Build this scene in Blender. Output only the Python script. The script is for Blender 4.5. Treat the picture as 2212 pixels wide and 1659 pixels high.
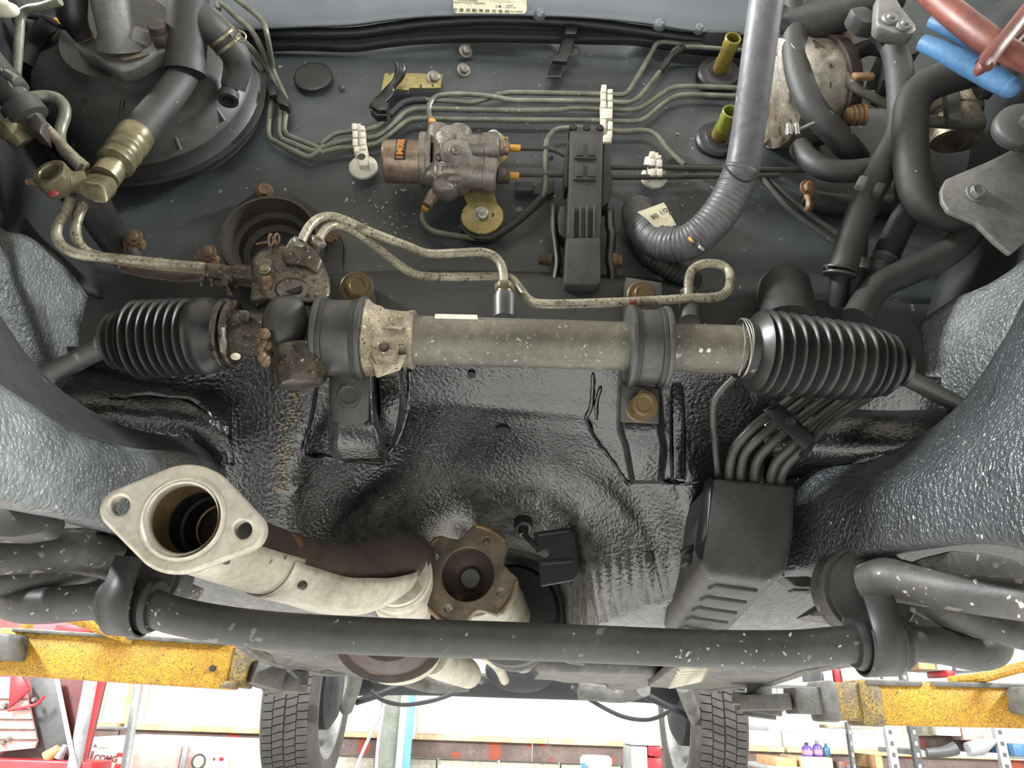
import bpy, bmesh, math, random
from mathutils import Vector, Matrix, noise
R = math.radians
random.seed(7)
scene = bpy.context.scene
for _o in list(bpy.data.objects):
    bpy.data.objects.remove(_o)
col = scene.collection

# ------------------------------------------------------------------ camera
W, H, FPX = 2212.0, 1659.0, 1600.0
PITCH, ROLL = R(24.0), R(2.0)
CAM = Vector((0.0, 0.0, 1.60))
_f = Vector((0, math.cos(PITCH), math.sin(PITCH)))
_r0 = Vector((1, 0, 0))
_u0 = Vector((0, -math.sin(PITCH), math.cos(PITCH)))
_r = _r0 * math.cos(ROLL) + _u0 * math.sin(ROLL)
_u = -_r0 * math.sin(ROLL) + _u0 * math.cos(ROLL)
cd = bpy.data.cameras.new('camera')
cd.sensor_fit = 'HORIZONTAL'
cd.sensor_width = 36.0
cd.lens = FPX / W * 36.0
cd.clip_start = 0.02
cam = bpy.data.objects.new('camera', cd)
col.objects.link(cam)
cam.matrix_world = Matrix(((_r.x, _u.x, -_f.x, CAM.x), (_r.y, _u.y, -_f.y, CAM.y), (_r.z, _u.z, -_f.z, CAM.z), (0, 0, 0, 1)))
scene.camera = cam

# ------------------------------------------------------------------ light
vs = scene.view_settings
vs.view_transform = 'Standard'
vs.look = 'None'
vs.gamma = 1.0
vs.use_curve_mapping = False
vs.exposure = 0.32
world = bpy.data.worlds.new('daylight')
scene.world = world
world.use_nodes = True
bg = world.node_tree.nodes['Background']
bg.inputs[0].default_value = (0.93, 0.97, 1.0, 1)
bg.inputs[1].default_value = 1.15


def area_light(name, loc, target, size, size_y, energy, color=(1, 1, 1)):
    l = bpy.data.lights.new(name, 'AREA')
    l.shape = 'RECTANGLE'
    l.size, l.size_y, l.energy, l.color = size, size_y, energy, color
    o = bpy.data.objects.new(name, l)
    col.objects.link(o)
    o.location = loc
    o.rotation_euler = (Vector(target) - Vector(loc)).to_track_quat('-Z', 'Y').to_euler()
    return o


FILL_LIGHTS = [((0.0, -3.85, 2.85), (0.0, 0.6, 2.3), 80, (0.97, 0.98, 1.0)),  # added area lights out of view, brightening the firewall and garage floor
         ((-3.2, 0.0, 4.0), (-2.0, 0.4, 0.0), 560, (0.97, 0.985, 1.0)), ((3.5, 0.0, 4.0), (2.2, 0.4, 0.0), 470, (0.96, 0.98, 1.0)),
         ((-2.8, 2.4, 4.0), (-1.4, 2.2, 0.0), 80, (0.97, 0.985, 1.0)), ((3.0, 2.4, 4.0), (1.6, 2.2, 0.0), 80, (0.96, 0.98, 1.0)),
         ((0.0, 3.6, 4.0), (0.0, 2.6, 0.0), 75, (1.0, 1.0, 1.0))]
for _p, _t, _e, _c in FILL_LIGHTS:
    area_light('fill_light', _p, _t, 2.4 if _p[1] < -3 else 1.3, 0.3, _e, _c)

# ------------------------------------------------------------------ projection helpers (pixel of the 2212x1659 frame at world depth Y -> point)


def ray(px, py):
    return _f + _r * ((px - W / 2) / FPX) + _u * ((H / 2 - py) / FPX)


def at(px, py, Y):
    d = ray(px, py)
    return CAM + d * (Y / d.y)


def atz(px, py, z):
    d = ray(px, py)
    return CAM + d * ((z - CAM.z) / d.z)


def mpp(px, py, Y):
    return (Y / ray(px, py).y) / FPX


def A(pts):
    return [at(*p) for p in pts]


# ------------------------------------------------------------------ mesh helpers
def cr(pts, n=6, closed=False):
    """Catmull-Rom through points (Vectors or tuples)."""
    pts = [Vector(p) for p in pts]
    if len(pts) < 3 and not closed:
        return [pts[0].lerp(pts[-1], i / n) for i in range(n + 1)]
    out = []
    N = len(pts)
    segs = N if closed else N - 1
    for i in range(segs):
        p1, p2 = pts[i % N], pts[(i + 1) % N]
        p0 = pts[(i - 1) % N] if (closed or i > 0) else p1 * 2 - p2
        p3 = pts[(i + 2) % N] if (closed or i + 2 < N) else p2 * 2 - p1
        for k in range(n):
            t = k / n
            out.append(0.5 * ((2 * p1) + (p2 - p0) * t + (2 * p0 - 5 * p1 + 4 * p2 - p3) * t * t + (3 * p1 - p0 - 3 * p2 + p3) * t ** 3))
    if not closed:
        out.append(pts[-1].copy())
    return out


def frame(o, z, x=None):
    z = Vector(z).normalized()
    if x is None:
        x = Vector((1, 0, 0)) if abs(z.x) < 0.9 else Vector((0, 0, 1))
    x = Vector(x)
    x = (x - z * x.dot(z)).normalized()
    y = z.cross(x)
    m = Matrix((x, y, z)).transposed().to_4x4()
    m.translation = o
    return m


class MB:
    def __init__(self):
        self.v, self.f = [], []

    def tube(self, pts, r, seg=12, cap=True, closed=False):
        pts = [Vector(p) for p in pts]
        n = len(pts)
        rr = r if isinstance(r, (list, tuple)) else [r] * n
        if len(rr) != n:
            rr = [rr[min(len(rr) - 1, int(i / (n - 1) * (len(rr) - 1)))] * (1 - (i / (n - 1) * (len(rr) - 1)) % 1) + rr[min(len(rr) - 1, int(i / (n - 1) * (len(rr) - 1)) + 1)] * ((i / (n - 1) * (len(rr) - 1)) % 1) for i in range(n)]
        b = len(self.v)
        t0 = (pts[1] - pts[0]).normalized()
        x = t0.orthogonal().normalized()
        for i in range(n):
            if closed:
                t = (pts[(i + 1) % n] - pts[i - 1]).normalized()
            else:
                t = (pts[min(i + 1, n - 1)] - pts[max(i - 1, 0)]).normalized()
            x = (x - t * x.dot(t)).normalized()
            y = t.cross(x)
            for k in range(seg):
                a = 2 * math.pi * k / seg
                self.v.append(pts[i] + (x * math.cos(a) + y * math.sin(a)) * rr[i])
        for i in range(n if closed else n - 1):
            j = (i + 1) % n
            for k in range(seg):
                k2 = (k + 1) % seg
                self.f.append((b + i * seg + k, b + i * seg + k2, b + j * seg + k2, b + j * seg + k))
        if cap and not closed:
            self.f.append(tuple(b + k for k in reversed(range(seg))))
            self.f.append(tuple(b + (n - 1) * seg + k for k in range(seg)))
        return self

    def rev(self, a, c, prof, seg=32, cap=True, sx=1.0, sy=1.0, x=None):
        """revolve profile [(t, r)] along the axis from a to c (t=0 at a, 1 at c)."""
        a, c = Vector(a), Vector(c)
        m = frame(a, c - a, x)
        L = (c - a).length
        b = len(self.v)
        n = len(prof)
        for t, r in prof:
            for k in range(seg):
                an = 2 * math.pi * k / seg
                self.v.append(m @ Vector((r * math.cos(an) * sx, r * math.sin(an) * sy, t * L)))
        for i in range(n - 1):
            for k in range(seg):
                k2 = (k + 1) % seg
                self.f.append((b + i * seg + k, b + i * seg + k2, b + (i + 1) * seg + k2, b + (i + 1) * seg + k))
        if cap:
            self.f.append(tuple(b + k for k in reversed(range(seg))))
            self.f.append(tuple(b + (n - 1) * seg + k for k in range(seg)))
        return self

    def box(self, m, size):
        sx, sy, sz = [s / 2 for s in size]
        b = len(self.v)
        for x, y, z in ((-1, -1, -1), (1, -1, -1), (1, 1, -1), (-1, 1, -1), (-1, -1, 1), (1, -1, 1), (1, 1, 1), (-1, 1, 1)):
            self.v.append(m @ Vector((x * sx, y * sy, z * sz)))
        for f in ((3, 2, 1, 0), (4, 5, 6, 7), (0, 1, 5, 4), (1, 2, 6, 5), (2, 3, 7, 6), (3, 0, 4, 7)):
            self.f.append(tuple(b + i for i in f))
        return self

    def hexa(self, p, q):
        """solid between two matching loops of points."""
        b = len(self.v)
        n = len(p)
        self.v += [Vector(i) for i in p] + [Vector(i) for i in q]
        self.f.append(tuple(b + i for i in reversed(range(n))))
        self.f.append(tuple(b + n + i for i in range(n)))
        for i in range(n):
            j = (i + 1) % n
            self.f.append((b + i, b + j, b + n + j, b + n + i))
        return self

    def prism(self, pts, d):
        d = Vector(d)
        return self.hexa([Vector(p) for p in pts], [Vector(p) + d for p in pts])

    def grid(self, rows, cu=False, cv=False):
        b = len(self.v)
        nv, nu = len(rows), len(rows[0])
        for r in rows:
            self.v += [Vector(p) for p in r]
        for i in range(nv if cv else nv - 1):
            for k in range(nu if cu else nu - 1):
                i2, k2 = (i + 1) % nv, (k + 1) % nu
                self.f.append((b + i * nu + k, b + i * nu + k2, b + i2 * nu + k2, b + i2 * nu + k))
        return self

    def sphere(self, c, r, seg=16, rings=10, sc=(1, 1, 1), m=None):
        m = m or Matrix.Identity(3)
        b = len(self.v)
        c = Vector(c)
        for i in range(rings + 1):
            th = math.pi * i / rings
            for k in range(seg):
                a = 2 * math.pi * k / seg
                self.v.append(c + m @ Vector((r * sc[0] * math.sin(th) * math.cos(a), r * sc[1] * math.sin(th) * math.sin(a), r * sc[2] * math.cos(th))))
        for i in range(rings):
            for k in range(seg):
                k2 = (k + 1) % seg
                self.f.append((b + i * seg + k, b + (i + 1) * seg + k, b + (i + 1) * seg + k2, b + i * seg + k2))
        return self

    def mesh(self, name, smooth=35, bevel=0, bseg=2, fix=True):
        me = bpy.data.meshes.new(name)
        me.from_pydata([tuple(v) for v in self.v], [], self.f)
        bm = bmesh.new()
        bm.from_mesh(me)
        bmesh.ops.remove_doubles(bm, verts=bm.verts, dist=1e-6)
        if fix:
            bmesh.ops.recalc_face_normals(bm, faces=bm.faces)
        if bevel:
            es = [e for e in bm.edges if len(e.link_faces) == 2 and e.calc_face_angle(0) > R(28)]
            bmesh.ops.bevel(bm, geom=es, offset=bevel, segments=bseg, profile=0.5, affect='EDGES', clamp_overlap=True)
        bm.to_mesh(me)
        bm.free()
        if smooth:
            me.shade_smooth()
            me.set_sharp_from_angle(angle=R(smooth))
        return me


def patch(rows, nu=5, nv=5):
    """smooth surface through rows of (px, py, Y) or Vectors."""
    rr = [[(at(*p) if not isinstance(p, Vector) else p) for p in r] for r in rows]
    rr = [cr(r, nu) for r in rr]
    cols = [cr([r[k] for r in rr], nv) for k in range(len(rr[0]))]
    return [[c[i] for c in cols] for i in range(len(cols[0]))]


# ------------------------------------------------------------------ scene helpers
def wloc(o):
    l = Vector((0, 0, 0))
    while o is not None:
        l += Vector(o.location)
        o = o.parent
    return l


def thing(name, label, cat, loc, group=None):
    o = bpy.data.objects.new(name, None)
    o.empty_display_size = 0.02
    col.objects.link(o)
    o.location = loc
    o['label'], o['category'] = label, cat
    if group:
        o['group'] = group
    return o


def tag(o, label, cat=None, group=None, kind=None):
    o['label'] = label
    if cat:
        o['category'] = cat
    if group:
        o['group'] = group
    if kind:
        o['kind'] = kind
    return o


def obj(name, me, mat, parent=None, solid=0, label=None):
    """link a world-space mesh as one object with its origin at its own centre."""
    if isinstance(me, MB):
        me = me.mesh(name)
    if len(me.vertices):
        lo = Vector([min(v.co[i] for v in me.vertices) for i in range(3)])
        hi = Vector([max(v.co[i] for v in me.vertices) for i in range(3)])
        c = (lo + hi) / 2
    else:
        c = Vector((0, 0, 0))
    me.transform(Matrix.Translation(-c))
    if mat and not me.materials:
        me.materials.append(mat)
    o = bpy.data.objects.new(name, me)
    col.objects.link(o)
    if parent is not None:
        o.parent = parent
        o.location = c - wloc(parent)
    else:
        o.location = c
    if solid:
        md = o.modifiers.new('thickness', 'SOLIDIFY')
        md.thickness = solid
        md.offset = 1.0
    if label:
        o['label'] = label
    return o


def inst(name, me, M4, parent=None, mat=None):
    o = bpy.data.objects.new(name, me)
    col.objects.link(o)
    if parent is not None:
        o.parent = parent
        M4 = Matrix.Translation(-wloc(parent)) @ M4
    o.matrix_basis = M4
    if mat:
        o.material_slots[0].link = 'OBJECT'
        o.material_slots[0].material = mat
    return o


def tube(name, pts, r, mat, parent=None, n=6, seg=12, label=None, px=True):
    """smooth pipe; pts are (px,py,Y) or Vectors, r in metres."""
    pts = [p if isinstance(p, Vector) else at(*p) for p in pts]
    return obj(name, MB().tube(cr(pts, n), r, seg).mesh(name), mat, parent, label=label)


def slab(name, pts, Y, thick, mat, parent=None, bevel=0.001, label=None, bseg=2):
    """flat plate whose outline is (px,py) on the plane at depth Y, thickness away from the viewer."""
    p = [at(x, y, Y) for x, y in pts]
    return obj(name, MB().prism(p, (0, thick, 0)).mesh(name, bevel=bevel, bseg=bseg), mat, parent, label=label)


def plate_mesh(name, outlines, thick, bevel=0.0, M4=None, res=1):
    """2-D outlines (first outer, others holes) filled, extruded along local z, via a curve."""
    cu = bpy.data.curves.new(name, 'CURVE')
    cu.dimensions = '2D'
    cu.fill_mode = 'BOTH'
    cu.extrude = max(thick / 2 - bevel, 1e-5)
    cu.bevel_depth = bevel
    cu.bevel_resolution = 1 if bevel else 0
    for ol in outlines:
        s = cu.splines.new('POLY')
        s.points.add(len(ol) - 1)
        for i, p in enumerate(ol):
            s.points[i].co = (p[0], p[1], 0, 1)
        s.use_cyclic_u = True
    o = bpy.data.objects.new(name, cu)
    col.objects.link(o)
    dg = bpy.context.evaluated_depsgraph_get()
    me = bpy.data.meshes.new_from_object(o.evaluated_get(dg))
    bpy.data.objects.remove(o)
    bpy.data.curves.remove(cu)
    if M4 is not None:
        me.transform(M4)
    me.shade_smooth()
    me.set_sharp_from_angle(angle=R(35))
    return me


def circ(cx, cy, r, n=32, ry=None):
    ry = ry or r
    return [(cx + r * math.cos(2 * math.pi * i / n), cy + ry * math.sin(2 * math.pi * i / n)) for i in range(n)]


def text_mesh(s, size, M4, extrude=0.0003, align='CENTER', bold=0.0):
    cu = bpy.data.curves.new('lettering', 'FONT')
    cu.body = s
    cu.size = size
    cu.extrude = extrude
    cu.offset = bold
    cu.align_x = align
    cu.align_y = 'CENTER'
    cu.resolution_u = 3
    o = bpy.data.objects.new('lettering', cu)
    col.objects.link(o)
    dg = bpy.context.evaluated_depsgraph_get()
    me = bpy.data.meshes.new_from_object(o.evaluated_get(dg))
    bpy.data.objects.remove(o)
    bpy.data.curves.remove(cu)
    me.transform(M4)
    return me


def facing(px, py, Y, ang=0.0, tilt=0.0, yaw=0.0):
    """frame on plane Y: x right, y up, z towards the viewer (-Y); ang turns it counter-clockwise in the picture."""
    m = Matrix(((1, 0, 0), (0, 0, -1), (0, 1, 0))).to_4x4()
    m = m @ Matrix.Rotation(ang, 4, 'Z') @ Matrix.Rotation(tilt, 4, 'X') @ Matrix.Rotation(yaw, 4, 'Y')
    m.translation = at(px, py, Y)
    return m


# ------------------------------------------------------------------ materials
def lin(c):
    return tuple(((x / 255) / 12.92 if x / 255 <= 0.04045 else ((x / 255 + 0.055) / 1.055) ** 2.4) for x in c) + (1,)


def mat(name, c1, c2=None, rough=0.5, metal=0.0, ns=25.0, mix=(0.35, 0.65), speck=None, bump=None, bump2=None, rvar=0.12, coat=0.0, spec=0.5, emit=None, grain=0.28, rear_sheen=None):
    """procedural surface: two-tone noise, optional specks (scale, colour, threshold), optional bumps (scale, strength, distance)."""
    m = bpy.data.materials.new(name)
    m.use_nodes = True
    nt = m.node_tree
    N, L = nt.nodes, nt.links
    b = N['Principled BSDF']
    tc = N.new('ShaderNodeTexCoord')
    co = tc.outputs['Object']

    def noi(scale, detail=4, rough_=0.6, dist=0.0):
        n = N.new('ShaderNodeTexNoise')
        n.inputs['Scale'].default_value = scale
        n.inputs['Detail'].default_value = detail
        n.inputs['Roughness'].default_value = rough_
        n.inputs['Distortion'].default_value = dist
        L.new(co, n.inputs['Vector'])
        return n.outputs['Fac']

    def ramp(fac, a, c):
        r = N.new('ShaderNodeMapRange')
        r.inputs['From Min'].default_value = a
        r.inputs['From Max'].default_value = c
        L.new(fac, r.inputs['Value'])
        return r.outputs['Result']

    def mixc(fac, ca, cb):
        mx = N.new('ShaderNodeMix')
        mx.data_type = 'RGBA'
        for val, idx in ((ca, 6), (cb, 7)):
            if isinstance(val, tuple):
                mx.inputs[idx].default_value = val
            else:
                L.new(val, mx.inputs[idx])
        L.new(fac, mx.inputs[0])
        return mx.outputs[2]

    c2 = c2 or tuple(int(x * 0.8) for x in c1)
    n1 = noi(ns)
    colr = mixc(ramp(n1, *mix), lin(c1), lin(c2))
    if grain:
        gm = N.new('ShaderNodeMapRange')
        gm.inputs['From Min'].default_value = 0.3
        gm.inputs['From Max'].default_value = 0.7
        gm.inputs['To Min'].default_value = 1 - grain
        gm.inputs['To Max'].default_value = 1 + grain * 0.55
        L.new(noi(ns * 9, 5, 0.7), gm.inputs['Value'])
        ml = N.new('ShaderNodeMix')
        ml.data_type = 'RGBA'
        ml.blend_type = 'MULTIPLY'
        ml.inputs[0].default_value = 1.0
        L.new(colr, ml.inputs[6])
        L.new(gm.outputs['Result'], ml.inputs[7])
        colr = ml.outputs[2]
    if speck:
        for sp in (speck if isinstance(speck, list) else [speck]):
            colr = mixc(ramp(noi(sp[0], 2, 0.5, 0.4), sp[2], sp[2] + 0.03), colr, lin(sp[1]))
    if rear_sheen:                               # reflected light painted in, paler towards the rear: (Y from, Y to, colour, colour)
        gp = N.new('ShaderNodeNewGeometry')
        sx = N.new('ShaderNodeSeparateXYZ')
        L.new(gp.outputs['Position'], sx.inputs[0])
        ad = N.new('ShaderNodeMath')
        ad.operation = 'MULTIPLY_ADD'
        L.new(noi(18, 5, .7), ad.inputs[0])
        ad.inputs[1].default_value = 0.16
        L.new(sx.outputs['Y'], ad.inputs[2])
        colr = mixc(ramp(ad.outputs[0], rear_sheen[0] + .08, rear_sheen[1] + .08), colr, mixc(ramp(noi(90), .4, .6), lin(rear_sheen[2]), lin(rear_sheen[3])))
    L.new(colr, b.inputs['Base Color'])
    mr = N.new('ShaderNodeMapRange')
    mr.inputs['To Min'].default_value = max(0.03, rough - rvar)
    mr.inputs['To Max'].default_value = min(1, rough + rvar)
    L.new(noi(ns * 2.7), mr.inputs['Value'])
    L.new(mr.outputs['Result'], b.inputs['Roughness'])
    b.inputs['Metallic'].default_value = metal
    b.inputs['Specular IOR Level'].default_value = spec
    b.inputs['Coat Weight'].default_value = coat
    b.inputs['Coat Roughness'].default_value = 0.12
    nrm = None
    for bp in (bump, bump2):
        if bp:
            bn = N.new('ShaderNodeBump')
            bn.inputs['Strength'].default_value = bp[1]
            bn.inputs['Distance'].default_value = bp[2] if len(bp) > 2 else 0.002
            L.new(noi(bp[0], 2, 0.5), bn.inputs['Height'])
            if nrm:
                L.new(nrm, bn.inputs['Normal'])
            nrm = bn.outputs['Normal']
    if nrm:
        L.new(nrm, b.inputs['Normal'])
    if emit:
        b.inputs['Emission Color'].default_value = lin(emit[0])
        b.inputs['Emission Strength'].default_value = emit[1]
    return m


MT = dict(
    paint=mat('grey_body_paint', (76, 81, 83), (58, 62, 64), 0.5, ns=4, speck=[(140, (150, 150, 145), 0.715), (45, (128, 128, 122), 0.735)], bump=(14, 0.25, 0.004), grain=.14),
    paint_low=mat('dusty_grey_paint', (72, 76, 78), (50, 53, 54), 0.5, ns=6, speck=(60, (150, 148, 140), 0.70), bump=(30, 0.2, 0.003)),
    cowl=mat('lit_grey_paint', (122, 128, 134), (104, 110, 116), 0.32, ns=3, rvar=0.06, grain=.05),  # firewall paint lightened, brighter light on the cowl put into the colour
    under=mat('black_undercoat', (30, 31, 32), (19, 20, 21), 0.25, ns=16, speck=(95, (120, 118, 112), 0.745), bump=(290, 0.5, 0.0020), bump2=(60, 0.25, 0.003), spec=1.0, rear_sheen=(.75, .92, (124, 121, 115), (80, 78, 75))),  # rear fade to grey paints in reflections on tunnel and toe board
    under_g=mat('grey_textured_undercoat', (122, 126, 127), (76, 80, 81), 0.32, ns=9, speck=(150, (150, 150, 144), 0.70), bump=(300, 0.9, 0.0042), bump2=(60, 0.3, 0.003), spec=0.65),  # base grey raised so the rail's shine is part of the colour
    under_r=mat('dark_textured_undercoat', (62, 66, 69), (42, 45, 47), 0.34, ns=9, speck=(120, (140, 140, 134), 0.715), bump=(300, 0.9, 0.004), bump2=(60, 0.3, 0.003), spec=0.7),
    under_m=mat('sheen_grey_undercoat', (92, 90, 86), (58, 57, 55), 0.32, ns=22, speck=(260, (150, 147, 140), 0.66), bump=(300, 0.7, 0.0016), bump2=(60, 0.25, 0.003), spec=0.8),  # unused grey copy with reflected light put into the base colour
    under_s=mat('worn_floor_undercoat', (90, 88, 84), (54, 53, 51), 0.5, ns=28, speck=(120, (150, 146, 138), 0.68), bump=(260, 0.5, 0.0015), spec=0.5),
    matte=mat('dusty_black_panel', (46, 48, 48), (34, 36, 37), 0.62, ns=10, speck=(80, (110, 108, 100), 0.74), bump=(60, 0.2, 0.002)),
    dark=mat('dark_recess_paint', (32, 35, 37), (24, 26, 28), 0.6, ns=6, bump=(20, 0.2, 0.003)),
    rubber=mat('black_rubber', (38, 38, 38), (28, 28, 29), 0.48, ns=30, speck=(140, (120, 118, 110), 0.76), bump=(180, 0.1, 0.001)),
    rubber_d=mat('dusty_rubber_hose', (50, 50, 48), (35, 35, 34), 0.6, ns=22, speck=(110, (130, 125, 115), 0.75), bump=(140, 0.15, 0.001)),
    boot=mat('ribbed_boot_rubber', (36, 36, 35), (26, 26, 26), 0.38, ns=30, speck=(120, (130, 126, 118), 0.77), bump=(160, 0.1, 0.001)),
    plast=mat('black_plastic', (30, 30, 31), (22, 22, 23), 0.42, ns=20, bump=(300, 0.08, 0.001)),
    plast_g=mat('dusty_grey_plastic', (62, 62, 61), (48, 48, 47), 0.55, ns=18, speck=(70, (120, 117, 110), 0.73), bump=(300, 0.12, 0.001)),
    rack=mat('grimy_rack_tube', (112, 109, 97), (84, 81, 72), 0.45, 0.3, ns=14, speck=[(260, (170, 168, 158), 0.68), (60, (140, 138, 128), 0.70)], bump=(200, 0.1, 0.001)),
    clampm=mat('dark_clamp_steel', (82, 83, 80), (58, 59, 57), 0.42, 0.3, ns=16, speck=(110, (150, 148, 140), 0.74)),
    alu=mat('dirty_cast_aluminium', (176, 164, 142), (112, 101, 84), 0.5, 0.4, ns=45, speck=[(420, (60, 52, 42), 0.64), (330, (215, 208, 190), 0.68)], bump=(260, 0.5, 0.001), grain=.4),
    alu_o=mat('oily_cast_housing', (104, 96, 82), (52, 47, 40), 0.36, 0.4, ns=22, speck=[(160, (36, 32, 26), 0.6), (330, (170, 158, 130), 0.68)], bump=(160, 0.4, 0.0015), grain=.45),
    valve=mat('grey_cast_valve', (142, 137, 129), (102, 97, 90), 0.42, 0.35, ns=30, speck=[(330, (200, 194, 184), 0.70), (300, (48, 42, 36), 0.70)], bump=(260, 0.4, 0.001), grain=.35),
    copper=mat('tarnished_tan_canister', (172, 156, 138), (120, 102, 86), 0.35, 0.5, ns=26, speck=(200, (92, 72, 58), 0.64), bump=(100, 0.1, 0.001)),
    zinc=mat('yellow_zinc_plate', (176, 164, 112), (128, 116, 76), 0.42, 0.5, ns=24, speck=(130, (70, 60, 40), 0.66)),
    brass=mat('olive_brass_fitting', (142, 135, 106), (92, 86, 64), 0.36, 0.5, ns=26, bump=(160, 0.1, 0.001)),
    steel=mat('bright_steel', (178, 178, 172), (130, 128, 120), 0.32, 0.8, ns=40),
    bolt=mat('dull_bolt_steel', (150, 146, 134), (100, 96, 86), 0.4, 0.6, ns=60),
    rust=mat('rusty_bolt', (128, 104, 78), (80, 62, 46), 0.55, 0.4, ns=70, speck=(150, (160, 122, 70), 0.68), bump=(250, 0.3, 0.001)),
    gold=mat('gold_passivated_bolt', (126, 106, 70), (82, 67, 48), 0.4, 0.4, ns=120, speck=(140, (150, 50, 40), 0.7)),
    pipe=mat('olive_brake_pipe', (118, 120, 104), (88, 90, 78), 0.42, 0.2, ns=40, speck=(160, (165, 163, 148), 0.7)),
    pipe_b=mat('black_coated_pipe', (70, 71, 66), (50, 51, 48), 0.45, 0.1, ns=30, speck=(160, (130, 128, 118), 0.72)),
    pspipe=mat('pale_speckled_pipe', (164, 158, 137), (116, 110, 92), 0.4, 0.25, ns=40, speck=[(420, (46, 42, 36), 0.625), (90, (92, 86, 72), 0.64)], grain=.4),
    white=mat('white_nylon', (226, 222, 206), (200, 195, 178), 0.45, ns=30),
    cream=mat('cream_plate', (206, 202, 178), (186, 182, 158), 0.5, ns=20),
    ink=mat('dark_ink', (44, 42, 36), (60, 58, 50), 0.6, ns=60),
    orange=mat('orange_paint_mark', (222, 166, 70), (196, 140, 50), 0.5, ns=80),
    orange_t=mat('orange_print', (226, 150, 60), (206, 130, 50), 0.5, ns=80),
    red=mat('red_paint_mark', (150, 50, 50), (120, 40, 40), 0.5, ns=80),
    tape=mat('grey_harness_tape', (106, 106, 109), (82, 82, 84), 0.42, ns=16, bump=(70, 0.25, 0.002), speck=(100, (160, 158, 154), 0.74)),
    conv=mat('wrapped_conduit_tape', (100, 100, 102), (74, 74, 76), 0.45, ns=18, bump=(90, 0.3, 0.002)),
    green=mat('green_painted_pipe', (96, 132, 52), (130, 132, 52), 0.35, 0.2, ns=18, coat=0.3),
    olive=mat('olive_painted_pipe', (140, 128, 50), (108, 92, 42), 0.38, 0.2, ns=40, coat=0.2),
    flange=mat('heat_tinted_steel_flange', (196, 190, 176), (164, 157, 142), 0.4, 0.5, ns=14, speck=(90, (120, 96, 70), 0.73)),
    bore=mat('sooty_bore', (128, 106, 78), (84, 66, 46), 0.45, 0.55, ns=20),
    soot_hole=mat('black_soot_and_holes', (14, 15, 16), (9, 9, 10), 0.6, ns=20),  # soot in the bore; elsewhere paints the shade inside holes and slots
    shield=mat('dirty_cream_heat_shield', (190, 184, 168), (152, 146, 130), 0.55, 0.2, ns=16, speck=[(60, (120, 92, 66), 0.715), (25, (150, 140, 120), 0.66)], bump=(40, 0.15, 0.002)),
    exh=mat('brown_burnt_exhaust', (86, 72, 66), (60, 52, 50), 0.5, 0.35, ns=14, speck=(40, (128, 88, 58), 0.68), bump=(120, 0.2, 0.001)),
    prop=mat('rusty_machined_flange', (124, 111, 95), (88, 78, 66), 0.42, 0.6, ns=50, speck=[(30, (110, 56, 44), 0.7)], bump=(300, 0.2, 0.0008)),
    shaft=mat('pale_shaft_steel', (176, 172, 156), (128, 122, 104), 0.32, 0.6, ns=24),
    bar=mat('dusty_black_bar', (60, 61, 60), (42, 43, 42), 0.5, ns=14, speck=[(170, (150, 146, 134), 0.715), (70, (96, 94, 88), 0.67)], bump=(150, 0.15, 0.001)),
    arm=mat('dusty_suspension_steel', (82, 80, 76), (48, 47, 45), 0.55, ns=18, speck=[(170, (170, 164, 150), 0.675), (70, (104, 101, 93), 0.64)], bump=(150, 0.3, 0.0015)),
    yellow=mat('speckled_yellow_paint', (190, 144, 28), (164, 118, 22), 0.55, ns=14, speck=[(380, (112, 86, 30), 0.53), (170, (70, 58, 34), 0.66)], bump=(260, 0.4, 0.001), grain=.35),
    yellow_d=mat('dirty_yellow_paint', (142, 114, 44), (90, 82, 62), 0.6, ns=24, speck=[(300, (66, 62, 54), 0.53)], bump=(160, 0.3, 0.001)),
    grime=mat('grimy_grey_steel', (98, 97, 92), (70, 69, 66), 0.55, 0.2, ns=22, bump=(120, 0.2, 0.001)),
    tyre=mat('tyre_rubber', (70, 67, 64), (54, 52, 50), 0.75, ns=20, bump=(200, 0.1, 0.001)),
    rim=mat('dusty_rim_metal', (150, 150, 148), (112, 112, 110), 0.42, 0.5, ns=14),
    blue=mat('blue_dipped_grip', (70, 110, 148), (54, 92, 130), 0.5, ns=26, bump=(120, 0.1, 0.001)),
    redclamp=mat('red_painted_clamp', (116, 66, 56), (84, 48, 42), 0.5, 0.1, ns=26, bump=(160, 0.2, 0.001)),
    dull=mat('dull_grey_alloy', (128, 128, 124), (98, 98, 95), 0.5, 0.3, ns=22, bump=(150, 0.15, 0.001)),
    tanb=mat('tan_connector', (150, 118, 80), (110, 84, 58), 0.5, ns=40),
    paper=mat('paper_tag', (214, 208, 184), (190, 182, 156), 0.7, ns=30, speck=(120, (120, 110, 90), 0.7)),
    silver=mat('crinkled_silver_shell', (198, 194, 182), (142, 130, 112), 0.34, 0.6, ns=18, speck=[(60, (96, 84, 70), 0.62)], bump=(90, .5, .002), grain=.4),
    booster=mat('dark_booster_paint', (64, 65, 62), (44, 45, 43), 0.5, ns=9, speck=[(160, (96, 92, 84), 0.70)], bump=(40, .15, .002)),
    sealer=mat('glossy_black_sealer', (24, 25, 26), (16, 17, 18), 0.22, ns=40, spec=0.8),
    crud=mat('brown_grease_crud', (112, 88, 60), (48, 36, 25), 0.4, ns=120, speck=(160, (196, 170, 120), 0.66), bump=(220, 0.8, 0.002)),
)
# ================================================================== the car body shell
CZ = CAM.z
shell = thing('car_body_shell', 'dark grey car body raised on a lift, seen from below with the engine removed', 'car', (0, 0.7, CZ + 0.08))


def sstep(a, b, x):
    t = max(0.0, min(1.0, (x - a) / (b - a)))
    return t * t * (3 - 2 * t)


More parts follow.
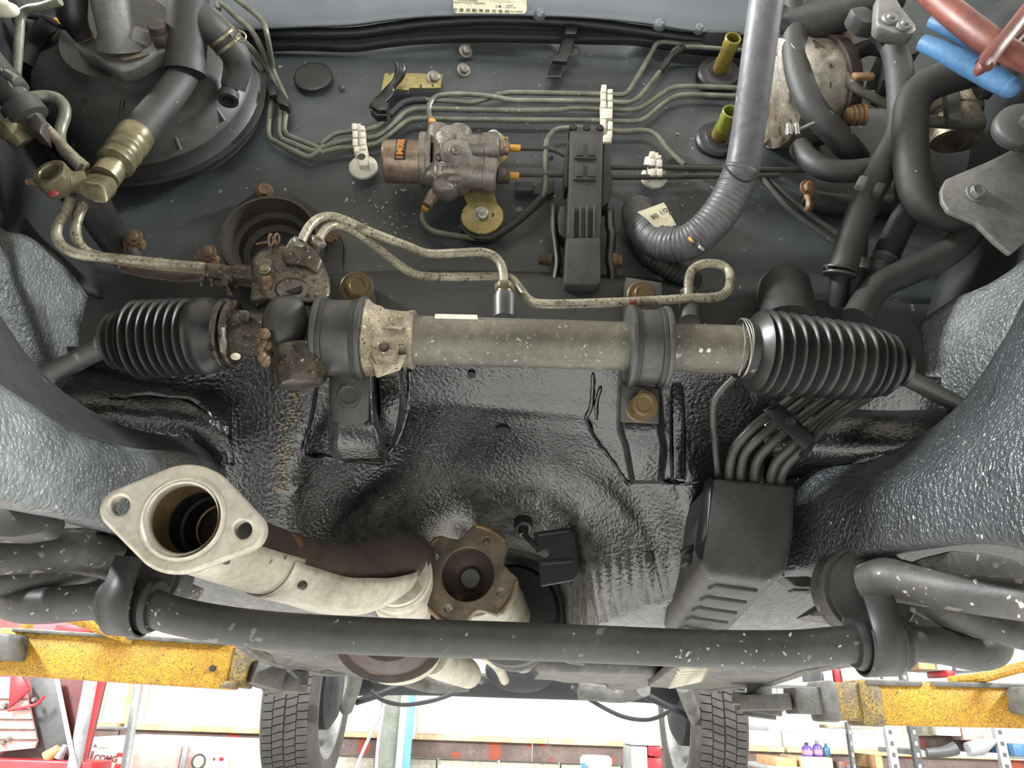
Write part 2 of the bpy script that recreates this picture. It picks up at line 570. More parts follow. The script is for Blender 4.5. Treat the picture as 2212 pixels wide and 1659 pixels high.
def gauss(x, y, cx, cy, sx, sy):
    return math.exp(-((x - cx) / sx) ** 2 - ((y - cy) / sy) ** 2)


def interp(tab, x):
    if x <= tab[0][0]:
        return tab[0][1]
    for (a, va), (b, vb) in zip(tab, tab[1:]):
        if x <= b:
            t = (x - a) / (b - a)
            return va + (vb - va) * t
    return tab[-1][1]


# ---- firewall sheet: Y as a function of x and height
def fire_y(x, z):
    y = 0.680
    y += 0.010 * sstep(0.735, 0.755, z)                       # recess below the cowl lip
    y -= 0.006 * gauss(x, z, -0.055, 0.70, 0.035, 0.06)        # raised pressing with the two screws
    y -= 0.007 * sstep(0.19, 0.215, x) * sstep(0.44, 0.455, z) * (1 - sstep(0.66, 0.69, z))
    y += 0.008 * sstep(0.03, 0.05, x) * (1 - sstep(0.13, 0.15, x)) * sstep(0.70, 0.715, z)
    y -= 0.006 * sstep(-0.19, -0.215, x) * sstep(0.30, 0.33, z) * (1 - sstep(0.40, 0.43, z))
    y -= 0.010 * (1 - sstep(0.45, 0.52, z))
    y += 0.0025 * noise.noise(Vector((x * 7, z * 7, 3.1)))
    return y


rows, rows_lo = [], []
for i in range(61):
    z = 0.302 + (1.0 - 0.302) * i / 60
    rr_f = [Vector((x, fire_y(x, z), CZ + z)) for x in [-0.66 + 1.34 * k / 110 for k in range(111)]]
    if z <= 0.415:
        rows_lo.append(rr_f)
    if z >= 0.405:
        if not rows:
            rows.append(rows_lo[-1])
        rows.append(rr_f)
obj('lower_firewall', MB().grid(rows_lo).mesh('lower_firewall', smooth=60), MT['matte'], shell, solid=0.0015)
firewall = obj('firewall', MB().grid(rows).mesh('firewall', smooth=60), MT['paint'], shell, solid=0.0015)

# ---- toe board, transmission tunnel and floor: height as a function of x and Y
XC = -0.018


def tun_hw(Y):
    return interp([(0.60, 0.125), (0.64, 0.145), (0.68, 0.180), (0.72, 0.195), (0.76, 0.175), (0.79, 0.140), (0.82, 0.112), (0.88, 0.104), (1.2, 0.10), (3, 0.10)], Y)


def toe_z(x, Y):
    return interp([(0.58, 0.318), (0.60, 0.305), (0.63, 0.280), (0.66, 0.248), (0.72, 0.180), (0.76, 0.125), (0.79, 0.098), (0.83, 0.086), (3, 0.080)], Y)


def under_z(x, Y):
    zf = sum(toe_z(x, Y + d) for d in (-.03, -.02, -.01, 0, .01, .02, .03)) / 7
    top = sum(interp([(0.58, 0.318), (0.60, 0.306), (0.63, 0.296), (0.66, 0.282), (0.69, 0.268), (0.72, 0.260), (0.76, 0.250), (0.80, 0.222), (0.84, 0.208), (0.95, 0.202), (1.3, 0.195), (2.2, 0.17)], Y + d_) for d_ in (-.012, 0, .012)) / 3
    top -= 0.010 * gauss(x, Y, -0.035, 0.90, 0.022, 0.06) + 0.010 * gauss(x, Y, 0.035, 0.90, 0.022, 0.06)
    top -= 0.006 * gauss(x, Y, 0.0, 0.668, 0.09, 0.012)
    p = interp([(0.6, 2.0), (0.75, 2.2), (0.9, 3.2)], Y)
    t = abs(x - XC) / tun_hw(Y)
    s = max(0.0, 1 - t ** p) ** (1 / p) if t < 1 else 0.0
    z = zf + max(0.0, top - zf) * s
    # pressed bulges beside the tunnel, facing down
    z -= 0.030 * gauss(x, Y, -0.185, 0.745, 0.055, 0.028)
    z -= 0.030 * gauss(x, Y, 0.165, 0.745, 0.045, 0.028)
    if Y > 0.9:      # long stiffening ribs under the floor
        z -= 0.018 * (sstep(0.26, 0.275, abs(x)) - sstep(0.33, 0.345, abs(x)))
        z -= 0.010 * sstep(0.40, 0.42, abs(x))
    z += 0.002 * noise.noise(Vector((x * 14, Y * 14, 0.3)))
    return z


def under_hit(px, py, Y0=.60):
    """first point of the underbody sheet along the view ray of a pixel, and its normal"""
    d = ray(px, py)
    for k in range(1200):
        Yk = Y0 + k * 0.0005
        p = CAM + d * (Yk / d.y)
        if p.z - CZ > under_z(p.x, Yk):
            e = 0.002
            zx = (under_z(p.x + e, p.y) - under_z(p.x - e, p.y)) / (2 * e)
            zy = (under_z(p.x, p.y + e) - under_z(p.x, p.y - e)) / (2 * e)
            return p, Vector((zx, zy, -1)).normalized()
    return None, None


def half_l(Y):
    return interp([(0.55, 0.60), (0.72, 0.50), (0.79, 0.40), (0.86, 0.355), (1.0, 0.365), (1.55, 0.425), (1.85, 0.41), (2.2, 0.36)], Y)


def half_r(Y):
    return interp([(0.55, 0.62), (0.72, 0.56), (0.86, 0.50), (1.0, 0.475), (1.2, 0.49), (1.6, 0.57), (2.2, 0.55)], Y)


ys = [0.612 + 0.0055 * i for i in range(69)] + [1.0 + 0.04 * i for i in range(0, 27)]
rows_a, rows_m, rows_b = [], [], []
for Y in ys:
    r = []
    for k in range(181):
        u = k / 90 - 1
        x = XC + (u * 0.22 if abs(u) <= 0.5 else (math.copysign(0.11 + (abs(u) - 0.5) * 2 * ((half_l(Y) if u < 0 else half_r(Y)) - 0.11), u)))
        r.append(Vector((x, Y, CZ + under_z(x, Y))))
    (rows_a if Y <= 0.99 else rows_b).append(r)
rows_b.insert(0, rows_a[-1])
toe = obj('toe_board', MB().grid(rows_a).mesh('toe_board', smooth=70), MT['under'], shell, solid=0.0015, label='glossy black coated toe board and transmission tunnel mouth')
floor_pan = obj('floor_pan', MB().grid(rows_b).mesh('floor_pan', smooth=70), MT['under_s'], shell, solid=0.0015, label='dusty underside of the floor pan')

# ---- sills that close the floor at both sides
for s, half in ((-1, half_l), (1, half_r)):
    pts = [Vector((XC + s * half(Y) * 0.985, Y, CZ + under_z(XC + s * half(Y), Y) + 0.006)) for Y in [0.8 + 0.1 * i for i in range(14)]]
    m = MB().tube(pts, 0.012, 8)
    obj('sill_seam', m.mesh('sill_seam'), MT['under_s'], shell)

# ---- crossmember behind the steering rack
rows = [[(690, 606, .675), (745, 592, .665), (1000, 588, .66), (1350, 600, .66), (1490, 622, .675)],
        [(690, 620, .650), (750, 603, .632), (1000, 600, .628), (1350, 612, .628), (1490, 632, .650)],
        [(690, 650, .645), (750, 640, .625), (1000, 640, .620), (1350, 650, .620), (1490, 665, .645)],
        [(690, 740, .640), (750, 735, .618), (1000, 735, .612), (1350, 740, .612), (1490, 750, .640)],
        [(690, 800, .640), (750, 795, .622), (1000, 786, .618), (1350, 798, .622), (1490, 808, .640)]]
obj('crossmember', MB().grid(patch(rows, 8, 6)).mesh('crossmember', smooth=60), MT['matte'], shell, solid=0.002, label='dark pressed crossmember behind the steering rack')
for (px, py) in ((985, 612), (1149, 616)):
    m = MB().rev(at(px, py, .6262), at(px, py, .6262) + Vector((0, 0.004, 0)), [(0, .0042), (1, .0042)], 20)
    obj('access_hole', m.mesh('access_hole'), MT['soot_hole'], shell)

# ---- black discs painting the shade of holes in the coated panel
for (px, py, rx) in ((1019, 806, 9), (1087, 926, 16), (1405, 1203, 11)):
    best, nrm = under_hit(px, py)
    q = best + nrm * 0.0030
    r = rx * (best - CAM).dot(_f) / FPX
    obj('drain_hole', MB().rev(q, q - nrm * 0.004, [(0, r), (1, r)], 24).mesh('drain_hole'), MT['soot_hole'], shell)


# ---- pressed channels that carry the rack mounts
def channel(secs, name='mount_channel'):
    rows = []
    for xl, xr, y, Yf, Yb in secs:
        w = xr - xl
        rows.append([(xl - 4, y + 4, Yb), (xl, y, Yf + (Yb - Yf) * .35), (xl + w * .10, y, Yf + .002), (xl + w * .25, y, Yf), (xl + w * .75, y, Yf), (xl + w * .90, y, Yf + .002), (xr, y, Yf + (Yb - Yf) * .35), (xr + 4, y + 4, Yb)])
    return obj(name, MB().grid(patch(rows, 4, 5)).mesh(name, smooth=60), MT['under'], shell, solid=.002)


channel([(714, 812, 790, .602, .65), (712, 814, 850, .600, .65), (712, 818, 905, .600, .655), (718, 828, 935, .606, .665), (716, 832, 965, .622, .675), (728, 840, 995, .650, .69)])
channel([(1336, 1428, 800, .602, .65), (1336, 1430, 870, .600, .65), (1336, 1432, 925, .600, .655), (1348, 1438, 960, .610, .665), (1356, 1436, 1000, .628, .68), (1366, 1430, 1045, .660, .70)])
# side ribs beside the channels
channel([(812, 868, 800, .612, .65), (814, 872, 860, .614, .655), (812, 862, 920, .628, .665), (800, 848, 965, .652, .685)], 'mount_rib')
channel([(1446, 1478, 810, .622, .65), (1448, 1480, 900, .632, .66), (1450, 1480, 980, .655, .68), (1452, 1478, 1035, .672, .695)], 'mount_rib')

# ---- front side rails (arched under the tie rods)
rl = [[(-90, 520, .40), (-30, 640, .43), (0, 693, .445), (68, 788, .475), (163, 873, .515), (281, 930, .57), (400, 952, .62), (475, 985, .675)],
      [(-90, 700, .375), (-30, 760, .395), (0, 790, .41), (68, 850, .44), (163, 915, .485), (281, 955, .54), (400, 970, .60), (480, 1000, .665)],
      [(-90, 860, .355), (-30, 880, .37), (10, 900, .385), (80, 930, .415), (170, 975, .455), (285, 1000, .515), (400, 1005, .585), (485, 1030, .66)],
      [(-90, 1030, .36), (-30, 1035, .375), (10, 1045, .39), (80, 1060, .42), (170, 1082, .46), (285, 1100, .52), (400, 1105, .60), (485, 1110, .675)],
      [(-90, 1072, .375), (-30, 1074, .39), (10, 1082, .405), (80, 1097, .435), (170, 1117, .475), (285, 1145, .535), (400, 1155, .615), (485, 1160, .69)],
      [(-90, 1080, .43), (-30, 1082, .45), (10, 1092, .465), (80, 1110, .50), (170, 1130, .54), (285, 1160, .60), (400, 1172, .67), (485, 1180, .73)]]
rl_rows = patch(rl, 6, 6)
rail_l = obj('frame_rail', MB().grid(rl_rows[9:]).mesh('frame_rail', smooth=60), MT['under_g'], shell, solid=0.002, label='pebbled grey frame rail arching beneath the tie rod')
obj('rail_shoulder', MB().grid(rl_rows[:10]).mesh('rail_shoulder', smooth=60), MT['matte'], shell, solid=0.002, label='smooth dark shoulder of the frame rail')
rr_ = [[(2300, 505, .40), (2212, 662, .435), (2173, 738, .46), (2087, 865, .505), (2000, 940, .545), (1929, 979, .58), (1846, 1006, .62), (1745, 1000, .66), (1690, 1020, .69)],
       [(2300, 700, .375), (2212, 800, .41), (2173, 840, .43), (2087, 925, .47), (2000, 985, .51), (1929, 1015, .55), (1846, 1035, .595), (1745, 1040, .645), (1690, 1060, .68)],
       [(2300, 900, .36), (2212, 950, .39), (2173, 965, .405), (2087, 1010, .445), (2000, 1045, .485), (1929, 1065, .525), (1846, 1080, .575), (1745, 1090, .635), (1690, 1110, .675)],
       [(2300, 1130, .365), (2212, 1135, .395), (2173, 1130, .41), (2087, 1135, .45), (2000, 1150, .49), (1929, 1160, .53), (1846, 1175, .58), (1745, 1195, .64), (1690, 1205, .68)],
       [(2300, 1190, .38), (2212, 1178, .41), (2173, 1168, .425), (2087, 1166, .465), (2000, 1176, .505), (1929, 1188, .545), (1846, 1204, .595), (1745, 1228, .655), (1690, 1243, .69)],
       [(2300, 1195, .44), (2212, 1183, .47), (2173, 1172, .485), (2087, 1170, .52), (2000, 1182, .56), (1929, 1195, .60), (1846, 1212, .65), (1745, 1236, .71), (1690, 1250, .74)]]
rail_r = obj('frame_rail', MB().grid(patch(rr_, 6, 6)).mesh('frame_rail', smooth=60), MT['under_r'], shell, solid=0.002, label='pebbled grey frame rail below the white-speckled arch')

# ---- wheel house panels seen through the arches
wl = [[(-80, 380, .50), (0, 490, .53), (60, 510, .56), (130, 560, .60), (190, 640, .635)],
      [(-80, 480, .49), (0, 560, .52), (50, 600, .55), (110, 680, .59), (170, 740, .63)],
      [(-80, 600, .50), (0, 660, .53), (60, 730, .56), (120, 800, .60), (200, 850, .64)],
      [(-80, 760, .56), (0, 800, .58), (80, 850, .60), (160, 900, .63), (300, 960, .66)]]
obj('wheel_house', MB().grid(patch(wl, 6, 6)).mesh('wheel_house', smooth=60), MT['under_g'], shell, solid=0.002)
wr = [[(2320, 430, .50), (2240, 540, .53), (2150, 610, .56), (2060, 650, .60), (1985, 700, .64)],
      [(2320, 540, .49), (2230, 640, .52), (2160, 710, .55), (2080, 750, .585), (2000, 780, .625)],
      [(2320, 660, .50), (2220, 740, .53), (2150, 820, .565), (2085, 860, .60), (2000, 870, .64)],
      [(2320, 780, .56), (2200, 870, .58), (2130, 900, .61), (2050, 950, .64), (1960, 985, .67)]]
obj('wheel_house', MB().grid(patch(wr, 6, 6)).mesh('wheel_house', smooth=60), MT['under_g'], shell, solid=0.002)

# ---- inner fender aprons closing the bay at both sides
al = [[(-200, -150, .36), (-60, -60, .50), (60, 20, .62), (130, 120, .68)],
      [(-200, 120, .36), (-60, 180, .50), (40, 250, .60), (110, 330, .675)],
      [(-200, 330, .36), (-60, 370, .48), (60, 450, .58), (190, 540, .672)],
      [(-200, 560, .38), (-60, 560, .52), (80, 600, .60), (230, 650, .67)]]
obj('fender_apron', MB().grid(patch(al, 6, 6)).mesh('fender_apron', smooth=60), MT['dark'], shell, solid=0.002)
ar = [[(2420, -150, .36), (2290, -60, .48), (2170, 0, .60), (2050, 40, .68)],
      [(2420, 120, .36), (2290, 160, .48), (2180, 230, .60), (2090, 300, .68)],
      [(2420, 330, .36), (2290, 390, .47), (2190, 470, .58), (2040, 540, .672)],
      [(2420, 600, .38), (2290, 600, .50), (2150, 660, .59), (1990, 720, .67)]]
obj('fender_apron', MB().grid(patch(ar, 6, 6)).mesh('fender_apron', smooth=60), MT['dark'], shell, solid=0.002)

# ---- black coated lumps under both arches (toe board gussets)
gl = [[(90, 815, .60), (190, 800, .63), (300, 830, .645), (420, 850, .65), (500, 870, .66)],
      [(110, 840, .575), (200, 840, .60), (300, 862, .615), (410, 870, .625), (500, 900, .645)],
      [(130, 880, .57), (220, 890, .595), (310, 905, .61), (410, 915, .62), (500, 950, .64)],
      [(200, 960, .60), (260, 960, .62), (330, 965, .63), (420, 975, .64), (510, 1010, .66)]]
obj('gusset', MB().grid(patch(gl, 6, 6)).mesh('gusset', smooth=60), MT['under'], shell, solid=0.002)
gr = [[(1650, 870, .64), (1760, 880, .645), (1880, 890, .63), (1990, 890, .61), (2090, 880, .58)],
      [(1650, 900, .63), (1760, 905, .63), (1880, 910, .61), (1990, 915, .59), (2090, 905, .565)],
      [(1650, 960, .63), (1760, 965, .625), (1870, 970, .605), (1970, 965, .585), (2080, 940, .56)],
      [(1650, 1040, .66), (1760, 1025, .65), (1860, 1020, .63), (1960, 1000, .61), (2080, 970, .59)]]
obj('gusset', MB().grid(patch(gr, 6, 6)).mesh('gusset', smooth=60), MT['under'], shell, solid=0.002)

# ---- seam sealer beads
for pts in ([(882, 800, .617), (884, 850, .618), (878, 900, .63), (860, 950, .65), (832, 990, .66)],
            [(1281, 806, .617), (1279, 850, .618), (1275, 880, .622), (1268, 905, .63), (1285, 945, .645), (1315, 985, .66), (1345, 1030, .675), (1362, 1050, .68)],
            [(686, 830, .63), (680, 870, .64), (668, 930, .655), (655, 980, .67), (700, 985, .672), (745, 993, .672), (830, 1000, .672)],
            [(240, 850, -.598), (268, 858, -.605), (300, 852, -.612), (360, 856, -.620), (415, 864, -.622), (455, 905, -.63), (480, 975, -.65), (505, 1005, -.655)],
            [(1290, 905, .63), (1288, 870, .625), (1297, 835, .62)],
            [(1360, 1045, .68), (1410, 1040, .675), (1470, 1045, .675), (1510, 1040, .675)]):
    p = []
    for q in pts:
        h_, n_ = under_hit(q[0], q[1])
        p.append(h_ + n_ * .001 if h_ is not None and q[2] > 0 else at(q[0], q[1], abs(q[2])))
    p = cr(p, 10)
    p = [q + Vector((noise.noise(q * 60), 0, noise.noise(q * 60 + Vector((9, 0, 0))))) * 0.0012 for q in p]
    rr = [0.0020 + 0.0012 * noise.noise(q * 140) for q in p]
    obj('seam_sealer', MB().tube(p, rr, 8).mesh('seam_sealer'), MT['sealer'], shell)

# ---- cowl, weatherstrip channel
lip = [(430, 72), (520, 66), (640, 60), (760, 55), (840, 45), (930, 37), (1060, 34), (1240, 38), (1380, 50), (1480, 66), (1560, 74), (1640, 78)]
rows = [[(x, y - 150, .60) for x, y in lip], [(x, y - 60, .625) for x, y in lip], [(x, y - 8, .640) for x, y in lip], [(x, y, .648) for x, y in lip], [(x, y + 2, .672) for x, y in lip]]
obj('cowl_panel', MB().grid(patch(rows, 5, 5)).mesh('cowl_panel', smooth=50), MT['cowl'], shell, solid=0.0015, label='grey cowl panel across the top, coloured as brightly lit')
tube('weatherstrip', [(x, y + 12 + 4 * math.sin(x * .01), .664) for x, y in lip], 0.0065, MT['rubber'], shell, label='dark weatherstrip along the cowl lip')
band = [[(x, y + 14, .668) for x, y in lip], [(x, y + 24, .672) for x, y in lip], [(x, y + 38 + (8 if 700 < x < 1350 else 0), .676) for x, y in lip], [(x, y + 50 + (8 if 700 < x < 1350 else 0), .688) for x, y in lip]]
obj('cowl_channel', MB().grid(patch(band, 5, 4)).mesh('cowl_channel', smooth=60), MT['matte'], shell, solid=.0015)
tube('cowl_flange', [(x, y + 30 + (10 if 700 < x < 1300 else 4), .680) for x, y in lip], 0.0075, MT['matte'], shell)
# sloping cowl braces at both ends
slab('cowl_brace', [(545, -60), (610, -60), (500, 62), (455, 66)], .640, .02, MT['cowl'], shell)
slab('cowl_brace', [(1490, -60), (1545, -60), (1600, 70), (1530, 70)], .640, .02, MT['paint'], shell)
slab('cowl_side', [(1545, -80), (1700, -80), (1760, 84), (1590, 80)], .655, .02, MT['matte'], shell)
# rivets on the cowl lip
for px, py in ((1165, 30), (1425, 52), (1510, 60)):
    m = MB().rev(at(px, py, .638), at(px, py, .645), [(0, .003), (.4, .0065), (1, .0085)], 20)
    obj('rivet', m.mesh('rivet'), MT['cowl'], shell)
# round rubber plug and stud marks on the firewall
c = at(677, 169, .674)
m = MB().rev(c, c + Vector((0, -.0045, 0)), [(0, .0235), (.5, .0235), (.8, .0228), (.95, .0215), (1, .0195)], 40)
obj('rubber_plug', m.mesh('rubber_plug'), MT['rubber'], shell, label='round black rubber plug')
for px, py, r in ((738, 190, .004), (1520, 260, .004), (875, 655, .006), (1240, 110, .008), (1190, 340, .003)):
    c = at(px, py, .677)
    m = MB().rev(c, c + Vector((0, -.004, 0)), [(0, r), (.6, r * .8), (1, r * .3)], 16)
    obj('weld_stud', m.mesh('weld_stud'), MT['paint'], shell)
# small dark tab pressed on the firewall
slab('pressed_tab', [(1112, 392), (1152, 392), (1152, 411), (1112, 411)], .664, .012, MT['paint_low'], shell)
slab('pressed_tab', [(1153, 400), (1197, 380), (1197, 412), (1190, 418), (1153, 418)], .668, .008, MT['paint_low'], shell)

# ---- trail of tan grit stuck to the toe board
random.seed(11)
gm_ = MB()
for k in range(230):
    f = random.random()
    px = 632 - 25 * f + random.gauss(0, 11) * (1 - .3 * f)
    py = 845 + 215 * f
    h_, n_ = under_hit(px, py)
    if h_ is None:
        continue
    r = random.uniform(.0006, .0017)
    gm_.sphere(h_ + n_ * r * .4, r, 7, 5, sc=(1.2, 1, .8))
MT['grit'] = mat('tan_grit', (150, 140, 114), (88, 80, 62), 0.6, ns=300)
g_ = obj('grit_trail', gm_.mesh('grit_trail'), MT['grit'], shell)
g_['kind'] = 'stuff'
# ---- round weld boss on the toe board
h_, n_ = under_hit(474, 990)
if h_ is not None:
    q = at(474, 990, .648)
    obj('weld_boss', MB().rev(q, q + Vector((0, -.004, -.002)), [(0, .0075), (.6, .0072), (.7, .005), (1, .005)], 20).mesh('weld_boss'), MT['under'], shell)

# ---- radiator support: unseen, sized to shade the lower firewall; fender sides close the bay
MT['inner'] = mat('inner_bay_paint', (78, 82, 85), (60, 64, 66), 0.5, ns=5)
obj('radiator_support_blocker', MB().box(Matrix.Translation((0, -.42, CZ + .40)), (1.3, .04, .66)).mesh('radiator_support_blocker', bevel=.008), MT['inner'], shell)
for s_x in (-.66, .68):
    obj('fender_side', MB().box(Matrix.Translation((s_x, .58, CZ + .60)), (.02, .28, .80)).mesh('fender_side', bevel=.006), MT['inner'], shell)
# ================================================================== fasteners (shared meshes, axis +z towards the viewer, unit = head radius)
def _hexbolt():
    m = MB()
    o, z = Vector((0, 0, 0)), Vector((0, 0, 1))
    m.rev(o, o + z, [(0, 1.32), (.12, 1.32), (.22, 1.22)], 32)
    pts = [(math.cos(math.pi / 3 * k + .3), math.sin(math.pi / 3 * k + .3)) for k in range(6)]
    m.hexa([Vector((x, y, .15)) for x, y in pts], [Vector((x, y, .74)) for x, y in pts])
    m.rev(o + z * .74, o + z * .84, [(0, .86), (1.0, .80), (1.0, .62), (.4, .54), (.4, .001)], 32, cap=False)
    return m.mesh('bolt_head', smooth=25)


def _screw():
    m = MB()
    o, z = Vector((0, 0, 0)), Vector((0, 0, 1))
    m.rev(o, o + z, [(0, 1.45), (.10, 1.45), (.16, 1.35)], 28)
    pts = [(math.cos(math.pi / 3 * k), math.sin(math.pi / 3 * k)) for k in range(6)]
    m.hexa([Vector((x, y, .12)) for x, y in pts], [Vector((x, y, .85)) for x, y in pts])
    m.rev(o + z * .85, o + z, [(0, .9), (.6, .82), (1, .68)], 24)
    for a in (0, math.pi / 2):
        m.box(Matrix.Translation((0, 0, 1.0)) @ Matrix.Rotation(a + .5, 4, 'Z'), (.9, .16, .06))
    return m.mesh('screw_head', bevel=0.02, bseg=1)


BOLT, SCREW = _hexbolt(), _screw()
for _m in (BOLT, SCREW):
    _m.materials.append(MT['bolt'])


def bolt(px, py, Y, rpx, material, parent, name='bolt', tilt=0.0, yaw=0.0, me=None, h=1.0):
    r = rpx * mpp(px, py, Y)
    o = inst(name, me or BOLT, facing(px, py, Y, random.random(), tilt, yaw) @ Matrix.Diagonal((r, r, r * h, 1)), parent, MT[material])
    return o


# ================================================================== steering rack
YR = 0.535
rack = thing('steering_rack', 'grimy steering rack with ribbed rubber boots across the crossmember', 'steering rack', at(1090, 740, YR))


def axp(px, dy=0.0, Y=YR):
    """point on the rack axis at image column px"""
    return at(px, 735 + (px - 900) * 0.0285 + dy, Y)


s_ = mpp(1100, 740, YR)
tb = MB().rev(axp(700), axp(1606), [(0, .0200), (.0, .0202), (1, .0196), (1, .0186)], 48)
obj('rack_tube', tb.mesh('rack_tube'), MT['rack'], rack)
slab('paper_strip', [(940, 678), (1031, 680), (1032, 690), (939, 688)], YR - .017, .0012, MT['white'], rack, bevel=0)
# two small paint dots on the tube end
for px in (1515, 1532):
    c = at(px, 755, YR - .0195)
    obj('paint_dot', MB().rev(c, c + Vector((0, .002, 0)), [(0, .0011), (.3, .0017), (1, .0017)], 14).mesh('paint_dot'), MT['white'], rack)

# cast collar beside the left mount
m = MB()
prof = [(790, 86, -2), (796, 88, 0), (806, 82, 3), (830, 70, 1), (860, 64, -1), (880, 62, -2), (888, 66, -2), (896, 67, -1), (897, 56, 0)]
ringpts = []
for px, r, dy in prof:
    c = axp(px, dy)
    rr = r * s_ * .985
    sq = 1.0
    ring = []
    for k in range(36):
        a = 2 * math.pi * k / 36
        ex = 3.0
        ca, sa = math.cos(a), math.sin(a)
        q = (abs(ca) ** ex + abs(sa) ** ex) ** (-1 / ex)
        ring.append(c + Vector((0, ca, sa)) * rr * (0.5 * q + 0.5) * (0.93 + 0.03 * noise.noise(Vector((ca * 2, sa * 2, px * .03)))))
    ringpts.append(ring)
m.grid(ringpts, cu=True)
collar = obj('cast_collar', m.mesh('cast_collar', smooth=40), MT['alu'], rack, label='rough pale cast collar with a threaded boss')
# reinforcing foot of the collar and threaded boss
obj('collar_foot', MB().hexa(A([(800, 770, .515), (880, 765, .515), (866, 800, .52), (812, 818, .525)]), A([(800, 770, .55), (880, 765, .55), (866, 797, .55), (812, 815, .55)])).mesh('collar_foot', bevel=.002), MT['alu'], collar)
bm_ = plate_mesh('threaded_boss', [[(x * .0085, y * .0085) for x, y in [(-.95, -.8), (-.8, -.95), (.8, -.95), (.95, -.8), (.95, .8), (.8, .95), (-.8, .95), (-.95, .8)]], circ(0, 0, .0051, 24)], .012, .0008, facing(832, 758, .5055, .05, -.12))
obj('threaded_boss', bm_, MT['alu'], collar)
c = at(832, 758, .512)
obj('boss_bore', MB().rev(c, c + Vector((0, .004, 0)), [(0, .005), (1, .005)], 20).mesh('boss_bore'), MT['exh'], collar)
c = at(815, 676, .519)
obj('casting_pad', MB().rev(c, c + Vector((0, -.004, .002)), [(0, .006), (1, .005)], 18).mesh('casting_pad', bevel=.0006), MT['alu'], collar)
obj('collar_rib', MB().hexa(A([(808, 700, .512), (872, 706, .512), (868, 712, .511), (806, 708, .511)]), A([(808, 700, .54), (872, 706, .54), (868, 712, .54), (806, 708, .54)])).mesh('collar_rib', bevel=.0008), MT['alu'], collar)


def mount(px0, px1, rpx, foot, bolts, lab):
    """strap clamp with flanged lips, rubber insert, foot plates and bolts"""
    b = obj('mount_clamp', MB().rev(axp(px0), axp(px1), [(0, rpx * s_), (1, rpx * s_)], 48).mesh('mount_clamp', bevel=.0008), MT['clampm'], rack, label=lab)
    for p, w in ((px0, -1), (px1, 1)):
        obj('clamp_lip', MB().rev(axp(p + w * 14), axp(p + w * 2), [(0, (rpx + 9) * s_), (1, (rpx + 9) * s_)], 48).mesh('clamp_lip', bevel=.0012), MT['clampm'], b)
        obj('rubber_insert', MB().rev(axp(p + w * 8), axp(p - w * 9), [(0, (rpx + 5) * s_), (1, (rpx + 4) * s_)], 48).mesh('rubber_insert', bevel=.001), MT['rubber'], b)
    return b


b1 = mount(703, 778, 82, None, None, 'dark strap clamp beside the cast collar')
b2 = mount(1368, 1428, 80, None, None, 'dark strap clamp on the plain end of the tube')
# feet of the clamps
for b, pts, hx, bp in ((b1, [(712, 800), (800, 806), (797, 906), (780, 918), (738, 920), (716, 905)], None, (753, 857)), (b2, [(1342, 826), (1424, 838), (1424, 916), (1340, 912)], None, (1384, 876))):
    f = [(x, y, .545 if y < 830 else .560) for x, y in pts]
    g = [(x, y, .575 if y < 830 else .600) for x, y in pts]
    obj('clamp_foot', MB().hexa(A(f), A(g)).mesh('clamp_foot', bevel=.0015), MT['clampm'], b)
bolt(754, 858, .559, 30, 'clampm', b1, tilt=.25)
bolt(1384, 876, .559, 29, 'gold', b2, tilt=.25)
slab('mount_plate', [(746, 596), (802, 598), (812, 660), (742, 660)], .600, .02, MT['clampm'], b1)
bolt(771, 622, .598, 27, 'gold', b1, tilt=.3)
slab('mount_plate', [(1352, 598), (1430, 610), (1432, 672), (1350, 672)], .600, .02, MT['clampm'], b2)
bolt(1385, 640, .598, 25, 'gold', b2, tilt=.3)


# bellows boots
def bellows(name, ax0, ax1, ribs, ends, mat_, lab):
    """ribs: list of (t, r_outer); valley between; ends: profile lists before and after"""
    prof = list(ends[0])
    for i, (t, r) in enumerate(ribs):
        nt = ribs[i + 1][0] if i + 1 < len(ribs) else t + (t - ribs[i - 1][0])
        d = nt - t
        prof += [(t - d * .30, r * .86), (t - d * .18, r * .93), (t - d * .07, r * .985), (t, r), (t + d * .07, r * .985), (t + d * .18, r * .93), (t + d * .30, r * .86)]
        if i + 1 < len(ribs):
            prof += [(t + d * .5, min(r, ribs[i + 1][1]) * .80)]
    prof += ends[1]
    return obj(name, MB().rev(ax0, ax1, prof, 56).mesh(name, smooth=50), MT[mat_], rack, label=lab)


a0, a1 = at(240, 737, .545), at(520, 722, .535)
sL = mpp(350, 728, .54)
ribs = [(0.035, 62), (.105, 68), (.17, 74)] + [(.225 + .0665 * i, 86 - .3 * i) for i in range(7)]
ribs = [(t, r * sL) for t, r in ribs]
boot1 = bellows('rubber_boot', a0, a1, ribs, ([(-.09, 22 * sL), (-.05, 24 * sL), (-.045, 30 * sL), (-.02, 32 * sL), (-.01, 48 * sL)], [(.70, 84 * sL), (.79, 82 * sL), (.845, 66 * sL), (.90, 64 * sL)]), 'boot', 'ribbed black boot near the pinion housing')
a2, a3 = at(1590, 755, .535), at(1950, 792, .553)
sR = mpp(1750, 762, .54)
ribs = [(.16 + .0685 * i, (93 - .9 * i)) for i in range(9)] + [(.775, 80), (.83, 76), (.89, 70)]
ribs = [(t, r * sR) for t, r in ribs]
boot2 = bellows('rubber_boot', a2, a3, ribs, ([(.02, 62 * sR), (.075, 64 * sR), (.085, 72 * sR), (.12, 88 * sR)], [(.915, 62 * sR), (.955, 40 * sR), (.97, 38 * sR), (.975, 44 * sR), (1.0, 44 * sR), (1.005, 36 * sR), (1.02, 34 * sR)]), 'boot', 'ribbed black boot beside the fuel lines')
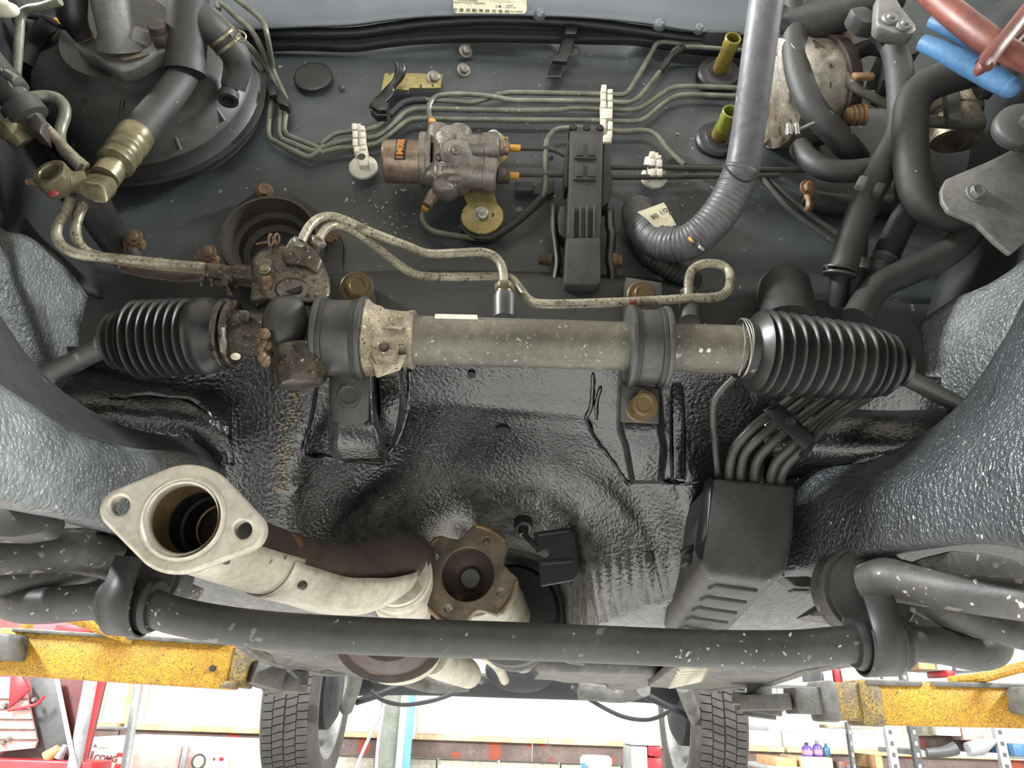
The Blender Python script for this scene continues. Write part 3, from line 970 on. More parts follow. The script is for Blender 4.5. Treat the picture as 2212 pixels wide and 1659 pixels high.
# boot clamps
for bt, p, r in ((boot1, (486, 720, .535), 74), (boot1, (503, 719, .535), 70)):
    c = at(*p)
    obj('boot_band', MB().rev(c + Vector((-.0022, 0, 0)), c + Vector((.0022, 0, 0)), [(0, r * sL), (1, r * sL)], 40).mesh('boot_band', bevel=.0006), MT['alu_o'], bt)
slab('clamp_clip', [(474, 706), (486, 706), (484, 722), (488, 736), (486, 764), (474, 760), (472, 735), (478, 722)], .509, .004, MT['steel'], boot1)
slab('neck_lug', [(515, 668), (536, 670), (534, 690), (514, 688)], .512, .006, MT['alu_o'], boot1)
c = at(509, 770, .512)
obj('grease_blob', MB().sphere(c, .0028, sc=(1.4, 1, 1)).mesh('grease_blob'), MT['paper'], boot1)
for k in range(3):
    c = axp(1600 + 3 * k, -2)
    pts = [c + Vector((.0012 * math.sin(2 * a + k), math.cos(a) * 64 * sR, math.sin(a) * 64 * sR)) for a in [2 * math.pi * i / 40 for i in range(40)]]
    obj('wire_wrap', MB().tube(pts, .0006, 6, closed=True).mesh('wire_wrap'), MT['steel'], boot2)
obj('wire_tail', MB().tube(cr(A([(1605, 700, .515), (1610, 745, .511), (1600, 790, .512), (1596, 812, .515), (1606, 780, .510), (1609, 740, .511)]), 5), .0006, 6).mesh('wire_tail'), MT['steel'], boot2)
# tie rods
tube('tie_rod', [(262, 730, .545), (180, 772, .56), (80, 824, .575), (0, 866, .59)], .0088, MT['bar'], rack, label='thin dark tie rod entering the ribbed boot by the pinion')
tube('tie_rod', [(1925, 800, .553), (1990, 832, .568), (2090, 885, .59), (2180, 930, .61)], .0075, MT['bar'], rack, label='dusty tie rod entering the ribbed boot by the fuel lines')
# neck and pinion housing
obj('rack_neck', MB().rev(at(500, 720, .537), at(600, 722, .537), [(0, 52 * s_), (.2, 50 * s_), (.8, 50 * s_), (1, 56 * s_)], 40).mesh('rack_neck'), MT['alu_o'], rack)
hs = MB()
hs.rev(at(632, 642, .535), at(640, 838, .552), [(0, .010), (.03, .0155), (.12, .0165), (.30, .0165), (.42, .0185), (.5, .0190), (.62, .0182), (.66, .0192), (.78, .0196), (.9, .0185), (.97, .017), (1, .012)], 40)
hous = obj('pinion_housing', hs.mesh('pinion_housing', smooth=50), MT['alu_o'], rack, label='oily cast pinion housing')
obj('housing_bulge', MB().sphere(at(616, 698, .526), .0185, 28, 18, sc=(1.0, .9, 1.45)).mesh('housing_bulge', smooth=60), MT['clampm'], hous)
obj('housing_side', MB().hexa(A([(650, 658, .522), (690, 658, .522), (695, 800, .53), (668, 830, .535), (645, 800, .53)]), A([(650, 658, .56), (690, 658, .56), (695, 800, .56), (668, 830, .56), (645, 800, .56)])).mesh('housing_side', bevel=.003), MT['alu_o'], hous)
obj('housing_foot', MB().rev(at(648, 752, .526), at(655, 832, .532), [(0, 55 * s_), (.7, 52 * s_), (.95, 48 * s_), (1, 40 * s_)], 36).mesh('housing_foot', smooth=50), MT['alu_o'], hous)
# valve body above
vb = [(540, 565), (560, 540), (592, 528), (620, 530), (660, 545), (690, 565), (712, 600), (716, 640), (690, 656), (630, 652), (572, 648), (560, 628), (545, 610)]
vbody = obj('valve_body', MB().hexa(A([(x, y, .530 - .0001 * (y - 540)) for x, y in vb]), A([(x, y, .575) for x, y in vb])).mesh('valve_body', bevel=.005, bseg=3), MT['alu_o'], rack, label='oily valve body with two pipe unions')
slab('valve_head', [(606, 545), (625, 512), (640, 505), (672, 530), (690, 548), (696, 560), (684, 590), (660, 574), (612, 566)], .522, .035, MT['alu_o'], vbody, bevel=.004, bseg=3)
slab('valve_cover', [(548, 575), (562, 552), (585, 556), (598, 600), (596, 632), (570, 644), (541, 650), (538, 640)], .522, .03, MT['alu_o'], vbody, bevel=.003)
slab('valve_slot', [(563, 594), (584, 594), (586, 626), (566, 626)], .5205, .006, MT['crud'], vbody, bevel=.001)
bolt(572, 582, .521, 9, 'brass', vbody)
obj('valve_ear', MB().rev(at(632, 626, .514), at(634, 622, .545), [(0, .008), (.2, .0095), (1, .0098)], 28, sx=1.5).mesh('valve_ear'), MT['alu_o'], vbody)
c = at(632, 621, .5135)
obj('ear_hole', MB().rev(c, c + Vector((0, .004, 0)), [(0, .0052), (1, .0052)], 20, sx=1.5).mesh('ear_hole'), MT['soot_hole'], vbody)
obj('union_neck', MB().rev(at(500, 592, .545), at(562, 598, .545), [(0, .008), (.1, .0095), (.6, .0092), (1, .011)], 28).mesh('union_neck'), MT['alu_o'], vbody)
# cotter pin of the column coupling
tube('cotter_pin', [(553, 528, .53), (580, 522, .53)], .0011, MT['rust'], vbody, n=2, seg=8)
pts = [at(585 + 5 * math.cos(a), 519 + 13 * math.sin(a), .528 + .004 * math.cos(a)) for a in [2 * math.pi * i / 16 for i in range(16)]]
obj('spring_ring', MB().tube(pts, .0011, 8, closed=True).mesh('spring_ring'), MT['rust'], vbody)
pts = [at(598 + 5 * math.cos(a), 516 + 11 * math.sin(a), .53 + .004 * math.cos(a)) for a in [2 * math.pi * i / 16 for i in range(16)]]
obj('spring_ring', MB().tube(pts, .0011, 8, closed=True).mesh('spring_ring'), MT['rust'], vbody)
# grease lump and drip
cb = MB()
random.seed(3)
for k in range(14):
    cb.sphere(at(566 + random.uniform(-9, 16), 745 + random.uniform(-28, 40), .508 + random.uniform(0, .006)), random.uniform(.002, .0042), 10, 7, sc=(1, 1, 1.3))
cr_ = obj('grease_lump', cb.mesh('grease_lump'), MT['crud'], rack, label='lump of brown grease leaking at the pinion')
cr_['kind'] = 'stuff'

# ---- power steering pipes with union nuts
def union(px, py, Y, d, r, L, parent, name='union_nut', m='brass', collar=True):
    a = at(px, py, Y)
    d = Vector(d).normalized()
    mm = frame(a, d)
    u = MB()
    pts = [(math.cos(math.pi / 3 * k) * r, math.sin(math.pi / 3 * k) * r) for k in range(6)]
    u.hexa([mm @ Vector((x, y, 0)) for x, y in pts], [mm @ Vector((x, y, L * .6)) for x, y in pts])
    if collar:
        u.rev(a + d * L * .55, a + d * L, [(0, r * .82), (1, r * .78)], 20)
    return obj(name, u.mesh(name, bevel=r * .07, bseg=1), MT[m], parent)


pa = thing('power_steering_pipe', 'pale speckled metal pipe curving from pinion valve down into the tube fitting', 'pipe', at(900, 530, .55))
tube('pipe_run', [(650, 524, .525), (668, 490, .53), (690, 472, .535), (715, 468, .54), (745, 476, .545), (800, 501, .555), (880, 532, .56), (925, 548, .56), (985, 547, .56), (1040, 545, .56), (1070, 556, .56), (1085, 580, .56), (1089, 620, .555), (1090, 640, .55)], .0041, MT['pspipe'], pa, n=8, seg=14)
union(652, 521, .524, at(640, 541, .53) - at(655, 515, .522), .0078, .010, pa, m='bolt')
union(1090, 614, .55, (0, 0, -1), .0088, .012, pa)
obj('tube_port', MB().rev(at(1090, 638, .548), at(1090, 688, .548), [(0, .0092), (.2, .0098), (1, .0098)], 28).mesh('tube_port'), MT['clampm'], pa)
pb = thing('power_steering_pipe', 'pale speckled metal pipe ending in a square loop near the ribbed boot', 'pipe', at(1300, 650, .55))
tube('pipe_run', [(687, 519, .53), (702, 496, .538), (722, 487, .545), (748, 490, .55), (790, 515, .56), (850, 562, .565), (885, 587, .57), (920, 597, .57), (1000, 598, .57), (1065, 597, .57), (1100, 601, .565), (1122, 622, .56), (1140, 645, .555), (1165, 656, .55), (1250, 656, .545), (1400, 650, .545), (1500, 644, .545), (1545, 642, .545), (1570, 630, .55), (1578, 605, .555), (1572, 583, .56), (1552, 571, .56), (1520, 570, .558), (1497, 582, .555), (1488, 605, .55), (1487, 640, .548)], .0041, MT['pspipe'], pb, n=8, seg=14)
union(690, 517, .53, at(678, 536, .535) - at(693, 512, .528), .0074, .010, pb, m='bolt')
union(1487, 626, .552, (0, 0, -1), .0075, .008, pb, m='clampm', collar=False)
obj('tube_port', MB().rev(at(1489, 640, .556), at(1490, 695, .548), [(0, .0085), (1, .0088)], 28).mesh('tube_port'), MT['clampm'], pb)
c = at(1367, 651, .5405)
obj('paint_mark', MB().rev(c, c + Vector((0, .002, 0)), [(0, .001), (1, .002)], 12, sx=2).mesh('paint_mark'), MT['red'], pb)
# ================================================================== things on the firewall
YL = 0.664          # depth of the brake lines


def Z2(x, y):       # coordinates read from the 2.949x enlargement of the firewall
    return (700 + x / 2.949, y / 2.949)


# ---- build plate
pl = thing('build_plate', 'cream printed build plate riveted on the grey cowl', 'plate', at(1058, 0, .628))
slab('plate_sheet', [(979, -70), (1136, -70), (1138, 22), (1133, 29), (985, 28), (979, 22)], .631, .0012, MT['cream'], pl, bevel=.0003)
s_ = mpp(1058, 10, .63)
for i, (t, px, py, sz) in enumerate([('日 産 自 動 車 株 式 会 社', 1039, 23.5, 11), ('MADE IN JAPAN', 1112, 24.5, 5), ('工場', 1076, 14, 7), ('PLANT', 1101, 12, 5), ('PLANT NO.', 1104, 16.5, 4.5), ('エンジン  ENGINE', 1010, 1, 5), ('トランスミッション  TRANS AXLE', 1012, 6, 4.6), ('車台番号  CHASSIS', 1010, -5, 5)]):
    me = text_mesh(t, sz * s_, facing(px, py, .6305), .0001)
    obj('lettering', me, MT['ink'], pl)
me = text_mesh('1M10U0153U', 9 * s_, facing(1085, 2, .6305), .0001)
obj('embossed_number', me, MT['cream'], pl)

# ---- yellow bracket with black strap clip
yb = thing('zinc_bracket', 'yellow zinc L-shaped bracket screwed to the firewall', 'bracket', at(890, 175, .67))
slab('bracket_plate', [Z2(*p) for p in [(385, 466), (480, 462), (755, 470), (742, 558), (545, 558), (540, 572), (500, 572), (420, 560), (370, 610), (352, 640)]], .664, .003, MT['zinc'], yb, bevel=.0006)
bolt(*Z2(700, 497), .6635, 11.5, 'bolt', yb, me=SCREW, name='screw', tilt=.5)
st = thing('strap_clip', 'curled black plastic strap clip hanging from the yellow bracket', 'clip', at(850, 200, .65))
rows = []
for (x, y, Y) in [(482, 392, .640), (490, 450, .643), (470, 510, .650), (425, 560, .655), (390, 610, .652), (350, 650, .648), (330, 690, .650)]:
    w = 36 if y < 600 else 46
    rows.append([at(*Z2(x - w, y - 4), Y + .003), at(*Z2(x - w * .4, y + 3), Y), at(*Z2(x + w * .4, y + 3), Y), at(*Z2(x + w, y - 4), Y + .003)])
obj('strap', MB().grid(patch(rows, 3, 5)).mesh('strap', smooth=60), MT['plast'], st, solid=.002)
slab('buckle', [Z2(*p) for p in [(310, 632), (375, 612), (410, 660), (395, 700), (340, 700), (300, 672)]], .642, .010, MT['plast'], st, bevel=.001)
slab('buckle_foot', [Z2(*p) for p in [(292, 700), (340, 700), (410, 690), (395, 735), (330, 735)]], .648, .010, MT['plast'], st, bevel=.001)
# ---- hanging black strap on the right
s2 = thing('strap_clip', 'straight black plastic strap clip hanging below the cowl weatherstrip', 'clip', at(1215, 110, .66))
rows = []
for (x, y, Y) in [(1590, 160, .668), (1570, 215, .662), (1550, 280, .660), (1530, 345, .660), (1500, 390, .663), (1480, 440, .661), (1460, 490, .655)]:
    w = 44
    rows.append([at(*Z2(x - w, y), Y + .001), at(*Z2(x - w * .3, y), Y), at(*Z2(x + w * .3, y), Y), at(*Z2(x + w, y), Y + .001)])
obj('strap', MB().grid(patch(rows, 3, 5)).mesh('strap', smooth=60), MT['plast'], s2, solid=.002)
slab('strap_catch', [Z2(*p) for p in [(1470, 345), (1560, 350), (1545, 392), (1455, 385)]], .652, .006, MT['plast'], s2, bevel=.001)
slab('strap_root', [Z2(*p) for p in [(1540, 158), (1618, 165), (1610, 215), (1530, 215)]], .655, .012, MT['plast'], s2, bevel=.002)
# loose hex screws on the raised pressing
for i, (p, lab) in enumerate(((Z2(902, 325), 'upper of two hex screws on the raised firewall pressing'), (Z2(890, 445), 'lower of two hex screws on the raised firewall pressing'))):
    o = bolt(*p, .671, 10.5, 'bolt', None, me=SCREW, name='hex_screw', tilt=.5)
    tag(o, lab, 'screw')

# ---- brake lines
PR = .0031


def bline(label, pts, m='pipe', r=PR, name='brake_line', Y=YL, n=7, rise=False):
    P = []
    for p in pts:
        if rise:
            P.append((p[0], p[1], Y - .058 * sstep(180, 60, p[1])))
            continue
        if len(p) == 3:
            P.append(p)
        else:
            P.append((p[0], p[1], Y))
    o = tube(name, P, r, MT[m], None, n=n, seg=10)
    return tag(o, label, 'pipe')


bline('brake line running highest across the firewall, up behind the grey harness', [Z2(*p) for p in [(-20, 925), (15, 890), (80, 850), (180, 835), (260, 828), (340, 798), (430, 715), (500, 660), (560, 640), (640, 636), (800, 642), (935, 652), (1020, 634), (1110, 604), (1180, 590), (1280, 590), (1750, 600), (1880, 605), (1935, 588), (1990, 505), (2080, 348), (2120, 280), (2180, 268), (2300, 280), (2640, 290), (2800, 300)]])
bline('brake line leaving the top of the cast valve and climbing to the right', [(934, 268, .640)] + [Z2(*p) + (YL - .004,) for p in [(668, 720), (675, 660), (715, 615), (800, 600), (930, 600), (1090, 618), (1180, 635), (1300, 640), (1750, 645), (1930, 652), (2000, 625), (2060, 560), (2130, 470), (2200, 370), (2290, 300), (2640, 318), (2800, 326)]])
bline('middle brake line passing straight behind the white comb clips', [Z2(*p) for p in [(-20, 945), (20, 930), (90, 905), (180, 892), (260, 880), (340, 866), (420, 808), (500, 730), (560, 700), (640, 692), (900, 698), (1250, 704), (1500, 700), (1590, 690), (1750, 694), (1940, 700), (2030, 680), (2150, 600), (2230, 558), (2350, 550), (2640, 560), (2800, 565)]])
bline('lowest of the long brake lines above the cast valve', [Z2(*p) for p in [(-20, 975), (20, 962), (90, 945), (180, 940), (260, 928), (340, 912), (440, 840), (520, 778), (600, 757), (800, 760), (1250, 765), (1750, 768), (1970, 774), (2050, 752), (2150, 670), (2230, 620), (2330, 603), (2640, 613), (2800, 620)]])


def Z1(x, y):
    return (x / 2.949, y / 2.949)


bline('outermost brake line curling around the firewall corner beside the black booster', [Z1(*p) for p in [(2045, 955), (1970, 998), (1900, 975), (1760, 905), (1722, 880), (1710, 830), (1725, 680), (1755, 600), (1725, 500), (1690, 420), (1600, 310), (1480, 190), (1390, 90), (1350, 66)]], rise=True)
bline('middle brake line curling around the firewall corner beside the black booster', [Z1(*p) for p in [(2050, 940), (2000, 962), (1930, 940), (1810, 890), (1785, 865), (1780, 820), (1790, 650), (1770, 570), (1715, 440), (1660, 300), (1600, 195), (1500, 105), (1420, 32), (1385, 30), (1395, 60)]], rise=True)
bline('innermost brake line curling around the firewall corner beside the black booster', [Z1(*p) for p in [(2060, 925), (2040, 944), (1980, 920), (1850, 868), (1820, 845), (1810, 810), (1825, 660), (1800, 580), (1740, 450), (1730, 380), (1700, 220), (1675, 140), (1610, 75), (1500, -10)]], rise=True)
# dark sleeves on the lines
o = tube('pipe_sleeve', [Z2(*p) + (YL,) for p in [(415, 730), (460, 690), (505, 658), (560, 641), (650, 636)]], PR * 1.45, MT['rubber'], None)
tag(o, 'black rubber sleeve on the brake line below the curled strap clip', 'sleeve')
o = tube('pipe_sleeve', [Z2(*p) + (YL - .004,) for p in [(2140, 455), (2170, 415), (2205, 365), (2290, 302)]], PR * 1.4, MT['rubber'], None)
tag(o, 'black rubber sleeve on the brake line beside the olive pipe', 'sleeve')
jc = thing('line_junction_clip', 'black plastic clip gathering three brake lines beside the booster', 'clip', at(598, 195, .655))
slab('clip_body', [Z1(*p) for p in [(1695, 510), (1730, 500), (1842, 640), (1835, 680), (1790, 660), (1770, 660), (1755, 620), (1705, 590)]], .652, .012, MT['plast'], jc, bevel=.001)
slab('clip_catch', [Z1(*p) for p in [(1700, 545), (1745, 535), (1760, 600), (1715, 608)]], .648, .008, MT['plast'], jc, bevel=.001)
# pipe from the black cover to the right
bline('short pipe curving down to the right from behind the black ribbed cover', [(1300, 279), (1340, 283), (1394, 282), (1420, 294), (1445, 325), (1478, 356)])
bline('upper straight pipe leaving the cast valve behind the ribbed cover', [Z2(*p) + (.655,) for p in [(1150, 942), (1300, 944), (1430, 948), (1490, 965), (1560, 1000), (1700, 1050), (1850, 1064), (2212, 1068), (2700, 1080), (3070, 1085)]], 'pipe_b')
bline('lower straight pipe leaving the cast valve behind the ribbed cover', [Z2(*p) + (.655,) for p in [(1150, 1112), (1350, 1110), (1700, 1120), (1850, 1130), (2212, 1125), (2700, 1120), (2900, 1118)]], 'pipe_b')
bline('olive pipe looping from under the cast valve up to the ribbed cover', [(934, 437, .642)] + [Z2(*p) + (.656,) for p in [(655, 1310), (625, 1375), (640, 1425), (690, 1470), (800, 1495), (990, 1518), (1080, 1505), (1200, 1430), (1320, 1330), (1395, 1250), (1410, 1180), (1412, 1050), (1415, 920), (1440, 860), (1490, 822), (1580, 815), (1650, 815)]])
o = tube('pipe_sleeve', [Z2(*p) + (.656,) for p in [(985, 1518), (1080, 1505), (1200, 1430), (1320, 1330), (1385, 1262)]], PR * 1.6, MT['rubber_d'], None)
tag(o, 'thick rubber sleeve on the pipe loop below the cast valve', 'sleeve')
bline('left of the twin pipes slanting down behind the harness', [(1630, 362, .66), (1660, 400, .655), (1712, 458, .655), (1770, 500, .655), (1812, 532, .655)], 'pipe_b')
bline('right of the twin pipes slanting down behind the harness', [(1645, 368, .66), (1690, 415, .657), (1740, 455, .657), (1812, 508, .657)], 'pipe_b')
bline('thin pipe looping below the olive grommet', [(1452, 330, .672), (1462, 345, .672), (1480, 357, .672), (1560, 362, .67), (1640, 366, .668)], 'pipe_b')


# ---- white comb clips
def comb(label, base, cells, foot=None, Y=.650):
    """cells: (x0,y0,x1,y1) boxes in the enlargement; joined pieces of one moulded clip"""
    t = thing('comb_clip', label, 'clip', at(*Z2(*base), .67), 'white comb clips')
    sp = cells[0]
    slab('spine', [Z2(sp[0], sp[1]), Z2(sp[2], sp[1]), Z2(sp[2], sp[3]), Z2(sp[0], sp[3])], Y + .008, .012, MT['white'], t, bevel=.0008)
    for c in cells[1:]:
        slab('finger', [Z2(c[0], c[1]), Z2(c[2], c[1]), Z2(c[2], c[3]), Z2(c[0], c[3])], Y, .014, MT['white'], t, bevel=.0008)
    if foot:
        x, y, r = foot
        p = at(*Z2(x, y), .668)
        obj('foot', MB().rev(p, p + Vector((0, -.008, 0)), [(0, r), (.4, r), (.8, r * .8), (1, r * .6)], 32).mesh('foot'), MT['white'], t)
        slab('stem', [Z2(x - 55, y - 140), Z2(x + 20, y - 150), Z2(x + 32, y - 20), Z2(x - 30, y - 20)], .652, .014, MT['white'], t, bevel=.001)
        p = at(*Z2(x - 14, y - 75), .6515)
        obj('stem_hole', MB().rev(p, p + Vector((0, .002, 0)), [(0, .0045), (1, .0045)], 16).mesh('stem_hole'), MT['ink'], t)
    return t


comb('white comb clip with round foot holding three pipes near the canister', (230, 1000), [(200, 785, 235, 950), (175, 783, 208, 822), (180, 832, 212, 872), (180, 882, 214, 924), (188, 932, 222, 965), (222, 798, 256, 826), (226, 838, 258, 872), (226, 880, 260, 918), (230, 926, 266, 950)], (252, 1072, .0160))
comb('tall white comb clip above the ribbed cover', (1800, 700), [(1788, 600, 1822, 890), (1768, 537, 1800, 585), (1766, 592, 1798, 632), (1764, 640, 1798, 682), (1766, 690, 1838, 752), (1766, 758, 1798, 815), (1806, 566, 1840, 592), (1806, 600, 1840, 636), (1808, 645, 1840, 682), (1808, 772, 1840, 822), (1806, 832, 1838, 872), (1778, 860, 1832, 904)])
comb('white comb clip with round foot beside the wrapped conduit', (2115, 1060), [(2090, 970, 2130, 1130), (2075, 962, 2110, 1000), (2072, 1008, 2112, 1052), (2078, 1072, 2114, 1116), (2110, 985, 2150, 1008), (2118, 1014, 2156, 1056), (2122, 1072, 2158, 1116)], (2100, 1136, .0150))

# ---- proportioning valve
pv = thing('proportioning_valve', 'grey cast brake proportioning valve with tan canister and embossed lettering', 'valve', at(960, 350, .65))
cy = MB().rev(at(*Z2(380, 1030), .640), at(*Z2(625, 1030), .640), [(0, .0200), (.03, .0222), (.08, .0230), (1, .0230)], 44)
can = obj('canister', cy.mesh('canister', smooth=50), MT['copper'], pv, label='tarnished tan canister')
pa0, pa1 = at(*Z2(470, 1030), .640), at(*Z2(538, 1030), .640)
rows = []
for f in (0, .5, 1):
    p = pa0.lerp(pa1, f)
    rows.append([p + Vector((0, -math.cos(a), math.sin(a))) * .0233 for a in [R(-36 + 74 * j / 12) for j in range(13)]])
obj('canister_sticker', MB().grid(rows).mesh('canister_sticker', smooth=60), MT['ink'], can, solid=.0003)
me = text_mesh('1M000', .0100, Matrix.Identity(4), .0001, bold=.0002)
pm = pa0.lerp(pa1, .5)
for v in me.vertices:                      # wrap the print around the canister
    a = R(-2) + v.co.x / .0235
    v.co = pm + Vector((-v.co.y, 0, 0)) + Vector((0, -math.cos(a), math.sin(a))) * (.0239 + v.co.z)
obj('sticker_print', me, MT['orange_t'], can)
obj('canister_ring', MB().rev(at(*Z2(615, 1020), .640), at(*Z2(688, 1020), .640), [(0, .0275), (.1, .0295), (.55, .0295), (.6, .027), (1, .0262)], 44).mesh('canister_ring', smooth=50), MT['valve'], pv)
body = MB()
body.hexa([at(*Z2(*p), .619) for p in [(690, 895), (895, 905), (905, 1110), (690, 1120)]], [at(*Z2(*p), .665) for p in [(690, 895), (895, 905), (905, 1110), (690, 1120)]])
vbd = obj('valve_casting', body.mesh('valve_casting', bevel=.005, bseg=3), MT['valve'], pv)
for a, b, r in (((735, 830), (728, 960), .0135), ((870, 835), (845, 950), .0135), ((800, 880), (800, 1180), .0195), ((720, 1170), (730, 1090), .0150), ((845, 1195), (835, 1100), .0165), ((770, 1240), (770, 1120), .0140)):
    p, q = at(*Z2(*a), .636), at(*Z2(*b), .636)
    obj('casting_lobe', MB().rev(p, q, [(-.12, r * .35), (-.09, r * .7), (0, r * .95), (.12, r), (1, r)], 28).mesh('casting_lobe', smooth=60), MT['valve'], pv)
obj('outlet_arm', MB().rev(at(*Z2(850, 955), .634), at(*Z2(1112, 940), .634), [(0, .018), (.3, .0155), (.62, .0150), (.64, .0165), (.96, .0165), (1, .0145)], 32).mesh('outlet_arm', smooth=50), MT['valve'], pv)
obj('outlet_arm', MB().rev(at(*Z2(840, 1090), .632), at(*Z2(1102, 1118), .632), [(0, .016), (.25, .0195), (.5, .0170), (.68, .0160), (.7, .0175), (.97, .0178), (1, .0160)], 32).mesh('outlet_arm', smooth=50), MT['valve'], pv)
obj('casting_web', MB().hexa([at(*Z2(*p), .628) for p in [(890, 985), (1055, 985), (1055, 1050), (890, 1060)]], [at(*Z2(*p), .65) for p in [(890, 985), (1055, 985), (1055, 1050), (890, 1060)]]).mesh('casting_web', bevel=.002), MT['valve'], pv)
bb = at(*Z2(842, 990), .620)
obj('bolt_boss', MB().rev(bb, bb + Vector((0, -.010, .002)), [(0, .0175), (.3, .0165), (1, .0135)], 28).mesh('bolt_boss', smooth=50), MT['valve'], pv)
bt = bolt(*Z2(840, 965), .609, 12, 'bolt', pv, tilt=.35)
me = text_mesh('7', .008, facing(*Z2(840, 945), .5965, R(200), -.35), .0002)
obj('bolt_mark', me, MT['clampm'], pv)
s_ = mpp(960, 350, .617)
for t, p, sz, ang in (('NABCO', Z2(775, 1050), 13, 183), ('JAPAN', Z2(760, 915), 9, 182), ('R', Z2(728, 822), 10, 160), ('F', Z2(835, 1180), 11, 200), ('R', Z2(705, 1130), 10, 170)):
    me = text_mesh(t, sz * s_, facing(*p, .6155, R(ang)), .0005, bold=.00015)
    obj('embossed_lettering', me, MT['valve'], pv)
me = plate_mesh('emblem', [circ(0, 0, .0055, 20), circ(0, 0, .0046, 20)], .0012, 0, facing(*Z2(742, 1000), .6182))
obj('emblem', me, MT['alu_o'], pv)
for dx in (-6, 0, 6):
    slab('emblem_bar', [Z2(742 + dx - 2, 982), Z2(742 + dx + 2, 982), Z2(742 + dx + 2, 1018), Z2(742 + dx - 2, 1018)], .6176, .001, MT['alu_o'], pv, bevel=0)
# zinc bracket of the valve
slab('bracket_foot', [Z2(*p) for p in [(880, 1165), (1065, 1170), (1112, 1320), (1105, 1468), (1062, 1470), (1062, 1440), (940, 1440), (940, 1462), (912, 1462), (920, 1318), (890, 1250)]], .652, .003, MT['zinc'], pv, bevel=.0006)
slab('bracket_ear', [Z2(*p) for p in [(1005, 880), (1030, 845), (1080, 830), (1125, 845), (1150, 870), (1172, 868), (1168, 1000), (1130, 1040), (1085, 1062), (1060, 1055), (1040, 950)]], .650, .003, MT['zinc'], pv, bevel=.0006)
slab('bracket_slot', [Z2(*p) for p in [(1150, 880), (1164, 880), (1162, 900), (1148, 900)]], .6495, .001, MT['soot_hole'], pv, bevel=0)
wp = at(*Z2(1008, 1385), .651)
obj('bracket_washer', MB().rev(wp, wp + Vector((0, -.003, 0)), [(0, .0225), (.8, .0225), (1, .021)], 36).mesh('bracket_washer'), MT['zinc'], pv)
obj('rubber_mount', MB().rev(wp + Vector((0, .012, -.003)), wp + Vector((0, .001, -.003)), [(0, .024), (1, .024)], 36).mesh('rubber_mount'), MT['rubber'], pv)
bolt(*Z2(1006, 1370), .648, 13.5, 'steel', pv, me=SCREW, name='screw', tilt=.4)
bolt(*Z2(1080, 868), .638, 10, 'steel', pv, me=SCREW, name='screw', tilt=.5)
# flare nuts
union(*Z2(700, 800), .638, at(*Z2(700, 800), .638) - at(*Z2(690, 760), .640), .0068, .014, pv, 'flare_nut', 'copper')
union(*Z2(708, 1225), .638, at(*Z2(672, 1285), .640) - at(*Z2(715, 1215), .638), .0074, .018, pv, 'flare_nut', 'copper')
union(*Z2(1108, 938), .634, (1, .15, 0), .0095, .012, pv, 'flare_nut', 'copper')
union(*Z2(1098, 1116), .632, (1, .15, 0), .0092, .014, pv, 'flare_nut', 'exh')
for (x, y, Y, d) in ((1218, 944, .6551, (1, 0, 0)), (1208, 1119, .6551, (1, 0, 0))):
    c = at(*Z2(x, y), Y)
    obj('paint_band', MB().rev(c - Vector(d) * .006, c + Vector(d) * .006, [(0, PR * 1.3), (1, PR * 1.3)], 14).mesh('paint_band', bevel=.0006), MT['orange'], pv)
for a, b, Y in (((683, 790), (690, 765), .641), ((640, 1335), (660, 1295), .652)):
    obj('paint_band', MB().rev(at(*Z2(*a), Y), at(*Z2(*b), Y), [(0, PR * 1.3), (1, PR * 1.3)], 14).mesh('paint_band', bevel=.0006), MT['orange'], pv)

# ---- ribbed black cover between two metal ears (engine harness guide)
rc = thing('ribbed_cover', 'black ribbed plastic cover clamped between two worn metal ears', 'cover', at(1260, 450, .64))


def Z5(x, y):
    return (940 + x / 5.026, 230 + y / 5.026)


cov = slab('cover_bar', [Z5(*p) for p in [(1468, 200), (1528, 195), (1620, 200), (1680, 200), (1770, 198), (1828, 215), (1815, 1000), (1800, 1430), (1425, 1430), (1450, 900), (1460, 500)]], .614, .034, MT['plast_g'], rc, bevel=.003)
for x, y in ((1500, 215), (1645, 220), (1790, 220)):
    p = at(*Z5(x, y), .612)
    obj('cover_pin', MB().rev(p, p + Vector((0, .02, 0)), [(0, .0035), (.1, .0045), (1, .0045)], 16).mesh('cover_pin'), MT['plast'], rc)
for x0, x1, y0, y1 in ((1535, 1610, 380, 530), (1665, 1745, 380, 530), (1525, 1605, 620, 760), (1660, 1745, 620, 760)):
    slab('cover_panel', [Z5(x0, y0), Z5(x1, y0), Z5(x1, y1), Z5(x0, y1)], .6122, .004, MT['plast_g'], rc, bevel=.0008)
slab('cover_ledge', [Z5(1510, 542), Z5(1760, 546), Z5(1758, 560), Z5(1510, 556)], .611, .004, MT['plast_g'], rc, bevel=.0006)
slab('cover_ledge', [Z5(1500, 770), Z5(1755, 775), Z5(1752, 790), Z5(1500, 786)], .611, .004, MT['plast_g'], rc, bevel=.0006)
for x in (1500, 1580, 1650, 1730):
    slab('cover_rib', [Z5(x - 14, 1060), Z5(x + 14, 1060), Z5(x + 10, 1425), Z5(x - 18, 1425)], .609, .008, MT['plast_g'], rc, bevel=.0008)
for x in (1540, 1690):
    slab('cover_slot', [Z5(x - 28, 1140), Z5(x + 28, 1140), Z5(x + 24, 1420), Z5(x - 34, 1420)], .6130, .002, MT['soot_hole'], rc, bevel=0)
slab('cover_block', [Z5(1420, 1420), Z5(1800, 1415), Z5(1800, 1900), Z5(1770, 1935), Z5(1410, 1930), Z5(1400, 1900)], .605, .045, MT['plast_g'], rc, bevel=.003)
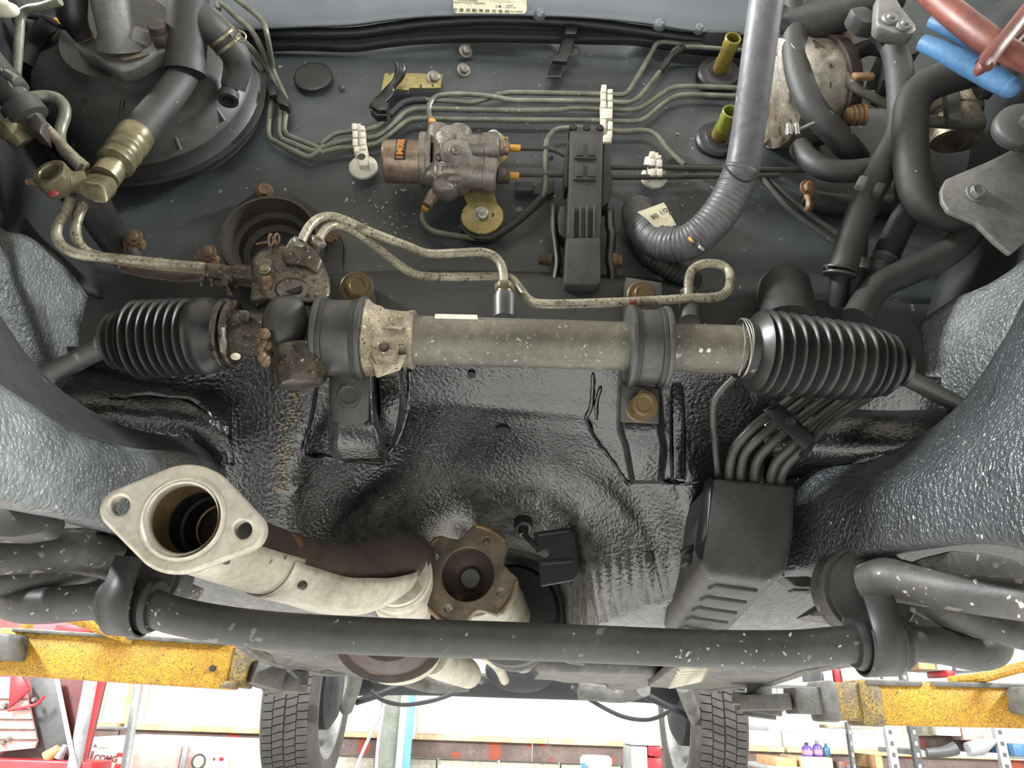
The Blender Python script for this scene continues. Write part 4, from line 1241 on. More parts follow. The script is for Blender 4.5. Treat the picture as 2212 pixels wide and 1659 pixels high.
slab('cover_wing', [Z5(1430, 405), Z5(1462, 400), Z5(1452, 870), Z5(1405, 880), Z5(1400, 600)], .622, .02, MT['plast'], rc, bevel=.001)
slab('cover_wing', [Z5(1826, 400), Z5(1912, 402), Z5(1905, 640), Z5(1930, 840), Z5(1880, 1040), Z5(1812, 1100)], .624, .02, MT['plast'], rc, bevel=.001)
slab('cover_wing', [Z5(1360, 1080), Z5(1430, 1080), Z5(1425, 1440), Z5(1340, 1370), Z5(1330, 1200)], .630, .02, MT['matte'], rc, bevel=.001)
# ears
le = [(1250, 1060, .640), (1250, 1300, .632), (1262, 1420, .628), (1280, 1560, .626), (1290, 1700, .626), (1262, 1880, .628), (1240, 2020, .632)]
rows = [[at(*Z5(x - 18, y), Y + .012), at(*Z5(x + 10, y), Y), at(*Z5(x + 55, y), Y), at(*Z5(x + 80, y), Y + .02)] for x, y, Y in le]
obj('metal_ear', MB().grid(patch(rows, 3, 4)).mesh('metal_ear', smooth=50), MT['clampm'], rc, solid=.002)
re_ = [(1880, 1100, .640), (1885, 1300, .632), (1905, 1380, .628), (1895, 1560, .626), (1885, 1660, .626), (1910, 1800, .628), (1905, 1960, .632)]
rows = [[at(*Z5(x - 45, y), Y + .02), at(*Z5(x - 20, y), Y), at(*Z5(x + 35, y), Y), at(*Z5(x + 62, y), Y + .012)] for x, y, Y in re_]
obj('metal_ear', MB().grid(patch(rows, 3, 4)).mesh('metal_ear', smooth=50), MT['clampm'], rc, solid=.002)
pr = [(0, .0060)]
for k in range(9):
    pr += [(k / 9 + .02, .0052), (k / 9 + .055, .0060), (k / 9 + .09, .0052)]
obj('pivot_bolt', MB().rev(at(1164, 560, .632), at(1192, 562, .632), pr, 20).mesh('pivot_bolt'), MT['rust'], rc)
union(1318, 563, .634, (1, 0, 0), .0085, .012, rc, 'pivot_nut', 'rust')

# ---- heater pipes with grommets
for nm, gx, gy, lab, mname, L, rp in (('heater_pipe', 1548, 166, 'olive yellow heater pipe stub in upper rubber grommet', 'olive', .058, 17), ('heater_pipe', 1546, 308, 'green heater pipe stub in lower rubber grommet', 'green', .050, 18)):
    t = thing(nm, lab, 'pipe', at(gx, gy, .672), 'heater pipe stubs')
    c = at(gx + 2, gy, .674)
    s_ = mpp(gx, gy, .67)
    obj('rubber_grommet', MB().rev(c, c + Vector((0, -.012, 0)), [(0, 47 * s_), (.5, 47 * s_), (.75, 42 * s_), (.8, 33 * s_), (1, 28 * s_), (1, 20 * s_)], 40).mesh('rubber_grommet'), MT['rubber'], t)
    a, b = c + Vector((0, .0, 0)), c + Vector((.003, -L, .000))
    r = rp * s_ * .92
    tp = obj('pipe_stub', MB().rev(a, b, [(0, r), (.55, r * 1.0), (.7, r * .98), (.82, r * 1.10), (.90, r * 1.05), (.985, r * 1.10), (1, r * 1.02), (.995, r * .85), (.4, r * .82)], 32, cap=False).mesh('pipe_stub', smooth=45), MT[mname], t)
    d = at(gx, gy, .66)
    obj('pipe_base', MB().rev(c + Vector((0, -.010, 0)), c + Vector((0.0006, -.024, 0)), [(0, r * 1.04), (1, r * 1.04)], 32).mesh('pipe_base'), MT['olive'], t)

# ---- grey taped harness
hn = thing('wiring_harness', 'thick grey taped wiring harness bending into the firewall', 'harness', at(1560, 470, .58))
tube('taped_run', [(1670, -120, .455), (1655, 0, .485), (1641, 100, .510), (1628, 200, .535), (1614, 300, .560), (1603, 370, .575)], [.0158, .0158, .0160, .0162, .0168], MT['tape'], hn, n=8, seg=28)
obj('tape_seam', MB().tube(cr(A([(1560, 352, .560), (1585, 380, .556), (1612, 392, .558), (1640, 378, .566)]), 6), .0012, 8).mesh('tape_seam'), MT['rubber'], hn)
pts = cr(A([(1603, 365, .574), (1583, 415, .585), (1552, 465, .596), (1515, 505, .606), (1475, 527, .615), (1435, 526, .625), (1400, 505, .638), (1382, 478, .652), (1378, 455, .668)]), 26)
rr = [.0172 + .0010 * abs(math.sin(i * .62)) + .0007 * noise.noise(Vector((i * .21, 0, 0))) for i in range(len(pts))]
obj('wrapped_conduit', MB().tube(pts, rr, 28).mesh('wrapped_conduit', smooth=60), MT['conv'], hn)
for k, (px, py) in enumerate(((1494, 520), (1500, 524), (1506, 529), (1511, 533))):
    tube('exposed_wire', [(px - 6, py - 8, .599), (px, py, .592), (px + 8, py + 6, .597)], .0016, MT[('orange', 'ink', 'ink', 'white')[k]], hn, seg=8)
slab('paper_label', [(1377, 458), (1434, 437), (1461, 486), (1440, 492), (1414, 490), (1394, 470)], .612, .0006, MT['paper'], hn, bevel=0)
me = text_mesh('80 1/2', .008, facing(1425, 462, .6116, R(35)), .0001)
obj('paper_print', me, MT['ink'], hn)
ch = thing('corrugated_conduit', 'thin corrugated conduit emerging beneath the wrapped harness bend', 'conduit', at(1430, 580, .66))
pts = cr(A([(1385, 530, .668), (1405, 552, .655), (1435, 575, .648), (1470, 595, .655), (1500, 610, .668)]), 24)
obj('conduit_run', MB().tube(pts, [.0115 + .0012 * math.sin(i * 1.3) for i in range(len(pts))], 20).mesh('conduit_run', smooth=60), MT['rubber_d'], ch)

# ---- steering column seal
MT['seal'] = mat('brown_dusty_rubber', (62, 56, 48), (40, 37, 33), 0.6, ns=16, bump=(90, .2, .002))
cs = thing('column_seal', 'dusty black rubber column seal with nuts behind the pinion valve', 'seal', at(620, 520, .66))
ol = [Z for Z in [(497, 520), (498, 470), (512, 440), (545, 418), (556, 402), (575, 398), (592, 408), (640, 422), (690, 455), (708, 490), (735, 505), (742, 530), (738, 600), (730, 650), (520, 650), (505, 600)]]
slab('seal_flange', ol, .664, .010, MT['matte'], cs, bevel=.003)
c = at(603, 560, .676)
obj('seal_bellows', MB().rev(c, c + Vector((.003, -.046, -.004)), [(0, .056), (.3, .053), (.6, .0505), (.92, .0495), (1.0, .0485), (1.0, .0460), (.85, .0450), (.55, .042), (.52, .036), (.30, .034), (.26, .027), (.02, .025), (.02, .001)], 48, cap=False).mesh('seal_bellows', smooth=45), MT['seal'], cs)
bolt(571, 413, .663, 14, 'rust', cs, name='nut', tilt=.3)
bolt(713, 516, .663, 14, 'rust', cs, name='nut', tilt=.3)
obj('column_shaft', MB().rev(c + Vector((0, .0, 0)), at(600, 560, .56), [(0, .014), (1, .014)], 20).mesh('column_shaft'), MT['exh'], cs)
# ================================================================== left cluster: booster, hoses, fittings
bo = thing('brake_booster', 'big black round brake booster drum with alloy master cylinder flange', 'brake booster', at(345, 225, .67))
bc = at(340, 228, .672)
ax = Vector((0, -1, 0))
obj('booster_drum', MB().rev(bc, bc + ax * .10, [(0, .122), (.06, .130), (.12, .131), (.16, .126), (.30, .122), (.36, .121), (.40, .116), (.62, .110), (.70, .104), (.78, .092), (.85, .076), (.90, .066), (1, .060)], 64).mesh('booster_drum', smooth=40), MT['booster'], bo)
obj('drum_rim', MB().rev(bc + ax * .012, bc + ax * .018, [(0, .133), (1, .133)], 64).mesh('drum_rim', bevel=.001), MT['rubber'], bo)
for k in range(4):
    a = -.5 - .5 * k
    p0, p1 = bc + ax * .04 + Vector((math.cos(a), 0, math.sin(a))) * .118, bc + ax * .085 + Vector((math.cos(a + .15), 0, math.sin(a + .15))) * .078
    obj('drum_bead', MB().tube(cr([p0, p0.lerp(p1, .5) + ax * .008, p1], 6), .0025, 8).mesh('drum_bead'), MT['booster'], bo)
# vacuum port
pt = at(492, 216, .60)
obj('vacuum_port', MB().rev(at(497, 180, .600), at(493, 218, .600), [(0, .0085), (.55, .0085), (.6, .0105), (1, .0105), (1, .0062), (.5, .006)], 28, cap=False).mesh('vacuum_port'), MT['rubber_d'], bo)
# master cylinder flange and body
fl = [(160, 82), (172, 72), (196, 74), (222, 80), (240, 62), (290, 60), (330, 74), (366, 84), (372, 102), (345, 108), (318, 128), (285, 146), (255, 152), (225, 138), (205, 122), (175, 112), (158, 96)]
slab('master_flange', fl, .550, .018, MT['dull'], bo, bevel=.004, bseg=3)
obj('master_cylinder', MB().rev(at(262, 104, .552), at(228, -40, .50), [(0, .024), (.12, .022), (.22, .0185), (1, .0175)], 36).mesh('master_cylinder', smooth=50), MT['dull'], bo)
obj('cylinder_step', MB().rev(at(285, 92, .556), at(292, 60, .548), [(0, .026), (.8, .024), (1, .02)], 32).mesh('cylinder_step', smooth=50), MT['dull'], bo)
obj('flange_rib', MB().hexa(A([(256, 112, .546), (330, 116, .55), (300, 124, .546), (262, 132, .545)]), A([(256, 112, .556), (330, 116, .558), (300, 124, .556), (262, 132, .556)])).mesh('flange_rib', bevel=.002), MT['alu'], bo)
union(354, 92, .549, (0, -1, .15), .0115, .02, bo, 'flange_nut', 'exh')
union(184, 84, .549, (-.2, -1, .35), .0105, .014, bo, 'flange_nut', 'tanb')
tube('sensor_lead', [(180, 80, .537), (168, 60, .528), (155, 30, .515), (150, -20, .50)], [.009, .011, .014, .016], MT['plast'], bo, seg=20)
# pale reservoir edge behind the cylinder
slab('reservoir', [(300, 24), (322, 8), (386, 6), (400, 90), (360, 70), (320, 64)], .60, .05, MT['dull'], bo, bevel=.004)

# ---- vacuum hose with branch and spring clamp
vh = thing('vacuum_hose', 'grey rubber vacuum hose elbow with spring clamp above the booster', 'hose', at(440, 60, .56))
tube('hose_riser', [(408, -60, .515), (406, 0, .530), (404, 60, .545), (402, 120, .560), (400, 158, .568)], [.0200, .0200, .0198, .0196, .0205], MT['rubber_d'], vh, seg=28)
tube('hose_branch', [(420, 15, .535), (448, 52, .545), (482, 85, .560), (508, 118, .575), (512, 150, .588), (503, 190, .600)], [.0130, .0150, .0152, .0150, .0140, .0128], MT['rubber_d'], vh, seg=28)
hd = (at(510, 120, .575) - at(470, 72, .555)).normalized()
c = at(486, 88, .561)
for k in (-1, 1):
    q = c + hd * .0045 * k
    mm = frame(q, hd)
    obj('clamp_band', MB().rev(q - hd * .0018, q + hd * .0018, [(0, .0163), (1, .0163)], 36).mesh('clamp_band', bevel=.0005), MT['brass'], vh)
tube('clamp_ear', [(503, 80, .552), (512, 66, .548), (530, 74, .55), (527, 90, .553), (510, 84, .552), (520, 70, .55)], .0010, MT['brass'], vh, n=4, seg=8)

# ---- pressure hose with crimp, elbow block and banjo
ph = thing('pressure_hose', 'dark hose with brass crimp collar ending in a banjo elbow', 'hose', at(260, 340, .55))
tube('hose_body', [(402, 150, .575), (385, 180, .568), (355, 220, .560), (320, 262, .550), (290, 300, .540)], .0148, MT['rubber_d'], ph, seg=28)
ca, cb_ = at(296, 288, .542), at(226, 385, .528)
prof = [(0, .0135), (.02, .0160), (.10, .0165), (.16, .0158), (.20, .0165), (.30, .0165), (.33, .0150), (.37, .0150), (.40, .0162), (.50, .0162), (.53, .0148), (.57, .0148), (.60, .0160), (.68, .0160), (.72, .0105), (.80, .0105), (.82, .0125), (1, .0125)]
obj('crimp_collar', MB().rev(ca, cb_, prof, 36).mesh('crimp_collar', smooth=40), MT['brass'], ph)
eb = [(168, 372), (205, 356), (235, 362), (256, 382), (258, 402), (248, 430), (234, 443), (200, 436), (174, 424), (168, 400)]
cen = at(215, 402, .505)
obj('elbow_block', MB().hexa(A([(172, 392, .500), (212, 396, .497), (226, 402, .497), (234, 441, .500), (202, 436, .500), (174, 422, .502)]), A([(178, 372, .535), (212, 358, .54), (254, 372, .54), (258, 404, .535), (240, 436, .525), (182, 418, .528)])).mesh('elbow_block', bevel=.003, bseg=3), MT['brass'], ph)
obj('banjo_neck', MB().rev(at(180, 395, .515), at(146, 392, .508), [(0, .0105), (.5, .009), (1, .0095)], 24).mesh('banjo_neck'), MT['brass'], ph)
fr = frame(at(121, 388, .505), Vector((-.18, -1, .10)))
obj('banjo_eye', MB().rev(at(121, 388, .505) + fr.to_3x3() @ Vector((0, 0, -.009)), at(121, 388, .505) + fr.to_3x3() @ Vector((0, 0, .009)), [(0, .0135), (.08, .0145), (.92, .0145), (1, .0132), (1, .0092), (.9, .0085), (.1, .0085), (0, .0092), (0, .0135)], 40, cap=False).mesh('banjo_eye', smooth=40), MT['brass'], ph)
c = at(122, 402, .498)
tube('locating_pin', [(58, 393, .508), (88, 393, .508)], .0027, MT['tanb'], ph, n=2)
c = at(114, 418, .496)
obj('paint_dab', MB().sphere(c, .0032, 12, 8, sc=(1.5, .5, .9)).mesh('paint_dab'), MT['red'], ph)

# ---- twin steel lines on the left
def steel_line(label, pts, r=.0044, m='pspipe'):
    o = tube('steel_line', pts, r, MT[m], None, n=8, seg=14)
    return tag(o, label, 'pipe')


steel_line('outer of two pale pipes swooping beneath the banjo elbow into the union', [(152, 428, .520), (143, 455, .521), (126, 482, .523), (122, 508, .525), (135, 532, .527), (165, 548, .53), (215, 555, .535), (300, 564, .54), (380, 572, .545), (445, 578, .548)])
steel_line('inner of two pale pipes swooping beneath the banjo elbow', [(180, 440, .528), (168, 470, .529), (163, 500, .530), (170, 525, .532), (190, 545, .536), (230, 557, .542), (300, 568, .548), (380, 576, .552), (440, 582, .556)])
steel_line('pale bent pipe hooking over from the dark connector to the elbow', [(60, 211, .500), (95, 207, .505), (122, 212, .508), (138, 228, .510), (140, 250, .512), (132, 275, .514), (129, 298, .515), (138, 325, .515), (158, 345, .516), (175, 362, .518)], m='pipe', r=.0050)
steel_line('short pale pipe slanting from the dark connector to the elbow', [(85, 262, .505), (120, 298, .51), (150, 330, .514), (186, 362, .52)], m='pspipe', r=.0045)
steel_line('upright olive pipe at the extreme edge beside the booster', [(30, 195, .50), (36, 150, .50), (42, 70, .495), (45, 35, .49), (62, 20, .487), (95, 14, .482), (130, 2, .478)], m='pipe', r=.0042)
# union block of the lines
ub = thing('line_union', 'grimy union block where the pale pipes meet the pinion housing', 'union', at(470, 590, .54))
slab('union_block', [(440, 566), (478, 568), (500, 574), (502, 600), (494, 602), (492, 618), (478, 618), (476, 602), (442, 596)], .537, .016, MT['alu_o'], ub, bevel=.002)
for px in (436, 458):
    tube('union_tab', [(px, 598, .54), (px + 1, 618, .545)], .0016, MT['alu_o'], ub, n=2)
# dark bracket beneath the lines
lb = thing('line_bracket', 'thin dark bracket hanging beneath the pale pipes', 'bracket', at(340, 590, .56))
slab('bracket_strip', [(245, 570), (270, 566), (300, 578), (440, 585), (440, 604), (380, 606), (300, 596), (255, 582)], .562, .003, MT['exh'], lb, bevel=.0006)
for px in (255, 280):
    tube('bracket_hook', [(px + 6, 562, .555), (px, 580, .556)], .0015, MT['exh'], lb, n=2)
# rusty screw clips
for (px, py, lab) in ((290, 514, 'rusty screw clip standing above the swooping pale pipes'), (450, 548, 'rusty screw clip beside the grimy union block')):
    t = thing('screw_clip', lab, 'clip', at(px, py, .60), 'rusty screw clips')
    slab('clip_plate', [(px - 26, py + 4), (px - 22, py - 8), (px + 10, py - 6), (px + 24, py + 8), (px + 18, py + 24), (px - 4, py + 14), (px - 14, py + 26)], .600, .004, MT['rust'], t, bevel=.0008)
    bolt(px, py - 2, .598, 12, 'rust', t, me=SCREW, name='screw', tilt=.3)
    for dx in (-20, 14):
        tube('clip_prong', [(px + dx, py + 10, .60), (px + dx + 2, py + 30, .605)], .0016, MT['rust'], t, n=2)
# dark connectors at the frame edge
cn = thing('hose_connector', 'dark threaded hose connector with brass nut at the left frame edge', 'connector', at(30, 230, .49))
d0, d1 = at(-40, 120, .47), at(88, 285, .505)
obj('connector_body', MB().rev(d0, d1, [(0, .014), (.3, .0145), (.32, .016), (.5, .016), (.52, .0125), (.62, .0125), (.64, .0165), (.82, .0165), (.84, .010), (1, .009)], 6 * 5).mesh('connector_body', smooth=40), MT['clampm'], cn)
slab('connector_block', [(40, 232), (62, 226), (92, 262), (86, 288), (60, 276)], .492, .02, MT['exh'], cn, bevel=.002)
union(8, 262, .495, at(45, 300, .505) - at(0, 252, .49), .0125, .022, cn, 'brass_nut', 'brass')
tube('clamp_wire', [(2, 150, .468), (12, 172, .468), (26, 190, .472)], .0012, MT['steel'], cn, n=4)
c = at(12, 158, .464)
obj('clamp_screw', MB().rev(c, c + Vector((.012, 0, -.008)), [(0, .004), (1, .004)], 12).mesh('clamp_screw', bevel=.0006), MT['steel'], cn)
# dark hose beneath the banjo
o = tube('rubber_hose', [(195, 430, .56), (215, 470, .58), (250, 520, .61), (280, 560, .63)], .016, MT['rubber'], None, seg=24)
tag(o, 'short black hose running down behind the banjo elbow', 'hose')
# bits of fender hardware at the top left corner
wc = thing('white_connector', 'white plastic connector in the upper left corner', 'connector', at(5, 25, .44))
obj('connector_shell', MB().sphere(at(14, 21, .44), .0062, 18, 12, sc=(1.7, 1, 1)).mesh('connector_shell'), MT['white'], wc)
slab('connector_tail', [(-20, -10), (10, -12), (12, 10), (-20, 20)], .442, .01, MT['white'], wc, bevel=.002)
fb = thing('fender_bracket', 'pale metal ledge behind the wires at the upper left', 'bracket', at(90, 40, .58))
slab('ledge', [(45, -30), (140, -30), (128, 12), (60, 22)], .575, .03, MT['dull'], fb, bevel=.003)
slab('ledge_foot', [(60, 45), (110, 22), (200, 55), (200, 70), (60, 68)], .61, .03, MT['paint'], fb, bevel=.003)
wi = thing('wire_bundle', 'dark wire bundle crossing beside the upright olive pipe', 'wire', at(110, 50, .56))
tube('wire_lead', [(60, 32, .56), (100, 38, .56), (125, 52, .555), (150, 58, .55)], .004, MT['rubber'], wi)
tube('wire_lead', [(55, 140, .60), (75, 90, .59), (100, 55, .57), (115, 20, .56)], .010, MT['rubber_d'], wi)
tube('wire_mark', [(119, 41, .545), (129, 48, .545)], .0016, MT['orange'], wi, n=2)

# ================================================================== right cluster
def Z6(x, y):
    return (1640 + x / 3.867, y / 3.867)


def Z7(x, y):
    return (1640 + x / 3.867, 300 + y / 3.867)


ac = thing('metal_canister', 'crinkled silver canister behind the grey harness', 'canister', at(1720, 200, .62))
obj('canister_shell', MB().rev(at(1668, 205, .625), at(1775, 195, .632), [(0, .054), (.02, .058), (.45, .060), (.55, .058), (1.0, .056)], 44, x=(0, 0, 1)).mesh('canister_shell', smooth=40), MT['silver'], ac)
obj('canister_rim', MB().rev(at(1755, 196, .629), at(1782, 194, .632), [(0, .059), (.1, .0605), (.9, .0605), (1, .056)], 44).mesh('canister_rim', smooth=40), MT['exh'], ac)
slab('canister_seam', [(1650, 180), (1662, 176), (1664, 300), (1650, 310)], .595, .01, MT['alu'], ac, bevel=.001)
slab('canister_clip', [Z6(*p) for p in [(488, 390), (530, 400), (560, 620), (530, 660)]], .60, .01, MT['dull'], ac, bevel=.002)
tw = thing('t_bolt_clamp', 'small bright T-bolt clamp screw below the silver canister', 'clamp', at(1725, 280, .58))
tube('clamp_bolt', [Z6(250, 1120) + (.578,), Z6(455, 1030) + (.578,)], .0021, MT['steel'], tw, n=2)
for x in (242, 310):
    tube('clamp_post', [Z6(x, 1040) + (.576,), Z6(x + 10, 1130) + (.576,)], .0026, MT['steel'], tw, n=2)
pts = [at(*Z6(250 + 25 * math.cos(a), 1100 + 40 * math.sin(a)), .577) for a in [2 * math.pi * i / 18 for i in range(18)]]
obj('clamp_ring', MB().tube(pts, .0012, 8, closed=True).mesh('clamp_ring'), MT['steel'], tw)


def hose(label, pts, r, m='rubber_d', name='rubber_hose', seg=22):
    o = tube(name, pts, r, MT[m], None, n=8, seg=seg)
    return tag(o, label, 'hose')


hose('black hose arching in front of the silver canister', [Z6(*p) + (Y,) for p, Y in [((300, -40), .56), ((300, 200), .575), ((298, 420), .58), ((330, 620), .58), ((400, 820), .582), ((490, 960), .585), ((600, 1080), .59), ((760, 1260), .61), ((820, 1330), .64)]], .0135)
hose('dark hose draping down the centre of the right hose bundle', [Z6(1000, 260) + (.56,), Z6(1090, 330) + (.558,), Z6(1150, 480) + (.556,), Z6(1180, 700) + (.556,), Z6(1190, 900) + (.558,), Z6(1180, 1100) + (.56,), (1918, 340, .566), (1888, 400, .575), (1862, 455, .583), (1838, 520, .592), (1818, 590, .60)], .0135)
hose('thick looped hose descending toward the grey triangular plate', [Z6(1900, 560) + (.53,), Z6(1600, 640) + (.53,), Z6(1400, 720) + (.532,), Z6(1290, 840) + (.536,), Z6(1260, 1000) + (.54,), (1966, 320, .545), (1972, 380, .55), (1990, 430, .555), (2030, 458, .56), (2100, 470, .57), (2180, 480, .58)], .0160)
hose('dark hose sagging beneath the silver canister', [(1728, 318, .61), (1748, 345, .602), (1785, 366, .595), (1840, 370, .59), (1900, 362, .585)], .0115)
hose('slanting hose passing behind the clamp with torn end', [Z7(*p) + (Y,) for p, Y in [((1200, 300), .60), ((1250, 480), .60), ((1220, 640), .603), ((1140, 800), .608), ((1060, 980), .614)]], .0130)
hose('curved hose sweeping up to the grey plate from the ribbed boot', [Z7(*p) + (Y,) for p, Y in [((810, 1500), .60), ((880, 1380), .60), ((1000, 1230), .598), ((1200, 1130), .594), ((1450, 1020), .588), ((1640, 900), .580), ((1760, 760), .574), ((1800, 640), .570)]], .0135)
hose('thin black pipe below the bright hose band', [Z7(815, 760) + (.605,), Z7(800, 1000) + (.61,), Z7(790, 1100) + (.612,), Z7(780, 1380) + (.625,)], .0110)
hose('thin dark pipe under the spring clamp', [Z7(680, 1080) + (.603,), Z7(660, 1250) + (.61,), Z7(640, 1400) + (.62,)], .0085)
hose('faint corrugated tube running behind the rusty P-clip', [Z7(*p) + (.664,) for p in [(360, 500), (520, 540), (700, 560), (900, 570), (1100, 560)]], .0125)
# torn end, bands and clamps
tr = thing('hose_end', 'torn frayed hose end beside the bright band', 'hose', at(1905, 570, .61))
pts = cr(A([Z7(1060, 980) + (.612,), Z7(1010, 1090) + (.616,), Z7(960, 1180) + (.62,)]), 8)
obj('frayed_sleeve', MB().tube(pts, [.0125 + .004 * noise.noise(Vector((i * .9, 0, 0))) for i in range(len(pts))], 12).mesh('frayed_sleeve'), MT['conv'], tr)
hb = thing('hose_band', 'bright steel band around the thin black pipe', 'clamp', at(*Z7(805, 1060), .60))
obj('band', MB().rev(at(*Z7(812, 1015), .607), at(*Z7(806, 1100), .610), [(0, .0130), (1, .0130)], 32).mesh('band', bevel=.0006), MT['steel'], hb)
obj('band_lug', MB().box(facing(*Z7(755, 1050), .60), (.003, .014, .004)).mesh('band_lug', bevel=.0005), MT['steel'], hb)
sc_ = thing('spring_clamp', 'dull spring clamp with wire ears at the hose foot', 'clamp', at(*Z7(660, 1110), .60))
for y in (1085, 1130):
    obj('clamp_ring', MB().rev(at(*Z7(672, y - 10), .597), at(*Z7(668, y + 12), .598), [(0, .0152), (1, .0152)], 32).mesh('clamp_ring', bevel=.0005), MT['clampm'], sc_)
tube('clamp_ear', [Z7(600, 1060) + (.594,), Z7(565, 1070) + (.592,), Z7(580, 1090) + (.592,), Z7(610, 1085) + (.592,)], .0012, MT['clampm'], sc_, n=4, seg=8)
# clips on the hose
for k, p in enumerate(((868, 345), (1010, 400))):
    o = slab('hose_clip', [Z7(p[0] - 50, p[1] + 30), Z7(p[0] - 20, p[1] - 48), Z7(p[0] + 55, p[1] - 30), Z7(p[0] + 15, p[1] + 55)], .555, .008, MT[('dull', 'plast_g')[k]], None, bevel=.0012)
    tag(o, ('pale metal hose clip lug on the draping hose', 'dark hose clip lug beside the pale lug')[k], 'clip')
pc = thing('p_clip', 'rusty tan P-clip holding corrugated tube on the firewall', 'clip', at(*Z7(410, 480), .65))
bolt(*Z7(405, 412), .648, 13, 'tanb', pc, name='screw', me=SCREW, tilt=.3)
rows = [[at(*Z7(x - 25, y), Y), at(*Z7(x, y), Y - .003), at(*Z7(x + 25, y), Y)] for x, y, Y in [(400, 470, .652), (418, 510, .648), (420, 560, .648), (405, 600, .654)]]
obj('clip_band', MB().grid(patch(rows, 3, 4)).mesh('clip_band'), MT['tanb'], pc, solid=.0015)
# knob-like stump behind the boot
sp = thing('rubber_stump', 'rounded dark rubber stump rising behind the ribbed boot', 'bump stop', at(1700, 640, .64))
obj('stump', MB().rev(at(1702, 700, .625), at(1694, 588, .640), [(0, .0265), (.5, .0255), (.75, .024), (.9, .018), (.97, .010), (1, .003)], 36).mesh('stump', smooth=60), MT['rubber_d'], sp)
pts = [at(1683 + 46 * math.cos(a), 640 + 55 * math.sin(a), .655) for a in [2 * math.pi * i / 30 for i in range(30)]]
obj('stump_ring', MB().tube(pts, .003, 8, closed=True).mesh('stump_ring'), MT['matte'], sp)
# duct at the top and grey casting
du = thing('air_duct', 'dark plastic duct crossing the top beside the harness', 'duct', at(1790, 40, .58))
obj('duct_tube', MB().tube(cr(A([(1690, 52, .58), (1740, 46, .575), (1830, 22, .565), (1930, -20, .555)]), 6), [.0190, .0205, .021, .022], 28).mesh('duct_tube'), MT['plast_g'], du)
obj('duct_collar', MB().rev(at(1684, 58, .584), at(1704, 52, .58), [(0, .0215), (1, .0215)], 32).mesh('duct_collar', bevel=.001), MT['plast'], du)
gc = thing('alloy_bracket', 'grey alloy bracket with two rivets at the top right', 'bracket', at(1940, 40, .53))
slab('bracket_face', [Z6(*p) for p in [(1000, -60), (1130, -60), (1200, 60), (1310, 200), (1320, 240), (1290, 278), (1130, 270), (1010, 220), (985, 180)]], .520, .016, MT['dull'], gc, bevel=.003)
for x, y in ((1092, 158), (1205, 210)):
    c = at(*Z6(x, y), .519)
    obj('rivet', MB().rev(c, c + Vector((0, -.005, 0)), [(0, .0085), (.5, .0070), (.55, .0045), (1, .003)], 20).mesh('rivet'), MT['dull'], gc)
slab('bracket_web', [Z6(*p) for p in [(760, 60), (880, 40), (990, 100), (990, 200), (880, 180), (800, 130)]], .535, .02, MT['plast_g'], gc, bevel=.003)
slab('bracket_leg', [Z6(*p) for p in [(1050, 262), (1310, 270), (1360, 420), (1250, 470), (1200, 400)]], .545, .02, MT['plast_g'], gc, bevel=.003)
# pale relay box and white clip
ai = thing('actuator_box', 'pale grey actuator box with black cap behind the hoses', 'actuator', at(1890, 160, .60))
slab('box_shell', [Z6(*p) for p in [(1065, 570), (1130, 560), (1140, 740), (1060, 745)]], .585, .03, MT['alu'], ai, bevel=.003)
obj('cap', MB().rev(at(*Z6(980, 620), .59), at(*Z6(1080, 640), .59), [(0, .030), (.1, .0335), (.8, .0335), (1, .030)], 32).mesh('cap'), MT['plast'], ai)
slab('tan_bar', [Z6(*p) for p in [(780, 600), (960, 600), (975, 640), (820, 645)]], .568, .006, MT['tanb'], ai, bevel=.0015)
slab('box_ledge', [Z6(*p) for p in [(880, 745), (1130, 745), (1130, 800), (920, 790)]], .59, .02, MT['cream'], ai, bevel=.002)
bline('olive pipe dropping through a tan collar among the right hoses', [Z6(690, 335) + (.585,), Z6(700, 420) + (.585,), Z6(712, 520) + (.585,), Z6(740, 640) + (.585,), Z6(790, 720) + (.585,), Z6(920, 800) + (.59,), Z6(1120, 890) + (.595,)], r=.0052)
o = obj('tan_collar', MB().rev(at(*Z6(690, 325), .586), at(*Z6(704, 375), .586), [(0, .0085), (.3, .0095), (1, .0065)], 20).mesh('tan_collar'), MT['tanb'])
tag(o, 'tan plastic collar topping the olive pipe among the right hoses', 'collar')
hose('thin dark hose arching left above the black actuator cap', [Z6(560, 660) + (.60,), Z6(590, 540) + (.60,), Z6(660, 470) + (.598,), Z6(780, 480) + (.596,)], .006)
hose('small dark hose arching over the black actuator cap', [Z6(760, 500) + (.585,), Z6(830, 430) + (.582,), Z6(930, 395) + (.58,), Z6(1040, 410) + (.58,)], .0085)
bs = thing('brass_fitting', 'orange brass ribbed fitting below the olive pipe', 'fitting', at(*Z6(800, 960), .60))
obj('ribbed_stub', MB().rev(at(*Z6(720, 970), .60), at(*Z6(880, 955), .598), [(0, .006), (.1, .0085), (.3, .0085), (.32, .0105), (.45, .0105), (.47, .0085), (.55, .0085), (.57, .011), (.7, .011), (.72, .009), (.8, .009), (.82, .0115), (1, .0115)], 24).mesh('ribbed_stub', smooth=30), MT['tanb'], bs)
wc2 = thing('chrome_clip', 'curved white clip on the ledge behind the silver canister', 'clip', at(*Z6(560, 270), .62))
pts = [at(*Z6(525 + 75 * math.cos(a), 280 + 55 * math.sin(a)), .62) for a in [-1.2 + 2.2 * i / 12 for i in range(13)]]
obj('clip_arc', MB().tube(pts, .0035, 10).mesh('clip_arc'), MT['white'], wc2)
slab('clip_bar', [Z6(*p) for p in [(400, 295), (660, 310), (660, 328), (400, 318)]], .625, .006, MT['cream'], wc2, bevel=.001)
